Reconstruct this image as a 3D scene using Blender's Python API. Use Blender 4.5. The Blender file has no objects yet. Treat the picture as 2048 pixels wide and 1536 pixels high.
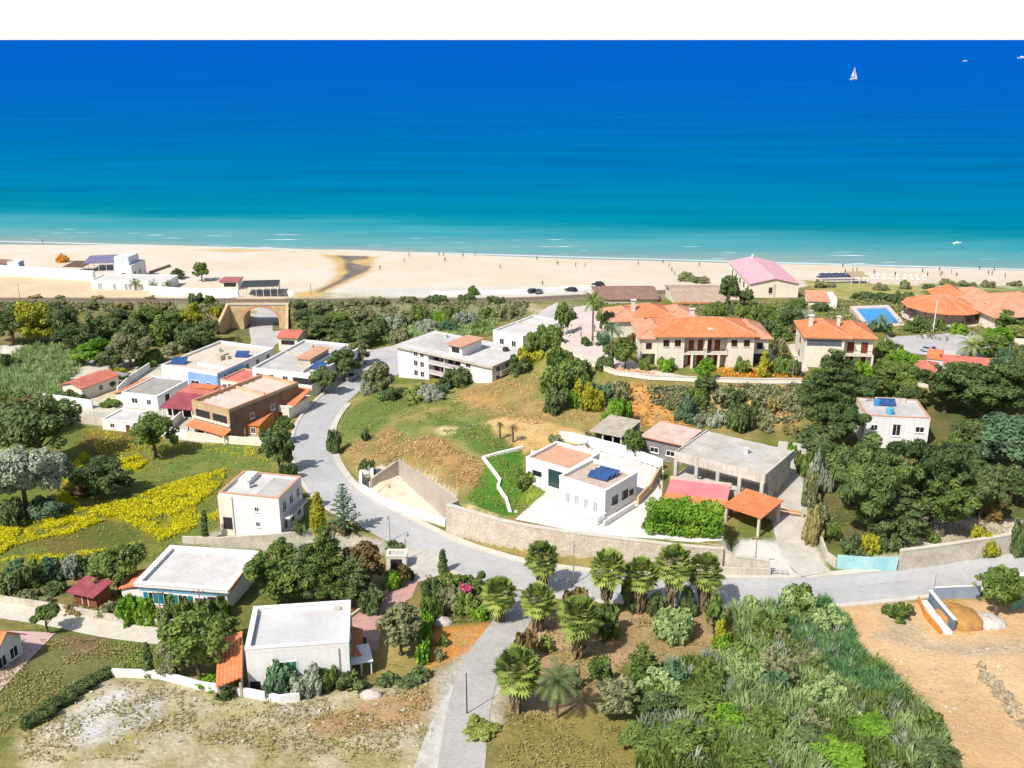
import bpy, bmesh, math, random
import numpy as np
from mathutils import Matrix, Vector
random.seed(7)
RNG = np.random.default_rng(11)
SC = bpy.context.scene
COL = SC.collection
R = math.radians

# ------------------------------------------------------------------ camera model (pixels of the 2048 x 1536 photograph)
F, CX, CY, CAMZ = 2011.0, 1024.0, 768.0, 80.0
PITCH = math.atan((CY - 78.5) / F)
CP, SP = math.cos(PITCH), math.sin(PITCH)

def ray(px, py):
    a, b = (px - CX) / F, -(py - CY) / F
    d = np.array([a, CP + b * SP, -SP + b * CP])
    return d / np.linalg.norm(d)

def V(px, py, z):
    """world x, y of a pixel at height z"""
    d = ray(px, py)
    t = (z - CAMZ) / d[2]
    return np.array([d[0] * t, d[1] * t])

def proj(p):
    x, y, z = p[0], p[1], p[2] - CAMZ
    u, v, w = x, y * SP + z * CP, y * CP - z * SP
    return CX + F * u / w, CY - F * v / w

def ztop(x, y, row):
    """height of the point above (x, y) that shows on this pixel row"""
    b = -(row - CY) / F
    # v/w = b : y*SP + z*CP = b*(y*CP - z*SP)
    z = (b * y * CP - y * SP) / (CP + b * SP)
    return z + CAMZ

cam_d = bpy.data.cameras.new('camera')
cam_d.sensor_width = 36.0
cam_d.lens = 36.0 * F / 2048.0
cam_d.clip_start = 1.0
cam_d.clip_end = 200000.0
cam = bpy.data.objects.new('camera', cam_d)
COL.objects.link(cam)
cam.location = (0, 0, CAMZ)
cam.rotation_euler = (math.pi / 2 - PITCH, 0, 0)
SC.camera = cam

# ------------------------------------------------------------------ colour and material helpers
def lin(c):
    c = c / 255.0
    return c / 12.92 if c <= 0.04045 else ((c + 0.055) / 1.055) ** 2.4

KEXP = 1.45
def S(r, g, b, k=KEXP):
    return tuple(min(0.86, lin(v) / k) for v in (r, g, b))

MATS = {}
def mat(name, col, rough=0.85, var=0.10, scale=0.6, col2=None, spec=0.25, bump=0.0, bscale=8.0, metal=0.0, fine=0.0, streak=0.0):
    """one procedural material: base colour broken up by two noises, optional bump"""
    if name in MATS:
        return MATS[name]
    m = bpy.data.materials.new(name)
    m.use_nodes = True
    nt = m.node_tree
    b = nt.nodes['Principled BSDF']
    b.inputs['Roughness'].default_value = rough
    b.inputs['Metallic'].default_value = metal
    b.inputs['Specular IOR Level'].default_value = spec
    tc = nt.nodes.new('ShaderNodeTexCoord')
    n1 = nt.nodes.new('ShaderNodeTexNoise')
    n1.inputs['Scale'].default_value = scale
    n1.inputs['Detail'].default_value = 6
    n1.inputs['Roughness'].default_value = 0.65
    nt.links.new(tc.outputs['Object'], n1.inputs['Vector'])
    ramp = nt.nodes.new('ShaderNodeValToRGB')
    ramp.color_ramp.elements[0].position = 0.32
    ramp.color_ramp.elements[1].position = 0.68
    c2 = col2 if col2 else tuple(v * (1 - 2.2 * var) for v in col)
    c1 = col if col2 else tuple(min(0.9, v * (1 + var)) for v in col)
    ramp.color_ramp.elements[0].color = (*c2, 1)
    ramp.color_ramp.elements[1].color = (*c1, 1)
    nt.links.new(n1.outputs['Fac'], ramp.inputs['Fac'])
    out = ramp.outputs['Color']
    if fine > 0:
        n3 = nt.nodes.new('ShaderNodeTexNoise')
        n3.inputs['Scale'].default_value = scale * 9
        n3.inputs['Detail'].default_value = 3
        nt.links.new(tc.outputs['Object'], n3.inputs['Vector'])
        mr = nt.nodes.new('ShaderNodeMapRange')
        mr.inputs['From Min'].default_value = 0.3
        mr.inputs['From Max'].default_value = 0.7
        mr.inputs['To Min'].default_value = 1 - fine
        mr.inputs['To Max'].default_value = 1 + fine
        nt.links.new(n3.outputs['Fac'], mr.inputs['Value'])
        mx = nt.nodes.new('ShaderNodeMix')
        mx.data_type = 'RGBA'
        mx.blend_type = 'MULTIPLY'
        mx.inputs[0].default_value = 1
        nt.links.new(out, mx.inputs[6])
        nt.links.new(mr.outputs['Result'], mx.inputs[7])
        out = mx.outputs[2]
    if streak > 0:   # rain streaks and weathering running down a wall
        mp = nt.nodes.new('ShaderNodeMapping'); mp.inputs['Scale'].default_value = (1.3, 1.3, 0.16)
        nt.links.new(tc.outputs['Object'], mp.inputs['Vector'])
        n4 = nt.nodes.new('ShaderNodeTexNoise'); n4.inputs['Scale'].default_value = 1.6; n4.inputs['Detail'].default_value = 5
        nt.links.new(mp.outputs[0], n4.inputs['Vector'])
        mr = nt.nodes.new('ShaderNodeMapRange')
        mr.inputs['From Min'].default_value = 0.48; mr.inputs['From Max'].default_value = 0.75
        mr.inputs['To Min'].default_value = 1.0; mr.inputs['To Max'].default_value = 1 - streak
        nt.links.new(n4.outputs['Fac'], mr.inputs['Value'])
        mx = nt.nodes.new('ShaderNodeMix'); mx.data_type = 'RGBA'; mx.blend_type = 'MULTIPLY'; mx.inputs[0].default_value = 1
        nt.links.new(out, mx.inputs[6]); nt.links.new(mr.outputs['Result'], mx.inputs[7])
        out = mx.outputs[2]
    nt.links.new(out, b.inputs['Base Color'])
    if bump > 0:
        n2 = nt.nodes.new('ShaderNodeTexNoise')
        n2.inputs['Scale'].default_value = bscale
        n2.inputs['Detail'].default_value = 4
        nt.links.new(tc.outputs['Object'], n2.inputs['Vector'])
        bp = nt.nodes.new('ShaderNodeBump')
        bp.inputs['Strength'].default_value = bump
        bp.inputs['Distance'].default_value = 0.1
        nt.links.new(n2.outputs['Fac'], bp.inputs['Height'])
        nt.links.new(bp.outputs['Normal'], b.inputs['Normal'])
    MATS[name] = m
    return m

def tile_mat(name, c1, c2, axis='X', pitch=0.42):
    """clay roof tiles: rows of ribs with weathered patches"""
    if name in MATS:
        return MATS[name]
    m = mat(name, c1, rough=0.8, col2=c2, scale=0.55, fine=0.22)
    nt = m.node_tree
    b = nt.nodes['Principled BSDF']
    tc = [n for n in nt.nodes if n.type == 'TEX_COORD'][0]
    w = nt.nodes.new('ShaderNodeTexWave')
    w.bands_direction = axis
    w.inputs['Scale'].default_value = 0.314 / pitch
    w.inputs['Distortion'].default_value = 0.6
    w.inputs['Detail'].default_value = 1
    nt.links.new(tc.outputs['Object'], w.inputs['Vector'])
    bp = nt.nodes.new('ShaderNodeBump')
    bp.inputs['Strength'].default_value = 0.7
    bp.inputs['Distance'].default_value = 0.12
    nt.links.new(w.outputs['Fac'], bp.inputs['Height'])
    nt.links.new(bp.outputs['Normal'], b.inputs['Normal'])
    return m

# ------------------------------------------------------------------ mesh builder
class MB:
    def __init__(self, M=None):
        self.v, self.f, self.M = [], [], M

    def add(self, vs, fs):
        n = len(self.v)
        if self.M is not None:
            vs = [tuple(self.M @ Vector(p)) for p in vs]
        self.v += [tuple(p) for p in vs]
        self.f += [tuple(i + n for i in q) for q in fs]
        return self

    def box(self, x0, x1, y0, y1, z0, z1):
        x0, x1 = min(x0, x1), max(x0, x1)
        y0, y1 = min(y0, y1), max(y0, y1)
        z0, z1 = min(z0, z1), max(z0, z1)
        return self.add([(x0, y0, z0), (x1, y0, z0), (x1, y1, z0), (x0, y1, z0), (x0, y0, z1), (x1, y0, z1), (x1, y1, z1), (x0, y1, z1)],
                        [(0, 3, 2, 1), (4, 5, 6, 7), (0, 1, 5, 4), (1, 2, 6, 5), (2, 3, 7, 6), (3, 0, 4, 7)])

    def prism(self, poly, z0, z1):
        n = len(poly)
        a = sum(poly[i][0] * poly[(i + 1) % n][1] - poly[(i + 1) % n][0] * poly[i][1] for i in range(n))
        if a < 0:
            poly = list(reversed(poly))
        z0s = z0 if hasattr(z0, '__len__') else [z0] * n
        z1s = z1 if hasattr(z1, '__len__') else [z1] * n
        if a < 0:
            z0s, z1s = list(reversed(z0s)), list(reversed(z1s))
        vs = [(p[0], p[1], z) for p, z in zip(poly, z0s)] + [(p[0], p[1], z) for p, z in zip(poly, z1s)]
        fs = [tuple(reversed(range(n))), tuple(range(n, 2 * n))]
        fs += [(i, (i + 1) % n, n + (i + 1) % n, n + i) for i in range(n)]
        return self.add(vs, fs)

    def cyl(self, p0, p1, r0, r1=None, n=8, cap=True):
        r1 = r0 if r1 is None else r1
        p0, p1 = Vector(p0), Vector(p1)
        d = (p1 - p0).normalized()
        u = d.orthogonal().normalized()
        w = d.cross(u)
        vs = []
        for p, r in ((p0, r0), (p1, r1)):
            for i in range(n):
                a = 2 * math.pi * i / n
                vs.append(tuple(p + (u * math.cos(a) + w * math.sin(a)) * r))
        fs = [(i, (i + 1) % n, n + (i + 1) % n, n + i) for i in range(n)]
        if cap:
            fs += [tuple(reversed(range(n))), tuple(range(n, 2 * n))]
        return self.add(vs, fs)

    def tube(self, pts, r, n=6):
        for a, b in zip(pts[:-1], pts[1:]):
            self.cyl(a, b, r, r, n)
        return self

    def cone(self, c, r, z0, z1, n=12, a0=0.0, thick=0.0):
        vs = [(c[0] + r * math.cos(a0 + 2 * math.pi * i / n), c[1] + r * math.sin(a0 + 2 * math.pi * i / n), z0) for i in range(n)]
        vs.append((c[0], c[1], z1))
        fs = [(i, (i + 1) % n, n) for i in range(n)]
        fs.append(tuple(reversed(range(n))))
        return self.add(vs, fs)

    def build(self, name, m, parent=None, smooth=False, **tags):
        me = bpy.data.meshes.new(name)
        me.from_pydata(self.v, [], self.f)
        me.update()
        if smooth:
            me.polygons.foreach_set('use_smooth', [True] * len(me.polygons))
        o = bpy.data.objects.new(name, me)
        COL.objects.link(o)
        if m is not None:
            me.materials.append(m)
        if parent is not None:
            o.parent = parent
        tag(o, **tags)
        return o

def tag(o, label=None, cat=None, group=None, kind=None):
    if label: o['label'] = label
    if cat: o['category'] = cat
    if group: o['group'] = group
    if kind: o['kind'] = kind
    return o

def thing(name, label, cat, loc=(0, 0, 0), rz=0.0, group=None):
    o = bpy.data.objects.new(name, None)
    COL.objects.link(o)
    o.location = [float(v) for v in loc]
    o.rotation_euler = (0, 0, rz)
    o.empty_display_size = 0.5
    return tag(o, label, cat, group)

def copy_tree(o, parent=None):
    c = o.copy()
    COL.objects.link(c)
    if parent is not None:
        c.parent = parent
    for ch in list(o.children):
        copy_tree(ch, c)
    return c

# ------------------------------------------------------------------ numpy noise and polygon helpers
def vnoise(x, y, seed=0):
    xi, yi = np.floor(x).astype(np.int64), np.floor(y).astype(np.int64)
    fx, fy = x - xi, y - yi
    fx, fy = fx * fx * (3 - 2 * fx), fy * fy * (3 - 2 * fy)
    def h(a, b):
        n = (a * 374761393 + b * 668265263 + seed * 974634721) & 0x7fffffff
        n = ((n ^ (n >> 13)) * 1274126177) & 0x7fffffff
        n = n ^ (n >> 16)
        return (n & 0xffff) / 65535.0
    return (h(xi, yi) * (1 - fx) + h(xi + 1, yi) * fx) * (1 - fy) + (h(xi, yi + 1) * (1 - fx) + h(xi + 1, yi + 1) * fx) * fy

def fbm(x, y, scale, seed=0, oct=4):
    s, a, t = 0, 1, 0
    for i in range(oct):
        s = s + a * vnoise(x / scale * 2 ** i, y / scale * 2 ** i, seed + i * 17)
        t += a
        a *= 0.55
    return s / t * 2 - 1

def sdpoly(X, Y, poly):
    """signed distance, negative inside"""
    d = np.full(X.shape, 1e18)
    inside = np.zeros(X.shape, bool)
    n = len(poly)
    for i in range(n):
        ax, ay = poly[i]
        bx, by = poly[(i + 1) % n]
        ex, ey = bx - ax, by - ay
        L = ex * ex + ey * ey + 1e-12
        t = np.clip(((X - ax) * ex + (Y - ay) * ey) / L, 0, 1)
        d = np.minimum(d, (X - ax - t * ex) ** 2 + (Y - ay - t * ey) ** 2)
        c = ((ay > Y) != (by > Y)) & (X < (bx - ax) * (Y - ay) / (by - ay + 1e-12) + ax)
        inside ^= c
    return np.where(inside, -1, 1) * np.sqrt(d)

def sdline(X, Y, pts):
    """distance to an open line and the fractional index of the nearest point on it"""
    d = np.full(X.shape, 1e18)
    s = np.zeros(X.shape)
    for i in range(len(pts) - 1):
        ax, ay = pts[i][0], pts[i][1]
        ex, ey = pts[i + 1][0] - ax, pts[i + 1][1] - ay
        L = ex * ex + ey * ey + 1e-12
        t = np.clip(((X - ax) * ex + (Y - ay) * ey) / L, 0, 1)
        dd = (X - ax - t * ex) ** 2 + (Y - ay - t * ey) ** 2
        s = np.where(dd < d, i + t, s)
        d = np.minimum(d, dd)
    return np.sqrt(d), s

def smooth(t):
    t = np.clip(t, 0, 1)
    return t * t * (3 - 2 * t)

def catmull(pts, step=2.0):
    pts = [np.asarray(p, float) for p in pts]
    P = [2 * pts[0] - pts[1]] + pts + [2 * pts[-1] - pts[-2]]
    out = []
    for i in range(1, len(P) - 2):
        n = max(2, int(np.linalg.norm(P[i + 1][:2] - P[i][:2]) / step))
        for k in range(n):
            t = k / n
            out.append(0.5 * (2 * P[i] + (P[i + 1] - P[i - 1]) * t + (2 * P[i - 1] - 5 * P[i] + 4 * P[i + 1] - P[i + 2]) * t * t
                              + (3 * P[i] - P[i - 1] - 3 * P[i + 1] + P[i + 2]) * t ** 3))
    out.append(P[-2])
    return np.array(out)

# ------------------------------------------------------------------ terrain heights
CTRL = [  # pixel x, pixel y, height
 (0,488,0),(350,490,0),(700,498,0),(1100,516,0),(1500,528,0),(1800,536,0),(2048,543,0),
 (0,470,-2),(600,480,-2),(1200,500,-2),(2048,524,-2),(0,430,-6),(1024,440,-6),(2048,460,-6),
 (0,560,3),(300,560,3),(700,560,3),(1000,562,3.5),(1300,560,4),(1700,562,4.5),(2040,566,5),
 (-200,640,4),(0,640,4),(200,650,4),(350,655,4),(520,655,4),(700,665,4.5),(900,660,6),(1050,645,7.5),
 (-100,760,4),(100,780,4),(300,800,4.5),(430,870,5),(520,720,4),(600,790,5),(700,720,5.5),(780,705,6),(390,690,4),
 (800,750,7),(990,757,9),(1060,650,9),
 (1120,625,13),(1130,690,16.5),(1300,735,18),(1600,760,18),(1700,690,17),(1900,650,15.5),(2048,650,15.5),(1500,600,10),(1900,575,7),(1700,585,8),(2048,740,17),(1250,610,11),
 (1220,772,15.5),(1300,785,16.2),(1450,790,16.3),(1580,790,16.2),(1050,765,13.5),(1090,810,14.5),(1250,865,12),(1400,850,12),(1560,850,12.5),
 (950,775,10),(900,850,11.5),(800,850,9.5),(700,830,7.2),(850,920,12.5),(960,900,13.5),(1000,850,14.5),(740,930,9.5),
 (760,1020,9),(900,1085,10),(1100,1140,10.5),(1300,1165,11),(1500,1175,11),(1700,1180,11),(2048,1140,11.5),
 (620,880,7),(650,810,6),(690,770,5.8),(640,960,8),
 (200,900,5.5),(100,1000,6.5),(300,1000,6.8),(400,880,5.3),(50,1100,7.6),(300,1090,8),(150,1150,8.5),
 (500,1085,8.3),(400,1190,9.5),(600,1160,9.3),
 (50,1220,10),(300,1270,10.5),(600,1385,12),(760,1290,11),(900,1250,11),(950,1350,12),(200,1420,14),(600,1430,13.5),(100,1330,11.5),
 (1100,1250,11),(1300,1250,10.7),(1150,1400,11.8),(1500,1350,10.3),(1700,1400,11),(1800,1260,10.8),(2000,1350,11.3),(2000,1210,11.3),
 (1450,985,13),(1600,950,13.2),(1580,1085,12),
 (1750,950,14),(1950,950,14.5),(1750,1050,13),(1920,1060,13.2),(2000,850,16),(1800,870,15.5),
 (200,1536,15),(1024,1536,13),(1800,1536,12.5),
]
CW = np.array([(*V(p[0], p[1], p[2]), p[2]) for p in CTRL] +
              [(-400, 120, 8), (-400, 250, 4), (400, 120, 13), (400, 250, 16), (-150, 40, 15), (150, 40, 14), (0, -60, 16),
               (-400, 330, 3), (400, 330, 5), (-400, 400, 0.5), (400, 372, 0), (-400, 480, -6), (400, 480, -8), (-700, 0, 14), (700, 0, 16)])
_n = len(CW)
_D = np.hypot(CW[:, None, 0] - CW[None, :, 0], CW[:, None, 1] - CW[None, :, 1])
_A = np.zeros((_n + 3, _n + 3))
_A[:_n, :_n] = _D - np.eye(_n) * 6.0
_A[:_n, _n:] = np.c_[np.ones(_n), CW[:, :2] / 100]
_A[_n:, :_n] = _A[:_n, _n:].T
_W = np.linalg.solve(_A, np.r_[CW[:, 2], 0, 0, 0])

def axis(lo, hi, step, far, grow=1.25):
    a = list(np.arange(lo, hi + step / 2, step))
    s, x = step, a[-1]
    while x < far[1]:
        s *= grow; x += s; a.append(x)
    s, x, b = step, a[0], []
    while x > far[0]:
        s *= grow; x -= s; b.append(x)
    return np.array(b[::-1] + a)

GX = axis(-216, 216, 0.72, (-2500, 2500))
GY = axis(72, 440, 0.72, (-900, 520))
XX, YY = np.meshgrid(GX, GY)
HH = np.zeros(XX.shape)
for i in range(_n):
    HH += _W[i] * np.hypot(XX - CW[i, 0], YY - CW[i, 1])
HH += _W[_n] + _W[_n + 1] * XX / 100 + _W[_n + 2] * YY / 100
far = smooth((np.abs(XX) - 250) / 250)
HH = HH * (1 - far) + far * np.clip((330 - YY) * 0.06, -8, 16)
HH = HH * (1 - smooth((60 - YY) / 200)) + smooth((60 - YY) / 200) * 16

def hgt(x, y, H=None):
    H = HH if H is None else H
    x, y = np.asarray(x, float), np.asarray(y, float)
    i = np.clip(np.searchsorted(GX, x) - 1, 0, len(GX) - 2)
    j = np.clip(np.searchsorted(GY, y) - 1, 0, len(GY) - 2)
    u = (x - GX[i]) / (GX[i + 1] - GX[i])
    v = (y - GY[j]) / (GY[j + 1] - GY[j])
    return (H[j, i] * (1 - u) + H[j, i + 1] * u) * (1 - v) + (H[j + 1, i] * (1 - u) + H[j + 1, i + 1] * u) * v

_T = np.arange(60, 520, 0.25)
def G(px, py):
    """first ground point on the ray through a pixel"""
    d = ray(px, py)
    z = CAMZ + d[2] * _T
    k = np.nonzero(z < hgt(d[0] * _T, d[1] * _T))[0]
    t = _T[k[0]] if len(k) else _T[-1]
    return np.array([d[0] * t, d[1] * t, float(hgt(d[0] * t, d[1] * t))])

def GP(pts):
    return [tuple(G(*p)[:2]) for p in pts]

# corridors: roads lie level across their width.  (name, half width, blend, pixel path)
ROADS = {
 'main': (4.4, 3.0, [(700,702),(775,716),(752,738),(706,768),(662,806),(632,846),(624,890),(638,940),(672,985),(724,1022),(792,1058),(872,1097),(962,1131),(1060,1155),(1200,1172),(1400,1182),(1600,1184),(1750,1174),(1900,1152),(2048,1130),(2250,1098),(2500,1060),(2900,1000),(3400,935)]),
 'lane': (2.6, 1.5, [(1045,1168),(1036,1215),(1010,1262),(978,1305),(955,1350),(940,1400),(930,1454),(920,1536),(900,1680)]),
 'track': (1.9, 1.2, [(-300,1205),(-80,1213),(20,1224),(120,1240),(220,1260),(330,1274)]),
 'drive': (2.6, 1.5, [(1655,1166),(1612,1130),(1588,1085),(1578,1040),(1574,990),(1576,940),(1586,885)]),
 'street': (5.2, 1.2, [(548,600),(534,628),(522,656),(526,680),(520,705),(500,740)]),
}
RPATH = {}
for k, (hw, bl, pts) in ROADS.items():
    if k == 'street':
        zz = [2.0, 2.0, 2.0, 2.4, 3.6, 4.3]
        P = catmull([(*V(p[0], p[1], q), q) for p, q in zip(pts, zz)], 2.0)
    else:
        P = catmull([G(*p) for p in pts], 2.0)
        z = P[:, 2].copy()
        if k in ('lane', 'drive'):
            q = RPATH['main']
            z[0] = z[1] = q[np.argmin(np.hypot(q[:, 0] - P[0, 0], q[:, 1] - P[0, 1])), 2]
        for _ in range(30):
            z[1:-1] = (z[:-2] + 2 * z[1:-1] + z[2:]) / 4
        P[:, 2] = z
    RPATH[k] = P
BASE_G = {}
# railway embankment
RAILZ = 9.2
RAIL = catmull([(*V(x, y, RAILZ), RAILZ) for x, y in [(-700,602),(-200,600),(0,600),(300,601),(520,602),(800,601),(1000,600),(1110,596),(1300,586),(1500,572),(1800,548),(2100,520)]], 4.0)
d, s = sdline(XX, YY, RAIL)
rise = 1 - smooth((d - 3.6) / 7.0)
fade = 1 - smooth((XX - 40) / 40)
HH = HH * (1 - rise * fade) + RAILZ * rise * fade

_bx = V(522, 645, 4)[0]
_by = float(np.interp(_bx, RAIL[:, 0], RAIL[:, 1]))

def pad(pts, z, blend=1.5, world=False, grow=0.0):
    """level the ground inside a pixel polygon (drawn at height z)"""
    global HH
    poly = pts if world else [tuple(V(p[0], p[1], z)) for p in pts]
    sd = sdpoly(XX, YY, poly) - grow
    w = 1 - smooth(sd / blend)
    HH = HH * (1 - w) + z * w
    return poly

pad([(_bx - 9.4, _by - 15), (_bx + 7.9, _by - 14), (_bx + 7.9, _by - 3.0), (_bx - 9.4, _by - 3.0)], 2.2, .9, world=True)
# resort plateau, then lower terraces
P_RESORT0 = pad([(1118,690),(1135,706),(1180,733),(1230,752),(1300,762),(1400,766),(1500,769),(1605,769),(1580,700),(1300,700),(1230,680),(1160,650)], 17.5, 5.0, grow=1.6)
P_RESORT = pad([(1118,690),(1135,706),(1180,733),(1230,752),(1300,762),(1400,766),(1500,769),(1605,769),(1700,760),(1760,740),(1780,700),(1770,655),(1600,640),(1280,640),(1230,670),(1160,650)], 18.0, .8)
P_VILLA = pad([(905,1012),(1000,1040),(1060,1052),(1150,1066),(1250,1078),(1350,1090),(1445,1098),(1452,1070),(1330,1010),(1340,940),(1180,885),(1062,900),(1050,960),(1085,985),(1030,1020),(1000,1026),(930,1000)], 14.2, 1.0)
P_CONC = pad([(1345,1000),(1450,1040),(1540,1010),(1560,960),(1570,900),(1350,850),(1180,850),(1190,905),(1330,940)], 13.0, 1.5)
P_LAY = pad([(722,958),(800,925),(915,990),(890,1052),(800,1025),(728,985)], 9.6, 1.2)
for k in ('lane', 'track', 'drive', 'street', 'main'):
    hw, bl, _ = ROADS[k]
    P = RPATH[k]
    m = (XX > P[:, 0].min() - 20) & (XX < P[:, 0].max() + 20) & (YY > P[:, 1].min() - 20) & (YY < P[:, 1].max() + 20)
    d, s = sdline(XX[m], YY[m], P)
    zc = np.interp(s, np.arange(len(P)), P[:, 2])
    w = 1 - smooth((d - hw - 0.4) / bl)
    HH[m] = HH[m] * (1 - w) + (zc - 0.06) * w
GROUND_NOISE = fbm(XX, YY, 9, 3) * 0.22
dm = np.full(XX.shape, 1e9)
for k in RPATH:
    dm = np.minimum(dm, sdline(XX, YY, RPATH[k])[0])
HH += GROUND_NOISE * smooth((dm - 6) / 4) * smooth((RAIL[:, 1].mean() - 14 - YY) / 10)
# ------------------------------------------------------------------ terrain colours (what the ground is made of, by area)
def C(r, g, b):
    return np.array(S(r, g, b))
base = np.zeros(XX.shape + (3,))
n1 = fbm(XX, YY, 16, 21)
n2 = fbm(XX, YY, 3.2, 22)
mixn = smooth(0.5 + 0.9 * n1 + 0.6 * n2)[..., None]
base[:] = C(112, 124, 58) * (1 - mixn) + C(158, 142, 88) * mixn
WX = XX + 1.3 * fbm(XX, YY, 5, 31) + 0.6 * fbm(XX, YY, 1.8, 32)
WY = YY + 1.6 * fbm(XX, YY, 5, 33) + 0.6 * fbm(XX, YY, 1.8, 34)

ROUGH = np.ones(XX.shape)
def zone(pts, c1, c2=None, soft=1.0, warp=1.0, nscale=4.0, seed=0, amt=1.0, world=False, rg=1.0):
    poly = pts if world else GP(pts)
    X = XX + (WX - XX) * warp
    Y = YY + (WY - YY) * warp
    xs = [p[0] for p in poly]; ys = [p[1] for p in poly]
    m = (XX > min(xs) - 12) & (XX < max(xs) + 12) & (YY > min(ys) - 12) & (YY < max(ys) + 12)
    if not m.any():
        return
    sd = sdpoly(X[m], Y[m], poly)
    w = (1 - smooth(sd / soft + 0.5))[:, None] * amt
    c = np.broadcast_to(np.array(c1), (w.shape[0], 3))
    if c2 is not None:
        q = smooth(0.5 + 1.3 * fbm(XX[m], YY[m], nscale, 50 + seed))[:, None]
        c = np.array(c1) * (1 - q) + np.array(c2) * q
    base[m] = base[m] * (1 - w) + c * w
    ROUGH[m] = ROUGH[m] * (1 - w[:, 0]) + rg * w[:, 0]

SAND = [(-1500,470),(0,470),(1100,495),(2048,520),(3200,560),(3200,590),(2048,573),(1860,573),(1640,566),(1480,600),(1100,598),(1000,602),(0,602),(-1500,605)]
zone(SAND, C(238,224,206), C(233,216,190), 2.5, 0.6, 18, 1, rg=.2)
zone([(-200,545),(0,545),(180,556),(300,585),(330,600),(0,598),(-200,598)], C(232,211,172), C(224,202,164), 5, 1, 8, 2, rg=.3)
zone([(430,600),(560,596),(600,585),(900,588),(960,600),(600,602)], C(225,215,190), C(180,175,140), 3, 1, 5, 3)
zone([(560,575),(1060,572),(1190,577),(1180,592),(1060,592),(700,585)], C(230,224,212), C(220,214,200), 2, .6, 8, 4, rg=.2)
zone([(640,508),(700,512),(760,514),(748,520),(745,534),(738,545),(700,565),(640,590),(600,597),(590,590),(650,572),(672,552),(672,530),(660,517)], C(222,188,122), C(205,178,120), 4, .6, 6, 5, rg=.3)
zone([(672,511),(735,512),(738,517),(705,520),(702,526),(742,533),(735,541),(690,562),(640,586),(632,583),(680,560),(695,545),(688,530),(690,520)], C(128,118,112), C(150,138,126), 2, .4, 5, 6)
zone([(385,500),(480,498),(560,500),(480,505)], C(225,190,135), None, 6, 1, rg=.2)
zone([(1600,560),(1700,566),(1860,572),(1830,598),(1690,600),(1640,585)], C(196,184,120), C(170,168,95), 2, 1, 4, 7)
zone([(1840,566),(2100,575),(2100,584),(1840,578)], C(140,150,90), C(190,190,140), 2, 1, 4, 8)
# railway ballast and embankment
dr, sr = sdline(XX, YY, RAIL)
w = (1 - smooth((dr - 2.2) / 1.6))[..., None] * (1 - smooth((XX - 60) / 20))[..., None]
base = base * (1 - w) + w * (C(150,134,116) * (1 + 0.25 * n2[..., None]))
sl = ((dr > 2.6) & (dr < 12) & (YY < np.interp(XX, RAIL[:, 0], RAIL[:, 1])) & (XX < 45))[..., None]
base = np.where(sl, C(150,148,108) * (1 - mixn) + C(118,122,80) * mixn, base)
# valley left
zone([(-300,612),(440,615),(440,680),(330,720),(150,730),(-300,760)], C(96,104,58), C(150,138,92), 2, 1, 5, 9)
zone([(160,655),(185,660),(225,700),(200,705),(175,680)], C(220,195,150), None, 1.5, .5)
zone([(0,690),(60,692),(60,712),(0,720)], C(232,224,210), None, 1.2, .5)
zone([(150,720),(330,700),(330,740),(400,760),(540,760),(600,780),(520,880),(380,885),(190,850),(100,830)], C(226,216,196), C(200,194,176), 1.5, .6, 4, 10, rg=.4)
zone([(210,740),(275,735),(255,800),(190,805)], C(222,205,170), C(205,195,160), 2, .8, 3, 11)
# yellow field
zone([(-300,870),(140,850),(330,885),(390,890),(535,895),(560,960),(440,960),(430,1060),(330,1110),(170,1160),(-300,1170)], C(138,138,70), C(118,130,60), 2, 1, 7, 12)
zone([(160,860),(270,865),(275,900),(200,915),(160,900)], C(126,108,58), C(140,124,60), 2, 1, 4, 13)
zone([(280,945),(330,920),(400,895),(540,890),(540,930),(450,945),(330,955)], C(112,134,64), C(140,140,72), 2, 1, 6, 14)
zone([(40,1075),(150,1030),(260,1020),(330,1060),(270,1110),(100,1110)], C(124,114,62), C(106,116,54), 3, 1, 5, 15)
YEL = [[(150,920),(175,905),(185,930),(150,965),(140,1000),(165,1020),(260,1000),(300,985),(370,960),(450,940),(435,985),(400,1000),(380,1050),(330,1080),(280,1060),(250,1040),(170,1030),(110,1065),(40,1080),(0,1110),(-200,1130),(-200,1060),(0,1055),(60,1035),(130,1030),(115,1000),(135,950)],
       [(235,925),(280,912),(300,920),(270,945),(245,935)]]
for P in YEL:
    zone(P, C(170,158,34), C(130,136,46), 3.5, 1.5, 3, 16)
# hill
zone([(690,800),(760,770),(860,770),(960,745),(1060,700),(1120,720),(1120,780),(1180,830),(1190,860),(1060,900),(960,905),(900,985),(800,930),(720,960),(660,915),(670,850)], C(166,154,92), C(126,142,72), 2, 1, 9, 17)
zone([(680,830),(760,780),(860,780),(880,800),(780,830),(740,900),(680,880)], C(112,134,68), C(134,144,76), 2.5, 1.2, 6, 18)
zone([(900,790),(1000,750),(1060,760),(1100,820),(1180,850),(1100,840),(980,830)], C(188,158,104), C(156,144,84), 3, 1.4, 5, 19)
zone([(915,800),(950,785),(1000,800),(990,815)], C(196,158,96), None, 3, 1.4)
zone([(680,900),(780,850),(830,900),(800,925),(725,960)], C(174,148,96), C(144,136,74), 2, 1.2, 4, 20)
zone([(850,826),(960,852),(1016,888),(1048,902),(1000,914),(962,908),(930,890),(890,868)], C(98,126,60), C(116,134,66), 2, .8, 5, 21)
zone([(955,850),(1000,835),(1080,845),(1190,870),(1185,890),(1070,900),(1045,905),(1020,885)], C(232,198,134), C(216,178,112), 2, .8, 4, 22)
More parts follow.
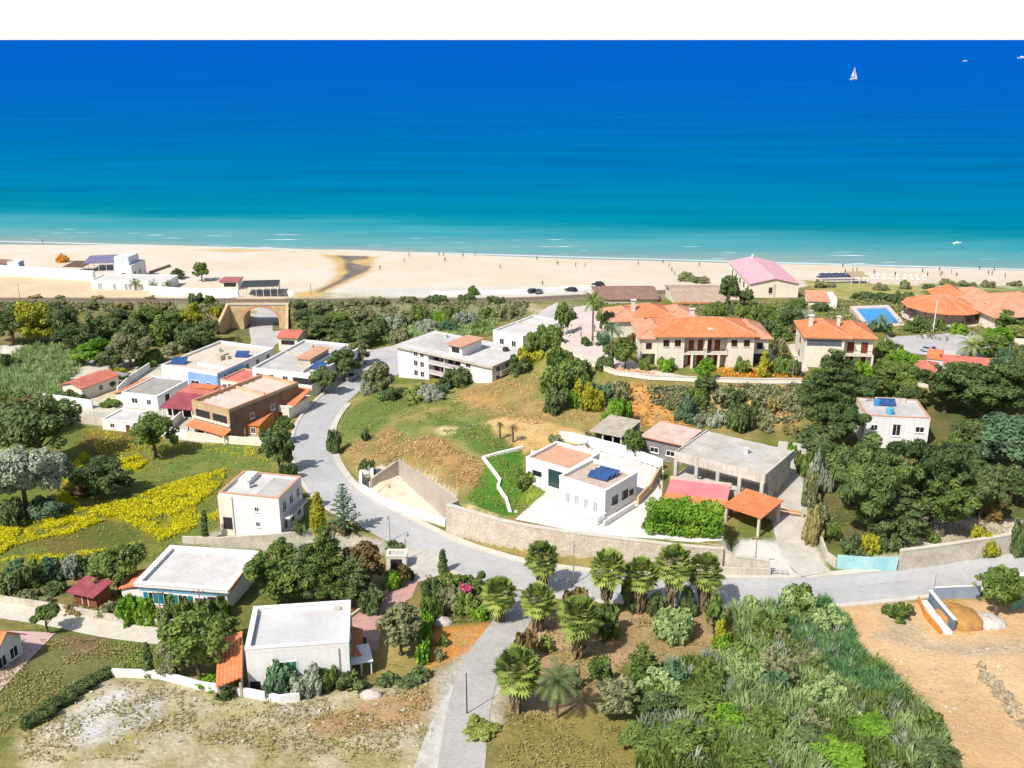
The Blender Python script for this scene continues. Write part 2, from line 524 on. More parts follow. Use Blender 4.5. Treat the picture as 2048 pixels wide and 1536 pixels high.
zone([(868,862),(885,852),(908,858),(900,870),(880,872)], C(226,206,150), None, 1.5, 1)
zone([(815,890),(860,870),(920,900),(970,930),(960,970),(920,980),(860,950),(820,925)], C(190,152,98), C(158,128,78), 2, 1, 2.5, 23)
zone([(1150,830),(1200,800),(1260,790),(1260,850),(1190,870)], C(190,158,100), C(160,140,86), 2, 1.2, 3, 24)
zone([(1250,772),(1320,775),(1345,800),(1400,852),(1285,856),(1258,815)], C(222,162,84), C(208,160,100), 2, 1, 3, 25)
zone([(1500,800),(1600,795),(1600,845),(1510,845)], C(206,168,90), C(150,140,84), 2, 1, 3, 26)
zone([(1330,775),(1600,775),(1600,830),(1500,845),(1400,830)], C(170,150,104), C(204,170,112), 2, 1, 3, 27)
# lawn beside the villa
zone([(965,918),(1046,898),(1052,962),(1092,985),(1030,1035),(1000,1040),(930,1000),(960,970)], C(74,124,40), C(96,138,48), 1, .4, 3, 28)
zone([(1035,975),(1070,965),(1092,985),(1040,1025)], C(148,160,66), C(120,146,54), 2, .8, 2, 29)
zone([(722,958),(800,925),(915,990),(890,1052),(800,1025),(728,985)], C(238,228,206), C(226,210,180), 1, .4, 3, 30, rg=.5)
zone([(880,1048),(905,1018),(940,1005),(1000,1035),(985,1045)], C(210,196,150), C(150,156,84), 1, .5, 2, 31)
# below the main road
zone([(360,1085),(440,1060),(640,1060),(790,1085),(800,1110),(700,1110),(440,1098)], C(200,190,170), C(176,172,150), 1.5, .5, 3, 32)
zone([(0,1180),(140,1160),(280,1180),(270,1245),(120,1235),(0,1212)], C(170,146,96), C(120,124,66), 2, 1, 3, 33)
zone([(-200,1268),(110,1268),(330,1280),(330,1360),(240,1350),(40,1454),(-200,1454)], C(134,130,80), C(112,122,66), 2, 1, 5, 34)
zone([(120,1272),(230,1278),(240,1310),(150,1320)], C(146,118,88), C(130,116,74), 2, 1, 3, 35)
zone([(215,1280),(330,1285),(330,1345),(240,1340)], C(108,132,66), None, 3, 1)
zone([(40,1454),(240,1352),(400,1372),(560,1405),(700,1380),(860,1360),(880,1400),(850,1454),(850,1700),(40,1700)], C(208,196,160), C(176,164,112), 2, .8, 3, 36)
zone([(90,1460),(150,1420),(230,1375),(330,1378),(330,1420),(270,1450),(200,1480)], C(228,224,214), C(208,200,180), 3, 1.6, 2, 37)
zone([(480,1400),(620,1400),(640,1425),(500,1440)], C(226,220,206), C(206,196,170), 3, 1.6, 2, 61)
zone([(330,1380),(560,1410),(560,1450),(330,1454)], C(188,178,126), C(208,198,160), 3, 1.4, 2, 38)
zone([(620,1440),(720,1400),(800,1390),(860,1370),(870,1400),(850,1460),(640,1470)], C(196,160,118), C(184,150,104), 2, 1, 4, 39)
zone([(755,1295),(835,1290),(830,1350),(760,1355)], C(196,170,110), C(170,156,90), 1.5, .8, 3, 40)
zone([(855,1250),(990,1238),(1000,1245),(940,1310),(860,1345),(850,1300)], C(216,150,78), C(206,158,96), 1.5, .8, 3, 41)
zone([(840,1160),(900,1140),(1010,1180),(1010,1240),(860,1250)], C(96,112,52), C(120,112,66), 2, 1, 3, 42)
zone([(870,1360),(1000,1250),(1010,1454),(860,1454)], C(206,198,182), C(186,176,150), 2, .7, 3, 43)
zone([(1030,1260),(1060,1230),(1200,1225),(1420,1220),(1500,1270),(1480,1310),(1250,1330),(1180,1420),(1190,1454),(1020,1454)], C(198,164,126), C(174,148,104), 2, 1, 5, 44)
zone([(1010,1420),(1200,1425),(1300,1460),(1300,1560),(1000,1560)], C(160,146,82), C(146,136,74), 3, 1, 5, 45)
zone([(1640,1215),(1830,1205),(2250,1180),(2400,1800),(1900,1800),(1880,1440),(1780,1330),(1700,1290)], C(229,194,148), C(219,180,132), 2, 1, 8, 46, rg=.6)
zone([(1760,1262),(1850,1278),(2048,1288),(2250,1290),(2250,1312),(1960,1316),(1850,1300),(1740,1275)], C(212,188,160), C(200,176,146), 3, .8, 5, 47)
zone([(1740,1225),(1800,1215),(1835,1240),(1870,1275),(1800,1275)], C(186,172,150), C(200,178,140), 2, 1, 4, 48)
zone([(1880,1200),(1920,1200),(1960,1240),(1940,1270),(1905,1260)], C(204,158,92), None, 1, .5)
# right side
zone([(1560,900),(1605,890),(1640,1000),(1620,1080),(1560,1090),(1540,1010)], C(224,216,200), C(206,198,180), 1.5, .6, 3, 49, rg=.4)
zone([(1480,1080),(1640,1090),(1660,1160),(1500,1165),(1440,1110)], C(232,226,214), C(216,208,194), 1.5, .6, 3, 50, rg=.4)
zone([(1605,900),(1700,850),(2200,790),(2200,1080),(1640,1100),(1610,1010)], C(120,112,70), C(96,104,56), 2, 1, 5, 51)
zone([(1800,1040),(1930,1030),(2048,1040),(2048,1090),(1800,1095)], C(218,208,188), C(180,172,140), 2, 1, 3, 52)
zone([(1700,1125),(2048,1085),(2300,1050),(2300,1080),(2048,1110),(1700,1150)], C(222,212,192), None, 1.5, .6)
# resort gardens
zone([(1205,610),(1280,660),(1290,745),(1440,755),(1605,757),(1700,755),(1760,740),(1780,700),(1990,700),(2300,700),(2300,590),(1900,590),(1500,610),(1230,600)], C(120,128,58), C(150,140,82), 2, 1, 4, 53)
zone([(1430,735),(1600,740),(1600,757),(1440,754)], C(206,146,60), C(140,140,60), 1, .8, 2, 54)
zone([(980,610),(1110,605),(1110,625),(1040,640),(980,630)], C(190,180,140), C(130,134,80), 2, 1, 4, 55)

shade = (1 + ROUGH * (0.16 * n2 + 0.10 * fbm(XX, YY, 1.5, 77)))[..., None]
base = np.clip(base * shade, 0.01, 0.88)

ny, nx = XX.shape
co = np.stack([XX, YY, HH], -1).reshape(-1, 3).astype(np.float32)
idx = np.arange(nx * ny).reshape(ny, nx)
quads = np.stack([idx[:-1, :-1], idx[:-1, 1:], idx[1:, 1:], idx[1:, :-1]], -1).reshape(-1, 4).astype(np.int32)

def np_mesh(name, co, quads, m, n=4, smooth_=False, parent=None, tone=None, **tags):
    me = bpy.data.meshes.new(name)
    me.vertices.add(len(co))
    me.vertices.foreach_set('co', np.ascontiguousarray(co, np.float32).ravel())
    me.loops.add(quads.size)
    me.loops.foreach_set('vertex_index', np.ascontiguousarray(quads, np.int32).ravel())
    me.polygons.add(len(quads))
    me.polygons.foreach_set('loop_start', np.arange(0, quads.size, n, dtype=np.int32))
    me.polygons.foreach_set('loop_total', np.full(len(quads), n, np.int32))
    if smooth_:
        me.polygons.foreach_set('use_smooth', np.ones(len(quads), bool))
    if tone is not None:
        a = me.attributes.new('tone', 'FLOAT', 'FACE')
        a.data.foreach_set('value', np.ascontiguousarray(tone, np.float32))
    me.update(calc_edges=True)
    me.validate()
    if m is not None:
        me.materials.append(m)
    o = bpy.data.objects.new(name, me)
    COL.objects.link(o)
    if parent is not None:
        o.parent = parent
    tag(o, **tags)
    return o

def terrain_mat():
    m = bpy.data.materials.new('terrain_soil_and_grass')
    m.use_nodes = True
    nt = m.node_tree
    b = nt.nodes['Principled BSDF']
    b.inputs['Roughness'].default_value = 0.95
    b.inputs['Specular IOR Level'].default_value = 0.1
    at = nt.nodes.new('ShaderNodeAttribute'); at.attribute_name = 'soil'
    geo = nt.nodes.new('ShaderNodeNewGeometry')
    out = at.outputs['Color']
    for sc, lo, hi in ((2.6, 0.72, 1.28), (0.7, 0.86, 1.14), (9.0, 0.8, 1.2)):
        n = nt.nodes.new('ShaderNodeTexNoise')
        n.inputs['Scale'].default_value = sc
        n.inputs['Detail'].default_value = 5
        n.inputs['Roughness'].default_value = 0.7
        nt.links.new(geo.outputs['Position'], n.inputs['Vector'])
        mr = nt.nodes.new('ShaderNodeMapRange')
        mr.inputs['From Min'].default_value = 0.3; mr.inputs['From Max'].default_value = 0.7
        mr.inputs['To Min'].default_value = lo; mr.inputs['To Max'].default_value = hi
        nt.links.new(n.outputs['Fac'], mr.inputs['Value'])
        mx = nt.nodes.new('ShaderNodeMix'); mx.data_type = 'RGBA'; mx.blend_type = 'MULTIPLY'
        nt.links.new(at.outputs['Alpha'], mx.inputs[0])
        nt.links.new(out, mx.inputs[6]); nt.links.new(mr.outputs['Result'], mx.inputs[7])
        out = mx.outputs[2]
    nt.links.new(out, b.inputs['Base Color'])
    n = nt.nodes.new('ShaderNodeTexNoise'); n.inputs['Scale'].default_value = 1.7; n.inputs['Detail'].default_value = 6
    nt.links.new(geo.outputs['Position'], n.inputs['Vector'])
    bp = nt.nodes.new('ShaderNodeBump'); bp.inputs['Strength'].default_value = 0.6; bp.inputs['Distance'].default_value = 0.25
    nt.links.new(n.outputs['Fac'], bp.inputs['Height']); nt.links.new(bp.outputs['Normal'], b.inputs['Normal'])
    return m

ter = np_mesh('terrain', co, quads, terrain_mat(), smooth_=True, kind='structure')
ca = ter.data.color_attributes.new('soil', 'FLOAT_COLOR', 'POINT')
ca.data.foreach_set('color', np.concatenate([base.reshape(-1, 3), ROUGH.reshape(-1, 1)], 1).astype(np.float32).ravel())

# ------------------------------------------------------------------ roads and paved sheets
M_ASPH = mat('worn_asphalt', S(208,206,202), rough=0.9, var=0.05, scale=0.12, col2=S(188,186,183), fine=0.06)
M_CONC = mat('pale_concrete', S(226,218,204), rough=0.9, col2=S(196,188,174), scale=0.35, fine=0.1)
M_KERB = mat('kerb_concrete', S(236,228,212), rough=0.9, col2=S(212,202,184), scale=0.5, fine=0.1)
M_PINK = mat('pink_brick_paving', S(222,176,164), rough=0.9, col2=S(200,156,144), scale=0.8, fine=0.14)
M_RESP = mat('pale_pink_paving', S(238,222,212), rough=0.9, col2=S(224,206,194), scale=0.4, fine=0.06)
M_LOT = mat('grey_lot', S(214,208,206), rough=0.9, col2=S(196,190,186), scale=0.2, fine=0.06)
M_WHITEP = mat('white_terrace', S(250,244,236), rough=0.85, col2=S(232,224,210), scale=0.4, fine=0.1)

def offsets(P):
    t = np.gradient(P[:, :2], axis=0)
    t /= np.linalg.norm(t, axis=1)[:, None]
    return np.stack([-t[:, 1], t[:, 0]], 1)   # to the left of travel

def ribbon(name, P, o0, o1, m, z0, z1=None, solid=False, **tags):
    """strip between two side offsets; solid gives it side faces"""
    N = offsets(P)
    mb = MB()
    for k in range(len(P)):
        a = P[k, :2] + N[k] * o0
        b = P[k, :2] + N[k] * o1
        z = P[k, 2]
        mb.v += [(a[0], a[1], z + z0), (b[0], b[1], z + z0)]
        if solid:
            mb.v += [(a[0], a[1], z - 0.3), (b[0], b[1], z - 0.3)]
    s = 4 if solid else 2
    for k in range(len(P) - 1):
        i = k * s
        mb.f.append((i, i + s, i + s + 1, i + 1) if o1 < o0 else (i, i + 1, i + s + 1, i + s))
        if solid:
            mb.f.append((i, i + 2, i + s + 2, i + s))
            mb.f.append((i + 1, i + s + 1, i + s + 3, i + 3))
    o = mb.build(name, m, **(tags or dict(kind='structure')))
    bm = bmesh.new(); bm.from_mesh(o.data)
    if solid:
        bmesh.ops.recalc_face_normals(bm, faces=bm.faces)
    else:
        for f in bm.faces:
            f.normal_update()
            if f.normal.z < 0: f.normal_flip()
    bm.to_mesh(o.data); bm.free()
    return o

PM = RPATH['main']
ribbon('main_road', PM, 3.45, -3.45, M_ASPH, 0.0)
# kerbs: the landward (left of travel after the bend) side runs all along, the other stops at the lane mouths
ribbon('worn_lane', PM[10:], 2.9, 0.5, mat('dark_worn_asphalt', S(192,190,188), rough=0.9, var=0.05, scale=0.15, col2=S(206,204,201), fine=0.08), 0.012)
ribbon('pavement', PM[22:], 3.45, 4.55, M_KERB, 0.13, solid=True)
def near_idx(P, px, py):
    g = G(px, py)
    return int(np.argmin((P[:, 0] - g[0]) ** 2 + (P[:, 1] - g[1]) ** 2))
i1, i2 = near_idx(PM, 755, 1042), near_idx(PM, 905, 1112)
i3, i4 = near_idx(PM, 1005, 1145), near_idx(PM, 1085, 1162)
ribbon('kerb_strip', PM[8:i1], -3.45, -4.2, M_KERB, 0.12, solid=True)
ribbon('kerb_strip', PM[i2:i3], -3.45, -4.1, M_KERB, 0.12, solid=True)
ribbon('kerb_strip', PM[i4:], -3.45, -4.2, M_KERB, 0.12, solid=True)
PL = RPATH['lane']
ribbon('lane', PL[1:], 2.4, -2.2, mat('lane_concrete', S(206,200,194), col2=S(186,180,172), scale=0.3, fine=0.1), 0.0)
ribbon('track', RPATH['track'], 1.7, -1.7, mat('track_concrete', S(234,226,208), col2=S(214,204,182), scale=0.3, fine=0.12), 0.0)
ribbon('drive', RPATH['drive'][1:], 2.4, -2.4, M_CONC, 0.005)
ribbon('street', RPATH['street'], 3.2, -3.2, M_LOT, 0.0)

def sheet(name, pts, m, dz=0.05, step=1.0, world=False, z=None):
    poly = pts if world else GP(pts)
    bm = bmesh.new()
    f = bm.faces.new([bm.verts.new((x, y, 0)) for x, y in poly])
    f.normal_update()
    if f.normal.z < 0:
        f.normal_flip()
    xs = [p[0] for p in poly]; ys = [p[1] for p in poly]
    for a, lo, hi in ((0, min(xs), max(xs)), (1, min(ys), max(ys))):
        q = lo + step
        while q < hi:
            co = [0, 0, 0]; no = [0, 0, 0]; co[a] = q; no[a] = 1
            bmesh.ops.bisect_plane(bm, geom=bm.verts[:] + bm.edges[:] + bm.faces[:], plane_co=co, plane_no=no)
            q += step
    for v in bm.verts:
        v.co.z = (float(hgt(v.co.x, v.co.y)) if z is None else z) + dz
    me = bpy.data.meshes.new(name)
    bm.to_mesh(me); bm.free()
    me.materials.append(m)
    o = bpy.data.objects.new(name, me); COL.objects.link(o)
    o['kind'] = 'structure'
    return o

sheet('car_park', [(724,703),(798,690),(812,735),(792,752),(748,748),(728,722)], M_LOT, 0.07)
sheet('square', [(500,690),(512,668),(560,662),(590,676),(560,684),(510,726),(480,726)], M_LOT, 0.09)
sheet('rear_road', [(1020,690),(1050,655),(1082,622),(1116,605),(1112,640),(1075,680)], M_LOT, 0.07)
sheet('resort_paving', [(1119,690),(1122,645),(1148,615),(1205,606),(1208,672),(1240,706),(1290,738),(1400,757),(1606,763),(1604,768),(1400,765),(1300,761),(1230,751),(1180,732),(1136,706)], M_RESP, 0.07)
sheet('garden_path', [(1522,690),(1537,690),(1572,744),(1553,744)], M_KERB, 0.06)
sheet('garden_path', [(1574,690),(1588,688),(1618,742),(1603,746)], M_KERB, 0.06)
sheet('resort_lot', [(1775,668),(1950,664),(1990,700),(1965,722),(1800,706),(1765,692)], M_LOT, 0.07)
sheet('brick_driveway', [(836,1166),(824,1196),(765,1225),(757,1298),(712,1325),(702,1235),(742,1212),(806,1166)], M_PINK, 0.06)
sheet('entrance_apron', [(776,1080),(850,1102),(884,1118),(884,1150),(838,1166),(806,1166),(792,1128)], M_CONC, 0.07)
sheet('villa_terrace', [(1030,1040),(1092,985),(1052,962),(1062,902),(1178,888),(1328,942),(1322,1006),(1450,1072),(1443,1096),(1250,1076),(1150,1064)], M_WHITEP, 0.05)
sheet('paved_yard', [(-80,1262),(112,1268),(0,1385),(-80,1450)], mat('rosy_paving', S(238,206,198), rough=0.9, col2=S(222,186,178), scale=0.5, fine=0.1), 0.1)
sheet('pale_verge', [(905,1372),(935,1380),(900,1454),(880,1560),(820,1560),(858,1454)], mat('white_gravel', S(236,230,218), col2=S(204,196,182), scale=0.7, fine=0.15), 0.04)

# ------------------------------------------------------------------ railway track
TIE = MB(); n = 0
RS = RAIL[(RAIL[:, 0] > -190) & (RAIL[:, 0] < 75)]
def rail_strip(off, name):
    N = offsets(RS); mb = MB()
    for k in range(len(RS) - 1):
        for a, b in ((RS[k], RS[k + 1]),):
            p0 = (a[0] + N[k][0] * off, a[1] + N[k][1] * off, RAILZ + .22)
            p1 = (b[0] + N[k + 1][0] * off, b[1] + N[k + 1][1] * off, RAILZ + .22)
            mb.cyl(p0, p1, 0.06, 0.06, 4)
    return mb
trk = rail_strip(0.72, 'r')
t2 = rail_strip(-0.72, 'r'); trk.add(t2.v, t2.f)
trk.build('railway_track', mat('rusty_rail', S(120,96,80), rough=0.7), kind='structure')
ribbon('ballast', RS, 1.7, -1.7, mat('ballast_stone', S(166,148,128), col2=S(130,114,98), scale=1.2, fine=0.25), 0.12, solid=True)

# ------------------------------------------------------------------ sea
xs = np.array([-120, 120.0])
sh = np.array([V(px, py, 0) for px, py in [(0,488),(700,498),(1100,516),(1500,528),(2048,543)]])
SB, SA = np.polyfit(sh[:, 0], sh[:, 1], 1)
def sea_mat():
    m = bpy.data.materials.new('sea_water')
    m.use_nodes = True
    nt = m.node_tree
    L, N = nt.links.new, nt.nodes.new
    b = nt.nodes['Principled BSDF']
    b.inputs['Roughness'].default_value = 0.5
    b.inputs['Specular IOR Level'].default_value = 0.0
    geo = N('ShaderNodeNewGeometry')
    sep = N('ShaderNodeSeparateXYZ'); L(geo.outputs['Position'], sep.inputs[0])
    def M(op, a, b_=None, c=None):
        n = N('ShaderNodeMath'); n.operation = op
        for i, v in enumerate((a, b_, c)):
            if v is None: continue
            if isinstance(v, (int, float)): n.inputs[i].default_value = v
            else: L(v, n.inputs[i])
        return n.outputs[0]
    def noise(scale, sx, sy, det=4, rough=0.6):
        mp = N('ShaderNodeMapping'); mp.inputs['Scale'].default_value = (sx, sy, 1); mp.inputs['Rotation'].default_value = (0, 0, R(6))
        L(geo.outputs['Position'], mp.inputs['Vector'])
        n = N('ShaderNodeTexNoise'); n.inputs['Scale'].default_value = scale; n.inputs['Detail'].default_value = det; n.inputs['Roughness'].default_value = rough
        L(mp.outputs[0], n.inputs['Vector'])
        return n.outputs['Fac']
    d0 = M('SUBTRACT', M('SUBTRACT', sep.outputs['Y'], float(SA)), M('MULTIPLY', sep.outputs['X'], float(SB)))
    nz = noise(1.0, 0.012, 0.05, 5)
    nz2 = noise(1.0, 0.0026, 0.010, 5, 0.7)
    dd = M('ADD', d0, M('MULTIPLY', M('SUBTRACT', nz, 0.5), M('ADD', 40.0, M('MULTIPLY', d0, 0.25))))
    dd = M('ADD', dd, M('MULTIPLY', M('SUBTRACT', nz2, 0.5), M('MULTIPLY', d0, 1.3)))
    dd = M('MAXIMUM', dd, 0.0)
    u = M('DIVIDE', dd, M('ADD', dd, 400.0))
    ramp = N('ShaderNodeValToRGB')
    stops = [(0.0, (162,184,178)), (0.045, (116,180,184)), (0.105, (70,170,182)), (0.15, (28,152,170)), (0.19, (0,142,168)), (0.27, (0,134,173)), (0.40, (0,124,178)), (0.6, (2,110,184)), (0.82, (2,102,194)), (1.0, (4,96,198))]
    cr = ramp.color_ramp
    while len(cr.elements) < len(stops): cr.elements.new(0.5)
    for e, (p, c) in zip(cr.elements, stops):
        e.position = p; e.color = (*S(*c, 1.68), 1)
    L(u, ramp.inputs['Fac'])
    # broad wind streaks
    st = noise(1.0, 0.0032, 0.026, 6, 0.72)
    mr = N('ShaderNodeMapRange'); mr.inputs['From Min'].default_value = 0.3; mr.inputs['From Max'].default_value = 0.7; mr.inputs['To Min'].default_value = 0.86; mr.inputs['To Max'].default_value = 1.13
    L(st, mr.inputs['Value'])
    mx = N('ShaderNodeMix'); mx.data_type = 'RGBA'; mx.blend_type = 'MULTIPLY'; mx.inputs[0].default_value = 1
    L(ramp.outputs['Color'], mx.inputs[6]); L(mr.outputs[0], mx.inputs[7])
    # foam lines of the small breakers
    fm = noise(1.0, 0.03, 0.35, 3, 0.5)
    band = M('MULTIPLY', M('LESS_THAN', d0, 38.0), M('GREATER_THAN', d0, 1.0))
    foam = M('MULTIPLY', M('SMOOTH_MIN', M('MAXIMUM', M('MULTIPLY', M('SUBTRACT', fm, 0.655), 16.0), 0.0), 1.0, 0.1), band)
    edge = M('MULTIPLY', M('MAXIMUM', M('SUBTRACT', 1.0, M('MULTIPLY', M('ABSOLUTE', M('SUBTRACT', d0, M('MULTIPLY', nz, 5.0))), 0.6)), 0.0), 0.6)
    ft = M('MINIMUM', M('ADD', foam, edge), 0.9)
    mx2 = N('ShaderNodeMix'); mx2.data_type = 'RGBA'
    L(ft, mx2.inputs[0]); L(mx.outputs[2], mx2.inputs[6]); mx2.inputs[7].default_value = (0.78, 0.8, 0.8, 1)
    L(mx2.outputs[2], b.inputs['Base Color'])
    wv = noise(1.0, 0.25, 0.7, 5)
    bp = N('ShaderNodeBump'); bp.inputs['Strength'].default_value = 0.25; bp.inputs['Distance'].default_value = 0.5
    L(wv, bp.inputs['Height']); L(bp.outputs[0], b.inputs['Normal'])
    return m
mb = MB()
ys = [330, 380, 430, 500, 600, 800, 1200, 2000, 4000, 8000, 20000, 60000, 160000]
for y in ys:
    w = 1200 + y * 1.3
    for k in range(-4, 5):
        mb.v.append((w * k / 4, y, 0))
for j in range(len(ys) - 1):
    for k in range(8):
        i = j * 9 + k
        mb.f.append((i, i + 1, i + 10, i + 9))
mb.build('sea', sea_mat(), kind='structure')

# ------------------------------------------------------------------ daylight
SUN_AZ = (-0.66, -0.75)      # the sun stands to the left, a little behind the camera
SUN_EL = R(49)
w = bpy.data.worlds.new('World')
SC.world = w
w.use_nodes = True
nt = w.node_tree
sky = nt.nodes.new('ShaderNodeTexSky')
sky.sky_type = 'NISHITA'
sky.sun_disc = False
sky.sun_elevation = SUN_EL
sky.sun_rotation = math.atan2(SUN_AZ[0], SUN_AZ[1])
sky.air_density = 1.0
sky.dust_density = 2.0
sky.ozone_density = 1.0
bg = nt.nodes['Background']
bg.inputs['Strength'].default_value = 0.125
tcw = nt.nodes.new('ShaderNodeTexCoord')
spw = nt.nodes.new('ShaderNodeSeparateXYZ'); nt.links.new(tcw.outputs['Generated'], spw.inputs[0])
mrw = nt.nodes.new('ShaderNodeMapRange')      # pale summer haze low over the horizon, clear blue higher up
mrw.inputs['From Min'].default_value = 0.02; mrw.inputs['From Max'].default_value = 0.16
mrw.inputs['To Min'].default_value = 1.0; mrw.inputs['To Max'].default_value = 0.0
nt.links.new(spw.outputs['Z'], mrw.inputs['Value'])
mxw = nt.nodes.new('ShaderNodeMix'); mxw.data_type = 'RGBA'
nt.links.new(mrw.outputs[0], mxw.inputs[0]); nt.links.new(sky.outputs[0], mxw.inputs[6]); mxw.inputs[7].default_value = (7.3, 7.5, 7.7, 1)
nt.links.new(mxw.outputs[2], bg.inputs['Color'])
sd = bpy.data.lights.new('sun', 'SUN')
sd.energy = 4.8
sd.angle = R(0.5)
sd.color = (1.0, 0.965, 0.915)
so = bpy.data.objects.new('sun', sd)
COL.objects.link(so)
hz = np.array(SUN_AZ) / np.hypot(*SUN_AZ)
to = Vector((hz[0] * math.cos(SUN_EL), hz[1] * math.cos(SUN_EL), math.sin(SUN_EL)))
so.rotation_euler = to.to_track_quat('Z', 'Y').to_euler()
so.location = (-100, -50, 200)
SC.view_settings.view_transform = 'Standard'
SC.view_settings.look = 'None'
SC.view_settings.exposure = 0.22
SC.view_settings.gamma = 1.0
# ------------------------------------------------------------------ materials of the buildings
W1 = mat('white_render', S(252,250,246,1.3), rough=0.8, col2=S(240,237,232,1.3), scale=0.25, fine=0.04, streak=.1)
W2 = mat('cream_render', S(252,243,226,1.3), rough=0.8, col2=S(238,226,204,1.3), scale=0.25, fine=0.05, streak=.14)
W3 = mat('grey_concrete_wall', S(236,230,218), rough=0.9, col2=S(208,200,186), scale=0.35, fine=0.1, streak=.28)
W4 = mat('ochre_render', S(232,206,166), rough=0.85, col2=S(206,176,136), scale=0.3, fine=0.06, streak=.28)
W5 = mat('orange_render', S(240,178,96), rough=0.85, col2=S(222,154,74), scale=0.3, fine=0.06, streak=.28)
W6 = mat('sky_blue_paint', S(170,206,248), rough=0.75, col2=S(138,178,232), scale=0.3, fine=0.05)
W7 = mat('brown_side', S(176,142,120), rough=0.9, col2=S(140,112,96), scale=0.5, fine=0.12, streak=.28)
W8 = mat('stone_wall', S(232,219,198), rough=0.95, col2=S(200,186,162), scale=0.55, fine=0.28, bump=0.5, bscale=3)
W9 = mat('plain_plaster', S(236,226,208), rough=0.9, col2=S(208,196,176), scale=0.3, fine=0.08, streak=.28)
RF1 = mat('white_roof_membrane', S(246,242,238,1.6), rough=0.85, col2=S(222,216,208,1.6), scale=0.35, fine=0.1)
RF2 = mat('grey_roof_membrane', S(222,218,212), rough=0.9, col2=S(194,188,180), scale=0.25, fine=0.08)
RF3 = mat('cream_roof_floor', S(238,226,208), rough=0.9, col2=S(212,198,176), scale=0.3, fine=0.08)
RF4 = mat('pink_roof_floor', S(240,222,208), rough=0.9, col2=S(222,200,184), scale=0.4, fine=0.06)
COP = mat('terracotta_coping', S(236,186,152), rough=0.85, col2=S(206,150,116), scale=0.8, fine=0.1)
T1 = tile_mat('orange_roof_tiles', S(250,160,108), S(228,132,84))
T2 = tile_mat('pale_terracotta_tiles', S(246,182,148), S(224,152,116))
T3 = tile_mat('pink_roof_sheeting', S(246,196,200), S(232,176,184), pitch=0.7)
T4 = tile_mat('maroon_roof_sheeting', S(190,100,110), S(158,76,86), pitch=0.6)
T5 = tile_mat('brown_roof_tiles', S(176,142,126), S(146,114,100))
T6 = tile_mat('tan_roof_tiles', S(214,190,166), S(190,162,136))
T7 = tile_mat('salmon_roof_tiles', S(236,146,124), S(208,116,98))
GL = mat('dark_window_glass', (0.02, 0.025, 0.03), rough=0.12, spec=0.5, var=0.1)
DK = mat('shade_black', (0.035, 0.033, 0.032), rough=0.9, var=0.15)  # near-black standing in for the shade inside openings; also planter soil
FRM = mat('white_window_frame', S(248,246,242,1.15), rough=0.6, var=0.03)
FRB = mat('brown_wood_frame', S(150,92,66), rough=0.7, var=0.1)
SHG = mat('teal_shutter', S(40,150,160), rough=0.6, var=0.08)
SHW = mat('green_shutter', S(60,150,100), rough=0.6, var=0.08)
DRW = mat('brown_wood_door', S(140,72,50), rough=0.7, var=0.1)
IRON = mat('dark_iron', (0.04, 0.04, 0.045), rough=0.5, var=0.05)
SOL = mat('solar_cells', S(72,104,156), rough=0.2, spec=0.5, col2=S(44,74,120), scale=2.0)
TANKB = mat('blue_plastic', S(70,150,220), rough=0.4, var=0.05)
STEEL = mat('galvanised_steel', S(190,194,198), rough=0.45, var=0.08, metal=0.3)
CHM = mat('chimney_render', S(244,236,226), rough=0.85, var=0.06)

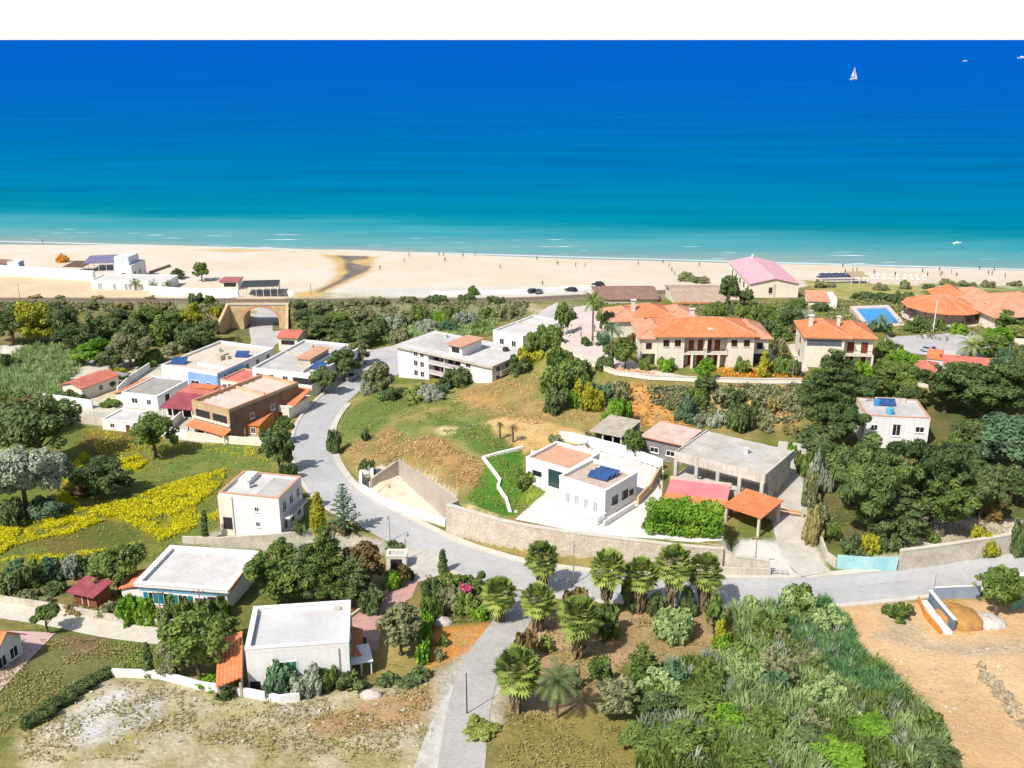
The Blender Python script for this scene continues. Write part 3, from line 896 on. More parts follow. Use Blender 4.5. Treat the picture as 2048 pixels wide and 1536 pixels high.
class House:
    """a building seen from the front edge A-B of its roof; x runs A to B, y away, z up from the ground"""
    def __init__(self, name, label, A, B, Cp, zg, gy=None, h=None, group=None, cat='house', depth=None):
        if h is None:
            zr = zg + 5.0
            for _ in range(40):
                a = V(A[0], A[1], zr)
                zr = zr + 0.7 * (ztop(*V(proj((a[0], a[1], zg))[0], gy, zg), A[1]) - zr)
            h = zr - zg
        self.zr = zg + h
        a, b, c = V(*A, self.zr), V(*B, self.zr), V(*Cp, self.zr)
        e = b - a
        self.W = float(np.linalg.norm(e))
        e /= self.W
        n = np.array([-e[1], e[0]])
        self.D = float(abs((c - b) @ n)) if depth is None else depth
        self.H = h
        self.rz = math.atan2(e[1], e[0])
        self.o = thing(name, label, cat, (a[0], a[1], zg), self.rz, group)
        self.zg = zg

    def part(self, name, m, mb, parent=None, smooth=False, label=None):
        o = mb.build(name, m, parent or self.o, smooth)
        if label: o['label'] = label
        return o

    def body(self, m, name='wall', top=None, x0=0, x1=None, y0=0, y1=None, z0=-2.5):
        return self.part(name, m, MB().box(x0, self.W if x1 is None else x1, y0, self.D if y1 is None else y1, z0, self.H if top is None else top))

    def flat(self, m, roofm, copm=None, ph=0.5, pt=0.3, over=0.0):
        """walls with a parapet round a flat roof floor"""
        W, D, H = self.W, self.D, self.H
        wall = self.body(m, top=H - ph)
        self.part('roof', roofm, MB().box(pt * .6, W - pt * .6, pt * .6, D - pt * .6, H - ph - .05, H - ph + .03))
        p = MB()
        o = over + 0.02
        p.box(-o, W + o, -o, pt, H - ph - .003, H - .09).box(-o, W + o, D - pt, D + o, H - ph - .003, H - .09)
        p.box(-o, pt, pt, D - pt, H - ph - .003, H - .09).box(W - pt, W + o, pt, D - pt, H - ph - .003, H - .09)
        self.part('parapet', m, p)
        c = MB(); q = o + .05; t = pt + .05
        c.box(-q, W + q, -q, t, H - .09, H).box(-q, W + q, D - t, D + q, H - .09, H)
        c.box(-q, t, t, D - t, H - .09, H).box(W - t, W + q, t, D - t, H - .09, H)
        self.part('coping', copm or m, c)
        return wall

    def slab(self, roofm, over=0.3, t=0.25, z=None, edge=None):
        z = self.H if z is None else z
        self.part('roof', roofm, MB().box(-over, self.W + over, -over, self.D + over, z - t, z))

    def M(self, face, u, v):
        """local frame of an opening on a face: x along the wall, y into it, z up"""
        W, D = self.W, self.D
        if face == 'f': return Matrix.Translation((u, 0, v))
        if face == 'r': return Matrix.Translation((W, u, v)) @ Matrix.Rotation(math.pi / 2, 4, 'Z')
        if face == 'l': return Matrix.Translation((0, u, v)) @ Matrix.Rotation(-math.pi / 2, 4, 'Z')
        return Matrix.Translation((u, D, v)) @ Matrix.Rotation(math.pi, 4, 'Z')

    def win(self, face, u, v, w, h, fm=None, glass=None, shut=None, sill=True, y=0.0, name='window', bars=1):
        """window centred at u with its sill at v"""
        Mx = self.M(face, u, v) @ Matrix.Translation((0, y, 0))
        t = 0.09
        f = MB(Mx)
        f.box(-w / 2 - t, w / 2 + t, -.06, .05, h, h + t).box(-w / 2 - t, w / 2 + t, -.06, .05, -t, 0)
        f.box(-w / 2 - t, -w / 2, -.06, .05, 0, h).box(w / 2, w / 2 + t, -.06, .05, 0, h)
        for k in range(bars):
            x = -w / 2 + w * (k + 1) / (bars + 1)
            f.box(x - .03, x + .03, -.05, .02, 0, h)
        fr = self.part(name, fm or FRM, f)
        self.part('pane', glass or GL, MB(Mx).box(-w / 2, w / 2, -.02, .04, 0, h), fr)
        if sill:
            self.part('sill', FRM, MB(Mx).box(-w / 2 - .18, w / 2 + .18, -.16, .02, -t - .08, -t - .002), fr)
        if shut:
            for s in (-1, 1):
                self.part('shutter', shut, MB(Mx).box(s * (w / 2 + t + .01), s * (w / 2 + t + .01 + w * .5), -.10, -.04, -.02, h + .02), fr)
        return fr

    def door(self, face, u, w, h, m=None, v=0.0, y=0.0):
        Mx = self.M(face, u, v) @ Matrix.Translation((0, y, 0))
        f = MB(Mx)
        f.box(-w / 2 - .1, -w / 2, -.06, .05, 0, h + .1).box(w / 2, w / 2 + .1, -.06, .05, 0, h + .1).box(-w / 2, w / 2, -.06, .05, h, h + .1)
        fr = self.part('door', FRM, f)
        self.part('leaf', m or DRW, MB(Mx).box(-w / 2, w / 2, -.03, .04, 0, h), fr)
        return fr

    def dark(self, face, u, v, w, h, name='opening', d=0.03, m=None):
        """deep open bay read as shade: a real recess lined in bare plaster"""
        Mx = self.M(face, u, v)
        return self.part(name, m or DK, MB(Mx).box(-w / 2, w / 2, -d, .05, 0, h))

    def balcony(self, face, u, v, w, d=1.2, m=None, rail='wall', h=1.0):
        Mx = self.M(face, u, v)
        b = self.part('balcony', m or W1, MB(Mx).box(-w / 2, w / 2, -d, .02, -.2, 0))
        if rail == 'wall':
            r = MB(Mx).box(-w / 2, w / 2, -d, -d + .12, .003, h).box(-w / 2, -w / 2 + .12, -d + .12, -.01, .003, h).box(w / 2 - .12, w / 2, -d + .12, -.01, .003, h)
            self.part('railing', m or W1, r, b)
        else:
            r = MB(Mx).box(-w / 2, w / 2, -d, -d + .06, h - .06, h).box(-w / 2, -w / 2 + .06, -d + .06, -.01, h - .06, h).box(w / 2 - .06, w / 2, -d + .06, -.01, h - .06, h)
            n = int(w / .22)
            for k in range(n + 1):
                x = -w / 2 + .03 + (w - .06) * k / n
                r.box(x - .015, x + .015, -d + .015, -d + .045, .003, h - .06)
            self.part('railing', IRON, r, b)
        return b

    def solar(self, x, y, z, w, d, n=1, rz=0.0, tilt=0.5):
        Mx = Matrix.Translation((x, y, z)) @ Matrix.Rotation(rz, 4, 'Z')
        f = MB(Mx)
        t = math.tan(tilt) * d
        p = self.part('solar_panel', SOL, MB(Mx).add(
            [(-w / 2, 0, .15), (w / 2, 0, .15), (w / 2, d, .15 + t), (-w / 2, d, .15 + t), (-w / 2, 0, .25), (w / 2, 0, .25), (w / 2, d, .25 + t), (-w / 2, d, .25 + t)],
            [(0, 3, 2, 1), (4, 5, 6, 7), (0, 1, 5, 4), (1, 2, 6, 5), (2, 3, 7, 6), (3, 0, 4, 7)]))
        g = MB(Mx)
        for sx in (-1, 1):
            g.box(sx * w * .42 - .03, sx * w * .42 + .03, d - .1, d - .04, 0, .15 + t * (d - .1) / d)
            g.box(sx * w * .42 - .03, sx * w * .42 + .03, .04, .1, 0, .17)
        self.part('support', STEEL, g, p)
        return p

    def tank(self, x, y, z, r=0.5, h=1.2, m=None):
        mb = MB().cyl((x, y, z), (x, y, z + h * .85), r, r, 14).cyl((x, y, z + h * .85), (x, y, z + h), r, r * .4, 14)
        return self.part('water_tank', m or TANKB, mb, smooth=False)

    def block(self, name, m, x0, x1, y0, y1, z0, z1, parent=None):
        return self.part(name, m, MB().box(x0, x1, y0, y1, z0, z1), parent)

    def chimney(self, x, y, z, s=0.6, h=1.3):
        c = self.part('chimney', CHM, MB().box(x - s / 2, x + s / 2, y - s / 2, y + s / 2, z - 1.0, z + h))
        self.part('cap', CHM, MB().box(x - s * .75, x + s * .75, y - s * .75, y + s * .75, z + h + .18, z + h + .3)
                  .box(x - s * .4, x - s * .25, y - s * .4, y - s * .25, z + h, z + h + .18).box(x + s * .25, x + s * .4, y + s * .25, y + s * .4, z + h, z + h + .18), c)
        return c

    def hip(self, m, x0, x1, y0, y1, z, rh, over=0.6, t=0.16, name='roof', ridge='x'):
        """hipped tile roof over a rectangle"""
        x0, x1, y0, y1 = x0 - over, x1 + over, y0 - over, y1 + over
        w, d = x1 - x0, y1 - y0
        mb = MB()
        if w >= d:
            r0, r1 = (x0 + d / 2, (y0 + y1) / 2), (x1 - d / 2, (y0 + y1) / 2)
        else:
            r0, r1 = ((x0 + x1) / 2, y0 + w / 2), ((x0 + x1) / 2, y1 - w / 2)
        vs = [(x0, y0, z), (x1, y0, z), (x1, y1, z), (x0, y1, z), (x0, y0, z + t), (x1, y0, z + t), (x1, y1, z + t), (x0, y1, z + t), (*r0, z + t + rh), (*r1, z + t + rh)]
        fs = [(0, 3, 2, 1), (0, 1, 5, 4), (1, 2, 6, 5), (2, 3, 7, 6), (3, 0, 4, 7)]
        if w >= d:
            fs += [(4, 5, 9, 8), (5, 6, 9), (6, 7, 8, 9), (7, 4, 8)]
        else:
            fs += [(4, 5, 8), (5, 6, 9, 8), (6, 7, 9), (7, 4, 8, 9)]
        mb.add(vs, fs)
        o = self.part(name, m, mb)
        cap = MB()
        cap.cyl((*r0, z + t + rh), (*r1, z + t + rh), .13, .13, 5)
        cs = [(x0, y0), (x1, y0), (x1, y1), (x0, y1)]
        rr = [r0, r1, r1, r0] if w >= d else [r0, r0, r1, r1]
        for c, q in zip(cs, rr):
            cap.cyl((*c, z + t + .02), (*q, z + t + rh), .11, .11, 5)
        self.part('ridge_tiles', T2, cap, o)
        return o

    def shed(self, m, x0, x1, y0, y1, z0, z1, t=0.15, name='roof', axis='y'):
        """single pitch: z0 on the near (or left) edge, z1 on the far (or right) edge"""
        if axis == 'y':
            zs = (z0, z0, z1, z1)
        else:
            zs = (z0, z1, z1, z0)
        ps = [(x0, y0), (x1, y0), (x1, y1), (x0, y1)]
        return self.part(name, m, MB().prism(ps, zs, [q + t for q in zs]))

    def gable(self, m, x0, x1, y0, y1, z, rh, over=0.5, t=0.16, ridge='y', wallm=None, name='roof'):
        """two pitches; ridge along y or x, gable ends closed in the wall material"""
        X0, X1, Y0, Y1 = x0 - over, x1 + over, y0 - over, y1 + over
        mb = MB()
        if ridge == 'y':
            xm = (x0 + x1) / 2; s = rh / (xm - x0)
            e = z - over * s
            for a, b in ((X0, xm), (xm, X1)):
                za, zb = (e, z + rh) if a == X0 else (z + rh, e)
                mb.prism([(a, Y0), (b, Y0), (b, Y1), (a, Y1)], (za, zb, zb, za), (za + t, zb + t, zb + t, za + t))
            if wallm:
                for yy in (y0, y1 - .25):
                    g = MB()
                    g.add([(x0, yy, z), (x1, yy, z), (xm, yy, z + rh), (x0, yy + .25, z), (x1, yy + .25, z), (xm, yy + .25, z + rh)], [(0, 1, 2), (3, 5, 4), (0, 3, 4, 1), (1, 4, 5, 2), (2, 5, 3, 0)])
                    self.part('gable', wallm, g)
        else:
            ym = (y0 + y1) / 2; s = rh / (ym - y0)
            e = z - over * s
            for a, b in ((Y0, ym), (ym, Y1)):
                za, zb = (e, z + rh) if a == Y0 else (z + rh, e)
                mb.prism([(X0, a), (X1, a), (X1, b), (X0, b)], (za, za, zb, zb), (za + t, za + t, zb + t, zb + t))
            if wallm:
                for xx in (x0, x1 - .25):
                    g = MB()
                    g.add([(xx, y0, z), (xx, y1, z), (xx, ym, z + rh), (xx + .25, y0, z), (xx + .25, y1, z), (xx + .25, ym, z + rh)], [(0, 2, 1), (3, 4, 5), (0, 1, 4, 3), (1, 2, 5, 4), (2, 0, 3, 5)])
                    self.part('gable', wallm, g)
        return self.part(name, m, mb)

    def posts(self, m, pts, z0, z1, s=0.25):
        for x, y in pts:
            self.part('column', m, MB().box(x - s / 2, x + s / 2, y - s / 2, y + s / 2, z0, z1))

# ------------------------------------------------------------------ village houses by the underpass
h = House('terrace_house', 'flat roofed terrace of pale blue and white houses beside the street to the underpass', (322,729), (434,746), (507,690), 4.2, h=5.2)
h.flat(W1, RF3, W1, ph=0.55)
W, D, H = h.W, h.D, h.H
h.block('painted_front', W6, W * .48, W * .995, -.12, -.003, .2, H - .7)
h.block('painted_side', W6, W + .003, W + .1, .2, D * .45, .1, H - .6)
for u in (.14, .34):
    h.win('f', W * u, .9, 1.3, 1.5)
h.win('f', W * .6, 1.0, 2.2, 1.6, y=-.12); h.win('f', W * .84, 1.0, 1.1, 1.6, y=-.12)
for k in range(5):
    h.win('r', D * (.12 + .19 * k), 2.9, 1.2, 1.3, y=-.1 if k < 2 else 0)
    if k % 2: h.door('r', D * (.12 + .19 * k), 1.1, 2.1, y=-.1 if k < 2 else 0)
h.balcony('r', D * .3, 2.7, D * .3, 1.0, W6, 'iron')
h.solar(W * .16, D * .12, H - .52, 3.6, 2.0, rz=.3)
h.solar(W * .8, D * .6, H - .52, 3.2, 1.8, rz=.3)
h.block('stair_box', W9, W * .5, W * .62, D * .42, D * .56, H - .56, H + .7)
h.tank(W * .66, D * .5, H - .52, .5, 1.0, W9); h.tank(W * .3, D * .7, H - .52, .5, 1.1, W9)
h.block('roof_wall', W1, W * .44, W * .98, D * .19, D * .2, H - .56, H + .15)
TERR = h

h = House('terrace_house', 'white two storey terrace with a blue roof panel and pink stair box by the bend', (504,735), (631,749), (699,688), 4.6, h=6.2)
h.flat(W1, RF2, W1, ph=0.5)
W, D, H = h.W, h.D, h.H
for u in (.1, .3, .52):
    h.win('f', W * u, 3.6, 1.2, 1.4)
    h.door('f', W * u + .8, 1.0, 2.1)
h.dark('f', W * .8, 3.3, W * .32, 1.7, 'loggia_shade')
h.balcony('f', W * .8, 3.1, W * .36, 1.4, W1, 'wall')
h.balcony('f', W * .25, 3.1, W * .4, 1.0, W1, 'iron')
for k in range(6):
    h.win('r', D * (.1 + .16 * k), 3.7, 1.1, 1.4); h.win('r', D * (.1 + .16 * k), .9, 1.1, 1.4)
st = h.block('stair_box', W9, W * .52, W * .72, D * .25, D * .62, H - .52, H + 1.3)
h.part('stair_roof', COP, MB().box(W * .5, W * .74, D * .23, D * .64, H + 1.3, H + 1.45), st)
h.solar(W * .86, D * .17, H - .47, 3.4, 2.2, rz=-.3)
h.block('roof_wall', W1, W * .75, W * .765, D * .05, D * .95, H - .52, H + .2)
h.block('roof_wall', W9, W * .06, W * .5, D * .55, D * .565, H - .52, H + .05)
h.tank(W * .3, D * .8, H - .47, .5, 1.1, W9)

h = House('town_house', 'ochre two storey house with a pink roof terrace and long brown side wall', (383,800), (457,819), (541,752), 5.0, gy=870)
W, D, H = h.W, h.D, h.H
h.flat(W4, RF4, COP, ph=0.7)
h.block('side_wall', W7, W + .003, W + .12, 0, D, -.5, H - .72)  # thin slab, browner than the ochre front
h.dark('f', W * .28, H - 3.1, W * .38, 1.5, 'loggia_shade'); h.dark('f', W * .74, H - 3.1, W * .38, 1.5, 'loggia_shade')
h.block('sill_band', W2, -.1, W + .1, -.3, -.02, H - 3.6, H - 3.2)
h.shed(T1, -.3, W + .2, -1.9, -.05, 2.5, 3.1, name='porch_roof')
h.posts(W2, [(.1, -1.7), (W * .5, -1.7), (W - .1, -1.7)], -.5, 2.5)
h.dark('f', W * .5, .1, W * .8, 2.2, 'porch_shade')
h.block('terrace_wall', W4, W * .12, W * .9, D * .55, D * .565, H - .72, H + .05)
for k in range(9):
    h.part('roof_pot', mat('terracotta_pot', S(190,120,80)), MB().cyl((W * .04 + .25, D * (.1 + .09 * k), H - .67), (W * .04 + .25, D * (.1 + .09 * k), H - .2), .16, .24, 8))
h.win('r', D * .3, 3.9, .9, 1.0, y=-.12); h.win('r', D * .6, 3.9, .9, 1.0, y=-.12)
TOWN = h

h = House('porch_annex', 'orange tiled porch annex against the brown side wall of the ochre house', (461,850), (500,853), (519,826), 5.3, h=2.7)
W, D, H = h.W, h.D, h.H
h.shed(T1, -.2, W * .75, -.2, D + 2.5, H - .4, H + .6)
h.posts(W2, [(.1, .1), (W * .7, .1)], -.5, H - .4)
h.block('wall', W5, 0, W * .72, 1.8, D + 2, -.5, H - .15)
h.block('side_room', W5, W * .75, W * 1.35, .8, D + .5, -.5, H - .1)
h.shed(T1, W * .7, W * 1.4, .5, D + .9, H - .1, H + .5, name='side_roof')
h.win('f', W * 1.05, 1.0, .9, 1.1, y=.8)

h = House('garden_house', 'small cream and orange house with orange tile roof at the roadside hedge', (521,804), (577,812), (592,784), 5.8, h=3.6)
W, D, H = h.W, h.D, h.H
h.body(W2, top=H - .6)
h.shed(T1, -.4, W + .4, D * .22, D + .4, H - .55, H + .9)
h.block('terrace_wall', W2, -.05, W + .05, -.06, .2, H - .603, H - .1)
h.win('f', W * .35, 1.1, 1.0, 1.1); h.door('f', W * .7, 1.0, 2.1)

h = House('village_house', 'low house with a maroon sheet roof between the grey roof and ochre house', (322,806), (384,812), (408,772), 4.8, h=3.4)
W, D, H = h.W, h.D, h.H
h.body(W1, top=H - .9, y0=1.6)
h.shed(T4, -.3, W + .3, -.2, D * .55, H - 1.0, H)
h.shed(T7, -.3, W + .3, D * .55 + .02, D + .3, H, H + .25, name='rear_roof')
h.part('skylight_roof', T1, MB().box(W * .3, W * .95, D * .78, D * .98, H + .42, H + .6))
h.posts(FRM, [(.2, 0), (W * .35, 0), (W * .68, 0), (W - .2, 0)], -.5, H - 1.0, .16)
h.dark('f', W * .5, .2, W * .9, 1.8, 'veranda_shade').location.y += 1.6  # near-black sheet on the set-back wall, painting in the veranda's shade

h = House('village_house', 'low white house with a bare grey flat roof and orange tile strip', (243,784), (314,792), (350,757), 4.6, h=3.3)
W, D, H = h.W, h.D, h.H
h.flat(W1, mat('bare_cement_roof', S(196,190,180), rough=0.95, col2=S(160,154,144), scale=0.4, fine=0.15), W1, ph=.25)
h.shed(T1, -2.6, -.02, .5, D * .95, H - .9, H - .1, axis='x', name='side_roof')
h.block('side_room', W1, -2.3, -.01, .8, D * .93, -1, H - .8)
h.win('f', W * .35, 1.1, 1.4, 1.1); h.win('f', W * .75, 1.1, 1.0, 1.1)
h.dark('r', D * .3, .6, 1.4, 2.0, 'doorway_shade')

h = House('village_house', 'isolated small house with a faded red roof among the dark trees on the left', (124,768), (163,776), (206,744), 4.2, h=3.0)
W, D, H = h.W, h.D, h.H
h.body(W2, top=H - .1)
h.gable(T7, 0, W, 0, D, H - .1, .8, .4, ridge='y', wallm=W2)
h.win('f', W * .5, 1.0, 1.0, 1.1); h.win('r', D * .5, 1.0, 1.0, 1.1)
h.part('lean_to_roof', STEEL, MB().prism([(W * .4, D + .5), (W * 1.1, D + .5), (W * 1.1, D + 3), (W * .4, D + 3)], 2.3, 2.42))
h.posts(FRM, [(W * .45, D + 2.9), (W * 1.05, D + 2.9)], -.5, 2.3, .14)

h = House('village_house', 'small house with a flat red roof squeezed between the blue and white terraces', (440,758), (484,765), (500,738), 4.4, h=4.6)
W, D, H = h.W, h.D, h.H
h.flat(W2, mat('red_roof_paint', S(240,142,128), rough=.85, col2=S(214,116,104), scale=.4, fine=.08), COP, ph=.3)
h.dark('f', W * .6, H - 2.2, W * .5, 1.3, 'loggia_shade')
h.win('f', W * .2, H - 2.2, .9, 1.2)

h = House('store_room', 'low white store with a bright flat roof behind the grey boundary wall', (203,838), (272,846), (286,822), 4.6, h=2.6)
h.flat(W1, RF1, W1, ph=.3)
h.win('f', h.W * .3, 1.0, .9, .9); h.door('f', h.W * .75, 1.0, 2.0)

h = House('kiosk', 'little kiosk with a red roof at the mouth of the railway underpass', (556,672), (594,674), (596,658), 4.4, h=3.0)
h.body(W2, top=h.H - .3)
h.gable(T7, 0, h.W, 0, h.D, h.H - .3, .9, .4, ridge='x', wallm=W2)
h.dark('f', h.W * .5, .8, h.W * .7, 1.2, 'counter_shade')

# ------------------------------------------------------------------ three storey apartment block and its rear wing
h = House('apartment_block', 'long white three storey apartment block with central balconies and a stair tower', (795,690), (984,731), (1016,692), 7.2, gy=752, cat='apartment block')
W, D, H = h.W, h.D, h.H
x0, x1 = W * .34, W * .68
h.body(W1, x1=x0, top=H - .35); 
h.part('wing_wall', W1, MB().box(x1, W, 0, D, -2.5, H - .35))
h.part('loggia_wall', mat('mauve_render', S(206,190,186), rough=.85, col2=S(186,168,164), scale=.3), MB().box(x0, x1, 1.7, D, -2.5, H - .35))
h.slab(RF1, .55, .34)
h.part('roof_edge', W9, MB().box(-.6, W + .6, -.6, -.56, H - .5, H + .05).box(W + .56, W + .6, -.55, D + .6, H - .5, H + .05).box(-.6, -.56, -.55, D + .6, H - .5, H + .05))
h.part('roof_patch', RF2, MB().box(W * .05, W * .5, D * .15, D * .9, H + .003, H + .02))
tw = h.block('stair_tower', W1, W * .52, W * .66, D * .1, D * .62, H + .003, H + 2.3)
h.part('tower_roof', COP, MB().box(W * .5, W * .68, D * .05, D * .66, H + 2.3, H + 2.5), tw)
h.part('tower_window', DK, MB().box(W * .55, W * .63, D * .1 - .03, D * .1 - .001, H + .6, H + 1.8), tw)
fh = (H - .5) / 3
for k in range(3):
    z = .15 + fh * k
    for u in (.2, .27):
        h.win('f', W * u, z + 1.0, 1.0, 1.25)
    h.win('f', W * .76, z + 1.0, 1.2, 1.25)
    for u in (.38, .45, .53, .6, .65):
        h.win('f', W * u, z + .15, 1.1, 2.0, fm=FRB, y=1.7, sill=False)
    if k > 0:
        b = h.part('balcony', W1, MB().box(x0 + .003, x1 - .003, .02, 1.69, z - .2, z))
        h.part('railing', mat('mauve_railing', S(220,206,206), rough=.8), MB().box(x0 + .003, x1 - .003, .03, .15, z + .003, z + .85), b)
        h.part('divider', W1, MB().box(W * .5 - .1, W * .5 + .1, .16, 1.68, z + .003, z + 2.4), b)
    for v in (.15, .4, .65, .88):
        h.win('r', D * v, z + .9, 1.2, 1.4)
        h.win('l', D * v, z + .9, 1.2, 1.4)
    h.balcony('r', D * .4, z, D * .5, 1.0, W9, 'wall') if k else None
h.tank(W * .86, D * .75, H, .7, .9, IRON)
h.chimney(W * .2, D * .8, H, .5, .6)

h = House('apartment_wing', 'lower white flat roofed wing behind the apartment block beside the rear road', (986,660), (1046,672), (1078,632), 8.0, h=7.0, cat='apartment block')
W, D, H = h.W, h.D, h.H
h.flat(W1, RF1, W1, ph=.4)
for k in range(2):
    for v in (.15, .4, .65, .88):
        h.win('r', D * v, 1.0 + 3 * k, 1.2, 1.4)
    h.win('f', W * .3, 1.0 + 3 * k, 1.1, 1.3); h.win('f', W * .7, 1.0 + 3 * k, 1.1, 1.3)
h.block('roof_wall', W9, W * .1, W * .9, D * .5, D * .52, H - .42, H + .1)

# ------------------------------------------------------------------ resort villas on the plateau
h = House('resort_villa', 'large cream villa with a wide orange roof and paired balconies above the clipped garden', (1318,672), (1510,672), (1500,640), 18.0, gy=736, cat='villa', depth=11.5)
W, D, H = h.W, h.D, h.H
a, b = W * .27, W * .72
h.body(W2, x1=a, top=H - .05)
h.part('bay_wall', W2, MB().box(b, W, 0, D, -2.5, H - .05))
h.part('centre_wall', W9, MB().box(a, b, 1.8, D, -2.5, H - .05))
h.hip(T1, 0, W, 0, D, H - .05, 2.2, .9)
fl = h.part('balcony', W2, MB().box(a + .003, b - .003, -.35, 1.79, 2.85, 3.1))
r = MB().box(a, b, -.32, -.26, 4.0, 4.06)
n = int((b - a) / .25)
for k in range(n + 1):
    x = a + .03 + (b - a - .06) * k / n
    r.box(x - .02, x + .02, -.31, -.27, 3.1, 4.0)
h.part('railing', IRON, r, fl)
xm = (a + b) / 2
h.part('divider', W2, MB().box(xm - .25, xm + .25, -.3, 1.79, 3.103, H - .1), fl)
h.posts(W2, [(xm, -.1), (a + 1.6, -.1), (b - 1.6, -.1)], -1, 2.85, .4)
for u in (.36, .455, .545, .635):
    h.door('f', W * u, 1.2, 2.3, DRW, 3.12, 1.8)
    h.door('f', W * u, 1.3, 2.3, mat('red_door', S(150,50,44), rough=.6), .1, 1.8)
h.win('f', W * .08, H - 2.1, 1.0, 1.2, FRB); h.win('f', W * .2, H - 2.1, 1.0, 1.2, FRB)
h.win('f', W * .79, H - 2.1, 1.0, 1.2, FRB); h.win('f', W * .92, H - 2.1, 1.0, 1.2, FRB)
h.win('f', W * .16, 1.2, .7, .9)
wg = H - 1.3
h.block('side_wing', W2, -3.2, -.003, 2.2, D - 1, -2.5, wg)
h.hip(T2, -3.4, 3, 2.2, D + 1.5, wg + .1, 1.9, .6, name='wing_roof')
h.block('side_wing', W2, W + .003, W + 3.4, 2.2, D - 1, -2.5, wg)
h.hip(T2, W - 3, W + 3.6, 2.2, D + 1.5, wg + .1, 1.9, .6, name='wing_roof')
for x in (-1.6, W + 1.7):
    Mx = Matrix.Translation((x, 2.2, 0))
    h.part('garage_shade', DK, MB(Mx).box(-1.3, 1.3, -.03, .02, .1, 2.3))  # dark panel painting the garage's shade on a closed wall
    f = h.part('window', FRB, MB(Mx).box(-.6, .6, -.06, .02, 3.3, 4.6)); h.part('pane', GL, MB(Mx).box(-.5, .5, -.08, -.061, 3.4, 4.5), f)
h.chimney(W * .42, D * .8, H + 1.6, .8, 1.3)
h.part('roof_vent', CHM, MB().box(W * .52, W * .57, D * .12, D * .2, H + .5, H + 1.1))

h = House('resort_villa', 'villa with three stepped orange roofs behind the largest resort villa', (1222,638), (1395,634), (1400,600), 15.8, h=6.4, cat='villa', depth=10)
W, D, H = h.W, h.D, h.H
h.body(W2, x1=W * .3, top=H - .6)
h.part('centre_wall', W9, MB().box(W * .3, W * .7, 2.0, D, -2.5, H - .05))
h.part('bay_wall', W2, MB().box(W * .7, W, .6, D, -2.5, H - .6))
h.hip(T2, 0, W * .38, 0, D, H - .6, 1.7, .7)
h.hip(T2, W * .66, W, .6, D, H - .6, 1.7, .7, name='bay_roof')
h.hip(T1, W * .28, W * .72, 1.0, D, H - .05, 1.8, .6, name='centre_roof')
fl = h.part('balcony', W2, MB().box(W * .3 + .003, W * .7 - .003, .2, 1.99, 2.7, 2.95))
h.part('railing', W2, MB().box(W * .3 + .003, W * .7 - .003, .2, .34, 2.953, 3.8), fl)
for u in (.36, .46, .56, .65):
    h.door('f', W * u, 1.3, 2.2, DRW, 2.97, 2.0); h.win('f', W * u, .9, 1.2, 1.4, FRB, y=2.0)
h.win('f', W * .85, 3.6, 1.1, 1.3, FRB, y=.6)
h.chimney(W * .3, D * .45, H + 1.4, .8, 1.4)

h = House('resort_villa', 'villa with a plain orange hip roof and dark side wall by the pool', (1612,674), (1752,678), (1740,640), 17.6, h=6.6, cat='villa', depth=11)
W, D, H = h.W, h.D, h.H
h.body(W2, x1=W * .56, top=H - .05)
h.part('bay_wall', W2, MB().box(W * .56, W, 1.6, D, -2.5, H - .3))
h.hip(T1, 0, W * .62, 0, D, H - .05, 2.0, .6)
h.hip(T1, W * .5, W, 1.2, D, H - .3, 1.7, .6, name='bay_roof')
h.part('eave_shade_band', mat('eave_shade_grey', S(110,112,126), rough=.7), MB().box(.3, W * .52, -.06, -.003, H - 1.7, H - .5))  # grey band painting the eave's shade onto the wall
fl = h.part('balcony', W2, MB().box(W * .56 + .003, W, .0, 1.59, 2.9, 3.1))
r = MB().box(W * .57, W, .02, .08, 4.0, 4.06)
for k in range(26):
    x = W * .57 + .05 + (W * .43 - .1) * k / 25
    r.box(x - .02, x + .02, .03, .07, 3.1, 4.0)
h.part('railing', IRON, r, fl)
h.posts(W2, [(W * .58, .2), (W - .2, .2)], -1, 2.9, .35)
h.door('f', W * .68, 1.4, 2.3, DRW, 3.12, 1.6); h.door('f', W * .88, 1.4, 2.3, DRW, 3.12, 1.6)
h.door('f', W * .68, 1.6, 2.3, DRW, .1, 1.6); h.door('f', W * .88, 1.0, 2.3, DRW, .1, 1.6)
h.win('f', W * .3, 1.0, 1.2, 1.4, FRB)
h.win('l', D * .5, 3.8, 1.0, 1.2, FRB); h.win('l', D * .5, 1.0, 1.0, 1.2, FRB)
h.chimney(W * .12, D * .45, H + 1.4, .8, 1.5)
h.chimney(W * .55, D * .6, H + 1.2, .6, 1.2)

# pink roofed hall by the beach
h = House('beach_hall', 'tall white hall with a big pale pink roof standing at the edge of the beach', (1502,566), (1598,566), (1560,530), 8.0, gy=606, cat='hall', depth=30)
W, D, H = h.W, h.D, h.H
h.body(W2, top=H - .2)
h.gable(T3, 0, W, 0, D, H - .2, 1.5, .5, ridge='y', wallm=W2)
h.part('corner_pilaster', W9, MB().box(W * .48, W * .52, -.12, -.003, -1, H - .2))
h.win('f', W * .42, H - 3.0, .9, 1.6, FRB)
for k in range(5):
    h.win('l', D * (.1 + .18 * k), H - 3.2, 1.4, 1.6, FRB)
    h.win('r', D * (.1 + .18 * k), H - 3.2, 1.4, 1.6, FRB)
h.part('finial', CHM, MB().cyl((W * .5, D - 1, H + 1.2), (W * .5, D - 1, H + 2.4), .35, .3, 8))

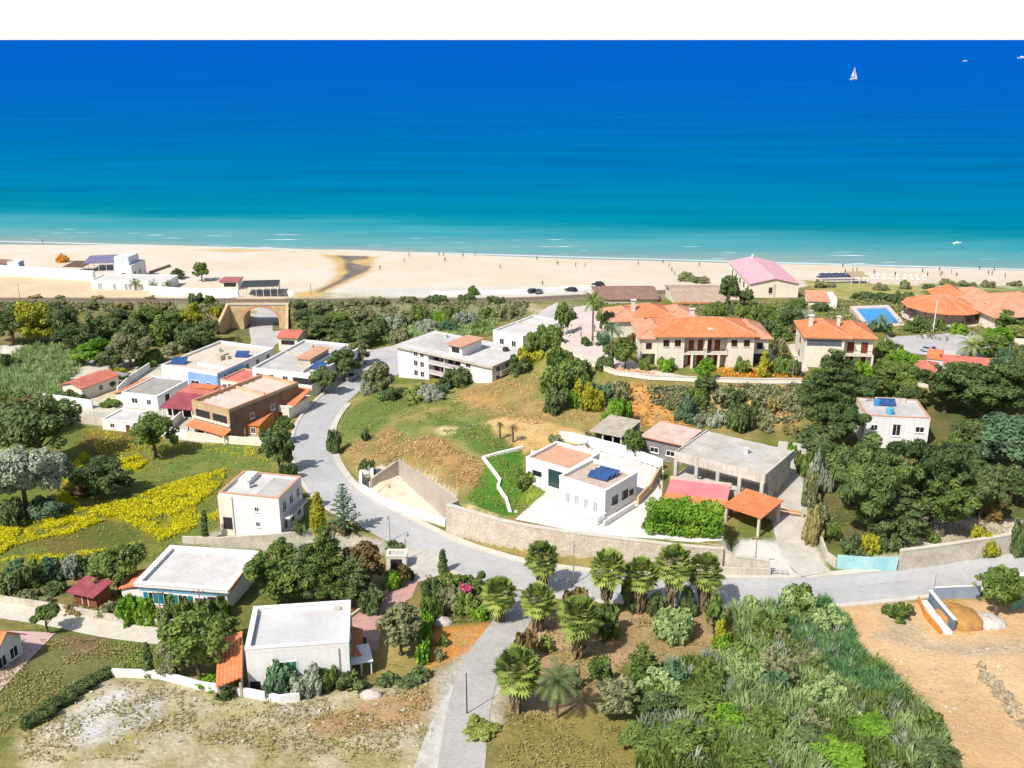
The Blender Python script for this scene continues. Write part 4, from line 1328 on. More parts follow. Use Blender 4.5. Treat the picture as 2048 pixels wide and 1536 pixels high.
h = House('beach_lodge', 'long low lodge with a dull brown roof on the beach side of the railway', (1195,597), (1315,596), (1300,574), 8.0, h=3.4, depth=15, cat='lodge')
h.body(W9, top=h.H - .2)
h.gable(T5, 0, h.W, 0, h.D, h.H - .2, 1.5, .5, ridge='x', wallm=W9)
for u in (.15, .35, .6, .85):
    h.win('f', h.W * u, 1.0, 1.2, 1.2)
h = House('beach_lodge', 'lodge with a tan gabled roof and orange ridge beside the pink roofed hall', (1352,602), (1456,602), (1440,572), 9.0, h=3.6, depth=19, cat='lodge')
h.body(W2, top=h.H - .2)
h.gable(T6, 0, h.W, 0, h.D, h.H - .2, 1.5, .6, ridge='x', wallm=W2)
h.part('verge_tiles', T1, MB().box(-.7, h.W + .7, -.75, -.45, h.H - .62, h.H - .2))
for u in (.15, .35, .6, .85):
    h.win('f', h.W * u, 1.0, 1.2, 1.2, FRB)
h = House('changing_block', 'low block with a faded orange roof left of the swimming pool', (1618,602), (1674,604), (1668,588), 11.5, h=3.2, depth=8, cat='outbuilding')
h.body(W2, top=h.H - .1)
h.shed(T2, -.3, h.W * .75, -.3, h.D + .2, h.H - .1, h.H + .9)
h.block('end_wall', W1, h.W * .76, h.W, -.2, h.D, -1, h.H + .8)
h.dark('f', h.W * .3, .6, h.W * .4, 1.6, 'doorway_shade')

# polygonal restaurant pavilion and its neighbours
def pavilion(name, label, px, py, rpx, zg, hh, rh, n, roofm, squash=0.8):
    c = V(px, py, zg)
    e = V(px + rpx, py, zg)
    r = float(np.linalg.norm(e - c))
    t = thing(name, label, 'pavilion', (c[0], c[1], zg), 0.2)
    mb = MB().cone((0, 0), r, hh, hh + rh, n).box(0, 0, 0, 0, 0, 0)
    MB().cone((0, 0), r, hh, hh + rh, n).build('roof', roofm, t)
    rr = MB()
    for k in range(n):
        a0 = 2 * math.pi * k / n
        rr.cyl((r * math.cos(a0), r * math.sin(a0), hh + .05), (0, 0, hh + rh), .12, .12, 5)
    rr.build('ridge_tiles', T2, t.children[0])
    MB().cyl((0, 0, -1), (0, 0, hh - .02), r * .62, r * .62, n).build('wall', W9, t)
    for k in range(n):
        a0 = 2 * math.pi * k / n
        MB().cyl((r * .9 * math.cos(a0), r * .9 * math.sin(a0), -1), (r * .9 * math.cos(a0), r * .9 * math.sin(a0), hh - .0), .18, .18, 6).build('column', FRB, t)
    MB().cyl((0, 0, -.2), (0, 0, .12), r * .98, r * .98, n).build('floor_slab', M_KERB, t)
    return t
pavilion('restaurant_pavilion', 'round restaurant pavilion with a faceted orange roof and open shaded veranda by the pool', 1884, 634, 80, 15.6, 3.0, 2.6, 12, T1)
h = House('resort_house', 'house with a steep two tier orange roof behind the round pavilion', (1885,604), (1945,606), (1945,580), 13.5, h=4.6, depth=12)
h.body(W2, top=h.H - .1)
h.hip(T1, 0, h.W, 0, h.D, h.H - .1, 2.6, .8)
h.win('f', h.W * .3, 2.2, 1.2, 1.3, FRB); h.win('f', h.W * .7, 2.2, 1.2, 1.3, FRB)
h = House('resort_house', 'orange roofed link house between the pavilion and the far right hip roof', (1942,606), (2010,604), (2005,580), 13.5, h=4.2, depth=12)
h.body(W2, top=h.H - .1)
h.hip(T2, 0, h.W, 0, h.D, h.H - .1, 2.2, .8)
h.dark('f', h.W * .7, .5, h.W * .4, 2.4, 'porch_shade')
h = House('resort_house', 'house with a broad salmon hip roof cut by the right edge of the photo', (1992,634), (2150,628), (2140,596), 14.5, h=4.6, depth=18)
h.body(W2, top=h.H - .1)
h.hip(T2, 0, h.W, 0, h.D, h.H - .1, 3.4, 1.0)
for u in (.1, .3, .5):
    h.win('f', h.W * u, 1.0, 1.2, 1.4, FRB)

# small houses below the grey lot
h = House('garden_cottage', 'cottage with a small pink and orange roof below the grey resort lot', (1833,742), (1880,746), (1868,722), 17.2, h=2.8, depth=6)
h.body(W2, top=h.H - .1)
h.hip(T7, 0, h.W, 0, h.D, h.H - .1, 1.0, .4)
h.win('f', h.W * .3, .9, .9, 1.1, FRB); h.door('f', h.W * .7, 1.0, 2.0)
h = House('garden_cottage', 'long cottage with a salmon roof and white wall beside the resort palm', (1890,727), (1978,734), (1975,716), 17.0, h=3.0, depth=6)
h.body(W1, top=h.H - .1)
h.gable(T7, 0, h.W, 0, h.D, h.H - .1, .9, .4, ridge='x', wallm=W1)
h.win('f', h.W * .2, .9, .9, 1.1, FRB); h.win('f', h.W * .6, .9, .9, 1.1, FRB)
h = House('garden_shed', 'shed with one orange and one grey roof panel next to the cottages', (1855,716), (1905,722), (1895,702), 17.0, h=2.6, depth=4.5, cat='shed')
h.body(W1, top=h.H - .1)
h.shed(T1, -.2, h.W * .6, -.2, h.D + .2, h.H - .1, h.H + .6)
h.shed(RF2, h.W * .61, h.W + .2, -.2, h.D + .2, h.H - .1, h.H + .5, name='grey_roof')
# ------------------------------------------------------------------ villa, workshops and houses along the main road
h = House('modern_villa', 'modern white villa cube with a gravel roof and blue solar array above the stone wall', (1119,951), (1211,981), (1281,946), 14.2, h=4.5, cat='villa')
W, D, H = h.W, h.D, h.H
h.flat(W1, mat('gravel_roof', S(226,206,188), rough=.95, col2=S(196,172,152), scale=1.2, fine=.15), W1, ph=.55)
for k in range(3):
    h.solar(W * .55 + k * .1, D * (.38 + .13 * k), H - .5, 3.3, 1.2, rz=.1, tilt=.45)
for u in (.3, .62): h.win('r', D * u, 1.4, 1.3, 1.2, IRON)
h.win('r', D * .82, 1.4, .8, .7, IRON)
for u in (.2, .4, .6, .8): h.win('f', W * u, .6, .7, 1.6, FRM, glass=mat('white_louvre', S(176,180,188), rough=.6), sill=False)
h.block('porch_slab', W1, -.5, W + .5, -2.6, -.003, -1.2, .25)
h.block('side_step', M_KERB, W + .003, W + 1.6, -2.6, D * .7, -1.2, -.02)
def balustrade(hs, x0, y0, x1, y1, z, hgt_=.95):
    mb = MB()
    L = math.hypot(x1 - x0, y1 - y0); n = max(2, int(L / .32))
    a = math.atan2(y1 - y0, x1 - x0)
    Mx = Matrix.Translation((x0, y0, z)) @ Matrix.Rotation(a, 4, 'Z')
    m2 = MB(Mx)
    m2.box(0, L, -.12, .12, hgt_ - .1, hgt_).box(0, L, -.12, .12, 0, .12)
    for k in range(n + 1):
        x = .07 + (L - .14) * k / n
        m2.cyl((x, 0, .12), (x, 0, hgt_ * .5), .05, .085, 6, False).cyl((x, 0, hgt_ * .5), (x, 0, hgt_ - .1), .085, .05, 6, False)
    return hs.part('balustrade', W1, m2)
balustrade(h, -.4, -2.4, W + .4, -2.4, .25)
balustrade(h, W + .4, -2.4, W + .4, -.2, .25)
balustrade(h, W + 1.45, -2.4, W + 1.45, D * .68, 0)
VILLA = h
h = House('villa_wing', 'low white wing with a terracotta gravel roof and glazed corner by the villa lawn', (1052,914), (1140,940), (1192,904), 14.2, h=3.8, cat='villa')
W, D, H = h.W, h.D, h.H
h.flat(W1, mat('terracotta_gravel', S(238,190,158), rough=.95, col2=S(214,160,126), scale=1.4, fine=.18), W1, ph=.5)
g = h.part('glazing', mat('green_tinted_glass', (.03, .06, .06), rough=.1, spec=.5), MB().box(W * .52, W * .96, -.03, -.003, .1, 2.9))
h.part('mullion', IRON, MB().box(W * .66, W * .67, -.07, -.031, .1, 2.9).box(W * .8, W * .81, -.07, -.031, .1, 2.9).box(W * .51, W * .97, -.07, -.031, 2.9, 3.0), g)
h.win('f', W * .26, 1.2, 1.6, .7, IRON)

h = House('concrete_house', 'unfinished concrete house with a wide grey flat roof and four dark open bays', (1351,902), (1530,947), (1561,892), 13.0, h=5.4)
W, D, H = h.W, h.D, h.H
h.part('rear_wall', W3, MB().box(.3, W - .3, 4.0, D, -2.5, H - .9))
h.part('base_wall', W3, MB().box(0, W, 0, 3.999, -2.5, 1.1))
h.part('roof', mat('weathered_screed', S(226,218,206), rough=.95, col2=S(190,180,166), scale=.3, fine=.12), MB().box(0.1, W - .1, 0.1, D, H - 1.2, H - .35))
b = MB().box(-.1, W + .1, -.15, .099, H - 1.6, H - .1).box(W - .099, W + .15, .1, D, H - 1.6, H - .1).box(-.15, .099, .1, D, H - 1.6, H - .1)
h.part('parapet', W3, b)
for k in range(5):
    x = .25 + (W - .5) * k / 4
    h.part('column', W3, MB().box(x - .28, x + .28, -.25, .3, -1.5, H - 1.601))
for k in range(4):
    xa, xb = .55 + (W - .5) * k / 4, -.05 + (W - .5) * (k + 1) / 4
    r = MB().box(xa, xb, -.05, .05, 1.103, 1.2)
    for q in range(11):
        x = xa + .1 + (xb - xa - .2) * q / 10
        r.box(x - .03, x + .03, -.03, .03, H - 1.603, H - 1.9)
    h.part('lintel_rail', W3, r)
for y_ in (2.5, 6): h.part('column', W3, MB().box(W - .3, W + .1, y_, y_ + .5, -1, H - 1.601))
h.chimney(W * .62, D * .55, H - .6, .5, .9)
h.part('roof_puddle', RF2, MB().box(W * .35, W * .8, D * .3, D * .75, H - .347, H - .33))
h = House('workshop', 'open shed with a patched grey roof at the foot of the orange cliff', (1186,860), (1244,872), (1268,842), 13.0, h=3.0, cat='shed')
W, D, H = h.W, h.D, h.H
h.part('rear_wall', W3, MB().box(0, W, D - .4, D, -1, H - .1).box(0, .3, .5, D - .401, -1, H - .1))
h.shed(mat('patched_sheeting', S(216,206,190), rough=.9, col2=S(176,162,140), scale=.7, fine=.15), -.4, W + .2, -.6, D + .2, H - .1, H + .15)
h.posts(W3, [(W * .35, 0), (W * .7, 0), (W - .1, 0)], -1, H - .1)
h.dark('f', W * .6, .1, W * .7, 2.0, 'bay_shade').location.y += 2.5  # upright near-black sheet inside the shed, painting in its shade
h = House('workshop', 'long grey shed with rust stained pale roof joined to the concrete house', (1286,870), (1367,888), (1396,859), 13.0, h=3.8, cat='shed')
W, D, H = h.W, h.D, h.H
h.body(mat('dark_cement_wall', S(168,162,160), rough=.9, col2=S(134,128,126), scale=.4), top=H - .2)
h.part('roof', mat('stained_roof', S(234,222,214), rough=.9, col2=S(222,178,150), scale=.55, fine=.1), MB().box(-.3, W + .2, -.4, D + .2, H - .2, H))
h.part('gutter', COP, MB().box(-.3, W + .2, -.55, -.401, H - .2, H - .05))
h.win('f', W * .3, 1.2, 1.4, .8); h.win('f', W * .7, 1.2, 1.4, .8)
h = House('garage', 'garage block with a pink painted roof terrace behind the clipped hedge', (1331,991), (1452,1006), (1474,974), 13.2, h=2.2, cat='garage')
W, D, H = h.W, h.D, h.H
h.body(mat('yellow_stucco', S(244,206,136), rough=.85, col2=S(226,180,112), scale=.4), top=H - .3)
h.part('roof_terrace', mat('pink_floor_paint', S(242,156,158), rough=.8, col2=S(230,134,138), scale=.4, fine=.06), MB().box(-.1, W + .1, D * .16, D + .1, H - .3, H))
h.shed(T1, -.2, W + .2, -.6, D * .16 - .003, H - .7, H - .1, name='eave_roof')
h.part('kerb', W9, MB().box(-.25, W + .25, D + .101, D + .35, H - .4, H + .4))
h.dark('f', W * .5, .1, 2.4, 1.8, 'garage_door', m=FRB)
h = House('carport', 'open carport with a smooth orange roof at the end of the garage', (1452,1008), (1522,1031), (1528,993), 12.4, h=3.2, cat='carport')
W, D, H = h.W, h.D, h.H
h.shed(T1, -.3, W + .3, -.4, D + .3, H - .35, H + .1)
h.posts(W9, [(.2, 0), (W - .2, 0), (W - .2, D - .2), (.2, D - .2)], -1.5, H - .35, .35)
h.part('rear_wall', W9, MB().box(0, W, D - .1, D + .1, -1.5, H - .35))
h = House('pine_house', 'white house with a grey flat roof and terracotta coping half hidden by pines', (1732,830), (1861,836), (1831,799), 15.8, h=4.6)
W, D, H = h.W, h.D, h.H
h.flat(W1, RF2, COP, ph=.45)
h.win('f', W * .5, 1.2, 1.2, 2.0, FRM, name='window'); h.win('f', W * .86, 2.0, 1.3, .9); h.win('f', W * .15, 2.0, 1.0, .9)
h.tank(W * .42, D * .25, H - .4, .6, 1.2, mat('cyan_plastic', S(90,196,226), rough=.4))
h.tank(W * .3, D * .7, H - .4, .6, 1.1); h.solar(W * .45, D * .65, H - .4, 3.0, 1.4)
h.block('roof_wall', W9, W * .3, W * .8, D * .92, D * .95, H - .42, H + .3)
h = House('corner_house', 'tall white two storey house on the inside of the bend with terracotta coping', (437,984), (557,996), (581,950), 8.4, h=6.8)
W, D, H = h.W, h.D, h.H
h.flat(W1, RF1, COP, ph=.5)
h.win('f', W * .1, 3.9, 1.2, .6); h.win('f', W * .62, 4.2, .6, .7); h.win('f', W * .62, 1.7, .6, .7)
h.dark('f', W * .12, .8, 1.5, 2.0, 'arch_shade')
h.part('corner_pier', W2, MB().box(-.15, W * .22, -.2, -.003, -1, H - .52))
h.dark('f', W * .12, .8, 1.5, 2.0, 'doorway_shade', d=.23)
for k in range(3):
    h.win('r', D * (.2 + .3 * k), 4.0, 1.1, 1.4); h.win('r', D * (.2 + .3 * k), .9, 1.1, 1.4)
h.balcony('r', D * .5, 3.2, D * .8, 1.2, W1, 'iron')
h.block('stair_box', W1, W * .12, W * .3, D * .5, D * .9, H - .52, H + .45)
h.chimney(W * .34, D * .4, H - .4, .5, 1.0)
h.block('roof_seam', RF2, W * .55, W * .98, D * .05, D * .95, H - .468, H - .455)
h = House('bungalow', 'bungalow with a broad plain white roof and blue shutters above a vine pergola', (275,1164), (452,1177), (490,1103), 9.5, h=3.9)
W, D, H = h.W, h.D, h.H
h.flat(W1, RF1, W1, ph=.5, over=.35)
h.part('orange_verge', COP, MB().box(W + .42, W + .56, -.3, D + .3, H - .5, H - .02))
for u in (.16, .28): h.win('f', W * u, 1.0, 1.2, 1.5, shut=SHG)
h.win('f', W * .5, 1.0, 1.2, 1.4, shut=SHG); h.door('f', W * .68, 1.1, 2.2)
h.part('blue_band', mat('pale_blue_trim', S(120,196,226), rough=.7), MB().box(.1, W - .1, -.06, -.003, H - 1.15, H - .9))
h.dark('f', W * .88, .2, W * .2, 2.3, 'porch_shade')
h.part('side_roof', T1, MB().prism([(-3.5, 1), (-.4, 1), (-.4, D * .6), (-3.5, D * .6)], (1.9, 2.7, 2.7, 1.9), (2.05, 2.85, 2.85, 2.05)))
h.part('side_room', W1, MB().box(-3.2, -.003, 1.3, D * .55, -1, 1.9))
h = House('white_house', 'square white house with a grey flat roof and green shutters near the lane', (490,1298), (697,1283), (699,1200), 11.4, h=6.2)
W, D, H = h.W, h.D, h.H
h.flat(W1, mat('pale_roof_membrane', S(232,230,228), rough=.85, col2=S(212,208,204), scale=.2, fine=.04), W1, ph=.6, pt=.45)
for u in (.3, .43): h.win('f', W * u, 2.7, 1.1, 1.5, fm=FRM, glass=SHW, bars=1)
h.block('base_plinth', W1, W * .13, W + .06, -.08, -.003, -2, .5)
h.dark('f', W * .065, -.9, W * .1, 2.9, 'basement_shade')  # dark slab painting the shade of the open basement on the wall
for v in (.2, .5, .8): h.win('r', D * v, 2.6, 1.2, 1.5, shut=SHW)
h.door('r', D * .35, 1.2, 2.2)
h.part('drain_pipe', STEEL, MB().cyl((W * .9, -.1, 0), (W * .9, -.1, H - .7), .05, .05, 6))
h.block('roof_hatch', W9, W * .83, W * .9, D * .86, D * .93, H - .57, H - .3)
h.part('side_roof', T1, MB().prism([(W + .1, D * .3), (W + 1.3, D * .3), (W + 1.3, D * .95), (W + .1, D * .95)], (2.75, 2.3, 2.3, 2.75), (2.9, 2.45, 2.45, 2.9)))
h.posts(W9, [(W + 1.15, D * .33), (W + 1.15, D * .62), (W + 1.15, D * .92)], -1, 2.3, .22)
WHITEH = h
h = House('lean_to', 'orange tiled lean to along the left wall of the square white house', (431,1368), (487,1360), (487,1268), 12.0, h=3.0, cat='lean to')
W, D, H = h.W, h.D, h.H
h.shed(T1, 0, W - .1, 0, D, H - .5, H + .3, axis='x')
h.posts(W9, [(.3, .3), (.3, D / 2), (.3, D - .3), (W - .4, .3)], -1, H - .45, .25)
h.part('rear_wall', W9, MB().box(W - .35, W - .15, .6, D, -1, H - .1))
h = House('roadside_house', 'house with an orange roof cut by the left edge above the pink paved yard', (-134,1298), (-18,1315), (20,1265), 10.8, h=3.2)
W, D, H = h.W, h.D, h.H
h.body(W1, top=H - .05)
h.gable(T1, 0, W, 0, D, H - .05, 1.8, .5, ridge='x', wallm=W1)
for v in (.3, .7): h.win('r', D * v, 1.0, 1.2, 1.3)
h.win('f', W * .8, 1.0, 1.2, 1.3)
h = House('garden_shed', 'small timber shed with a maroon roof beside the olive scrub on the left', (139,1177), (187,1188), (193,1160), 9.6, h=2.6, cat='shed')
W, D, H = h.W, h.D, h.H
h.body(FRB, top=H - .4, x0=.1, x1=W - .1, y0=.4)
h.shed(T4, -.3, W + .3, -.4, D + .3, H - .45, H)
h.door('f', W * .5, .9, 1.9, y=.4)
h = House('gate_lodge', 'tiny flat roofed gate store at the entrance apron by the main road', (772,1112), (812,1112), (812,1098), 9.6, h=2.4, cat='outbuilding')
h.flat(W2, RF2, W2, ph=.25); h.dark('f', h.W * .5, .1, 1.6, 1.8, 'doorway_shade')

# ------------------------------------------------------------------ walls, fences and barriers
def wall(name, label, pts, hgt_=None, ztops=None, t=.3, m=None, group=None, zb=None, world=False, cop=None, cat='wall', step=1.2):
    """wall along a line; either a height over the ground or top heights at the points"""
    P = []
    for i, p in enumerate(pts):
        if ztops is not None:
            q = V(p[0], p[1], ztops[i]); P.append((q[0], q[1], ztops[i]))
        else:
            g = G(*p); P.append((g[0], g[1], 0))
    Q = []
    for a, b in zip(P[:-1], P[1:]):
        n = max(1, int(math.hypot(b[0] - a[0], b[1] - a[1]) / step))
        for k in range(n):
            s = k / n
            Q.append([a[j] * (1 - s) + b[j] * s for j in range(3)])
    Q.append(list(P[-1]))
    Q = np.array(Q)
    N = offsets(Q)
    gz = hgt(Q[:, 0], Q[:, 1])
    top = Q[:, 2] if ztops is not None else gz + hgt_
    if ztops is None and len(top) > 4:
        for _ in range(3): top[1:-1] = (top[:-2] + top[1:-1] + top[2:]) / 3
    lo = np.minimum(np.minimum(hgt(Q[:, 0] + N[:, 0] * 1.5, Q[:, 1] + N[:, 1] * 1.5), hgt(Q[:, 0] - N[:, 0] * 1.5, Q[:, 1] - N[:, 1] * 1.5)), gz) - .6
    mb = MB()
    for k in range(len(Q)):
        for s, z in ((1, lo[k]), (-1, lo[k]), (-1, top[k]), (1, top[k])):
            mb.v.append((Q[k, 0] + N[k, 0] * s * t / 2, Q[k, 1] + N[k, 1] * s * t / 2, z))
    for k in range(len(Q) - 1):
        i = 4 * k
        for a, b in ((0, 1), (1, 2), (2, 3), (3, 0)):
            mb.f.append((i + a, i + b, i + 4 + b, i + 4 + a))
    e = 4 * (len(Q) - 1)
    mb.f += [(3, 2, 1, 0), (e, e + 1, e + 2, e + 3)]
    c = Q[len(Q) // 2]
    o = mb.build(name, m or W9)
    bm = bmesh.new(); bm.from_mesh(o.data); bmesh.ops.recalc_face_normals(bm, faces=bm.faces); bm.to_mesh(o.data); bm.free()
    tag(o, label, cat, group)
    if cop is not None:
        m2 = MB()
        for k in range(len(Q)):
            for s, z in ((1, .003), (-1, .003), (-1, .13), (1, .13)):
                m2.v.append((Q[k, 0] + N[k, 0] * s * (t / 2 + .06), Q[k, 1] + N[k, 1] * s * (t / 2 + .06), top[k] + z))
        m2.f = list(mb.f)
        k_ = m2.build('coping', cop, o)
        bm = bmesh.new(); bm.from_mesh(k_.data); bmesh.ops.recalc_face_normals(bm, faces=bm.faces); bm.to_mesh(k_.data); bm.free()
    return o

wall('stone_retaining_wall', 'long pale stone retaining wall under the villa terrace along the main road', [(893,1010),(905,1012),(1000,1040),(1060,1052),(1150,1066),(1250,1078),(1350,1090),(1447,1098)], ztops=[14.6]*8, t=.6, m=W8, cop=M_KERB)
wall('plain_retaining_wall', 'grey rendered retaining wall rising from the layby beside the brown slope', [(742,957),(797,919),(916,1000),(893,1010)], ztops=[10.6,12.4,14.6,14.6], t=.4, m=mat('grey_render', S(214,200,186), rough=.9, col2=S(190,176,160), scale=.3, fine=.08))
wall('white_wall', 'bright white low wall between the layby and the pavement of the bend', [(722,982),(765,1010),(830,1034),(892,1054)], 1.3, t=.35, m=W1)
wall('white_wall', 'short white block wall and gate pier at the upper end of the layby', [(722,984),(722,966),(748,958)], 1.9, t=.5, m=W1)
wall('resort_wall', 'curving white retaining wall with a rail along the edge of the resort terrace', [(1116,668),(1119,682),(1136,695),(1180,721),(1230,741),(1300,751),(1400,755),(1500,758),(1604,758)], ztops=[18.8]*9, t=.45, m=W2, cop=M_KERB)
wall('boundary_wall', 'white wall stepping behind the modern villa towards the concrete house', [(1118,882),(1140,884),(1190,896),(1250,912),(1326,940)], 1.8, t=.3, m=W1)
wall('boundary_wall', 'yellow garden wall between the villa yard and the pink roof terrace', [(1322,948),(1300,985),(1275,1012)], 1.5, t=.3, m=mat('sand_stucco', S(232,206,160), rough=.9, col2=S(206,178,132), scale=.4))
wall('lawn_edging', 'thin white edging wall winding round the villa lawn', [(1046,897),(966,918),(985,942),(1000,962),(996,978),(1012,1000),(1032,1026)], .45, t=.45, m=W1)
wall('grey_wall', 'pale grey wall below the wide apron beside the drive with the orange bar', [(1447,1098),(1470,1112),(1540,1122)], ztops=[14.4,13.6,13.2], t=.4, m=W9, cop=M_KERB)
wall('grey_wall', 'low rendered roadside wall behind the short guard rail', [(1438,1150),(1480,1152),(1540,1153)], 1.2, t=.35, m=W9)
wall('stone_roadside_wall', 'weathered stone wall holding the pine garden above the right end of the main road', [(1796,1141),(1850,1134),(1900,1127),(1980,1114),(2060,1099),(2200,1074)], 3.0, t=.5, m=mat('weathered_masonry', S(228,218,202), rough=.95, col2=S(194,182,164), scale=.5, fine=.2, bump=.3, bscale=2), cop=M_KERB)
wall('painted_wall', 'roadside wall painted pale turquoise next to the weathered stone wall', [(1672,1138),(1730,1142),(1792,1142)], 2.0, t=.35, m=mat('turquoise_paint', S(196,232,228), rough=.8, col2=S(150,212,222), scale=.5, fine=.08))
wall('painted_wall', 'pale wall climbing beside the drive from the turquoise wall to the pines', [(1642,1040),(1640,1090),(1652,1120),(1672,1138)], 1.4, t=.3, m=W9)
wall('track_wall', 'long concrete wall beside the track on the left below the maroon shed', [(-200,1200),(0,1204),(120,1222),(240,1244),(390,1256)], .9, t=.35, m=W9)
wall('white_wall', 'white wall crossing the rough plot below the umbrella tree and lean to', [(226,1354),(320,1358),(400,1380),(500,1396),(560,1406),(600,1402)], 1.0, t=.35, m=W1)
wall('terrace_wall', 'grey terrace wall in front of the tall white house on the bend', [(366,1086),(440,1088),(520,1084),(600,1076),(640,1066)], 1.1, t=.35, m=W9)
wall('yard_wall', 'white yard wall beside the isolated red roofed house on the left', [(88,804),(130,810),(186,818)], 2.0, t=.3, m=W1)
wall('yard_wall', 'grey yard wall stepping down beside the white store on the left', [(118,842),(200,850),(285,866)], 1.6, t=.3, m=W9)
wall('yard_wall', 'cream wall closing the yard in front of the ochre house and porch annex', [(376,878),(420,884),(480,889),(536,892)], 1.6, t=.3, m=W2)
wall('yard_wall', 'white wall along the sunlit alley left of the ochre house', [(376,878),(330,870),(365,838)], 1.8, t=.3, m=W1)
wall('yard_wall', 'long white yard wall above the rear lane of the pale blue terrace', [(236,790),(262,765),(300,740)], 1.8, t=.3, m=W1)
wall('garden_wall', 'low cream wall fronting the resort cottages above the pines', [(1828,752),(1890,752),(1990,744)], 1.2, t=.3, m=W2)
wall('lot_wall', 'long white wall at the right edge beyond the grey resort lot', [(2000,690),(2050,692),(2200,694)], 1.6, t=.3, m=W2)
wall('driveway_kerb', 'pale kerb along the pink brick driveway', [(700,1238),(740,1208),(804,1166)], .4, t=.3, m=M_KERB, cat='kerb')
wall('pale_garden_wall', 'broken limestone wall in the dry garden under the pines', [(1800,1060),(1850,1046),(1900,1044),(1960,1060)], .8, t=.4, m=W8)

def rail(name, label, pts, n, zt=1.0, m=None, cat='railing'):
    Pw = [G(*p) for p in pts]
    Q = catmull([Vector((p[0], p[1])) for p in Pw], 1.6) if len(Pw) > 2 else np.array([[a[0] * (1 - s) + b[0] * s, a[1] * (1 - s) + b[1] * s] for a, b in [(Pw[0], Pw[1])] for s in np.linspace(0, 1, n)])
    z = hgt(Q[:, 0], Q[:, 1])
    t = thing(name, label, cat, (Q[0, 0], Q[0, 1], z[0]))
    o = np.array([Q[0, 0], Q[0, 1], z[0]])
    for k in range(0, len(Q)):
        MB().cyl((Q[k, 0] - o[0], Q[k, 1] - o[1], z[k] - .3 - o[2]), (Q[k, 0] - o[0], Q[k, 1] - o[1], z[k] + zt - o[2]), .05, .05, 6).build('post', m or STEEL, t)
    for f in (.55, 1.0):
        MB().tube([(Q[k, 0] - o[0], Q[k, 1] - o[1], z[k] + zt * f - o[2]) for k in range(len(Q))], .045).build('rail_bar', m or STEEL, t)
    return t
rail('guard_rail', 'short grey guard rail on the verge before the mouth of the drive', [(1505,1150),(1574,1154)], 8, .9)

def pole(label, px, py, row, kind='utility_pole', r=.1, arm=False, m=None, cat=None, lamp=False):
    g = G(px, py)
    top = ztop(g[0], g[1], row) - g[2]
    t = thing(kind, label, cat or 'pole', g)
    MB().cyl((0, 0, -.5), (0, 0, top), r, r * .65, 8).build('shaft', m or mat('weathered_pole', S(176,166,150), rough=.9), t)
    if lamp:
        MB().cyl((0, 0, top - .1), (0, -1.1, top + .15), .05, .04, 6).build('arm', STEEL, t)
        MB().box(-.14, .14, -1.6, -1.0, top + .08, top + .22).build('lamp_head', STEEL, t)
    elif arm:
        MB().box(-.7, .7, -.06, .06, top - .5, top - .38).build('crossarm', FRB, t)
        for s in (-.6, 0, .6):
            MB().cyl((s, 0, top - .38), (s, 0, top - .2), .05, .04, 6).build('insulator', GL, t)
    return t
pole('street lamp on the pavement under the middle of the stone wall', 1146, 1172, 1084, 'street_lamp', .09, lamp=True, cat='lamp')
pole('tall pole standing on the verge left of the guard rail', 1508, 1150, 1072, arm=True)
pole('wooden pole beside the track wall below the white roofed bungalow', 326, 1262, 1180, arm=True)
pole('second wooden pole further right in the bungalow garden', 404, 1244, 1178, arm=True)
pole('dark thin pole on the verge of the lane at the bottom of the photo', 934, 1428, 1346, m=IRON, r=.08)
pole('street lamp at the white layby wall on the bend', 742, 992, 930, 'street_lamp', .09, lamp=True, cat='lamp')
pole('tall white lamp mast behind the grey lot in front of the round pavilion', 1866, 664, 600, 'lamp_mast', .14, lamp=True, m=W1, cat='lamp')
pole('pole at the gate of the brick driveway', 812, 1122, 1076, arm=False)
pole('street lamp at the kerb by the entrance apron', 780, 1082, 1030, 'street_lamp', .08, lamp=True, cat='lamp')
pole('slim pole on the construction plot by the grey sheet fence', 1866, 1192, 1148, r=.07, m=STEEL)
pole('lamp post on the hedge side of the resort wall', 1584, 764, 712, 'street_lamp', .09, lamp=True, cat='lamp')
pole('pole standing by the beach wall on the far left', 40, 598, 565, r=.1)
pole('leaning pole on the sand beside the stream mouth', 622, 590, 566, r=.12)
pole('pole beside the dark canopy bar near the underpass', 559, 582, 560, r=.12)

# orange bar across the drive
g0, g1 = G(1543, 1026), G(1604, 1036)
t = thing('bar_gate', 'orange bar gate closing the concrete drive between garage and pines', 'gate', g0)
d = g1 - g0
MB().cyl((0, 0, .9), (d[0], d[1], d[2] + .9), .14, .14, 8).build('beam', mat('orange_paint', S(226,150,70), rough=.6), t)
MB().cyl((0, 0, .45), (d[0], d[1], d[2] + .45), .1, .1, 8).build('beam', MATS['orange_paint'], t)
for q in (Vector((0, 0, 0)), Vector(d)):
    MB().box(q.x - .15, q.x + .15, q.y - .15, q.y + .15, q.z - .4, q.z + 1.3).build('post', W9, t)

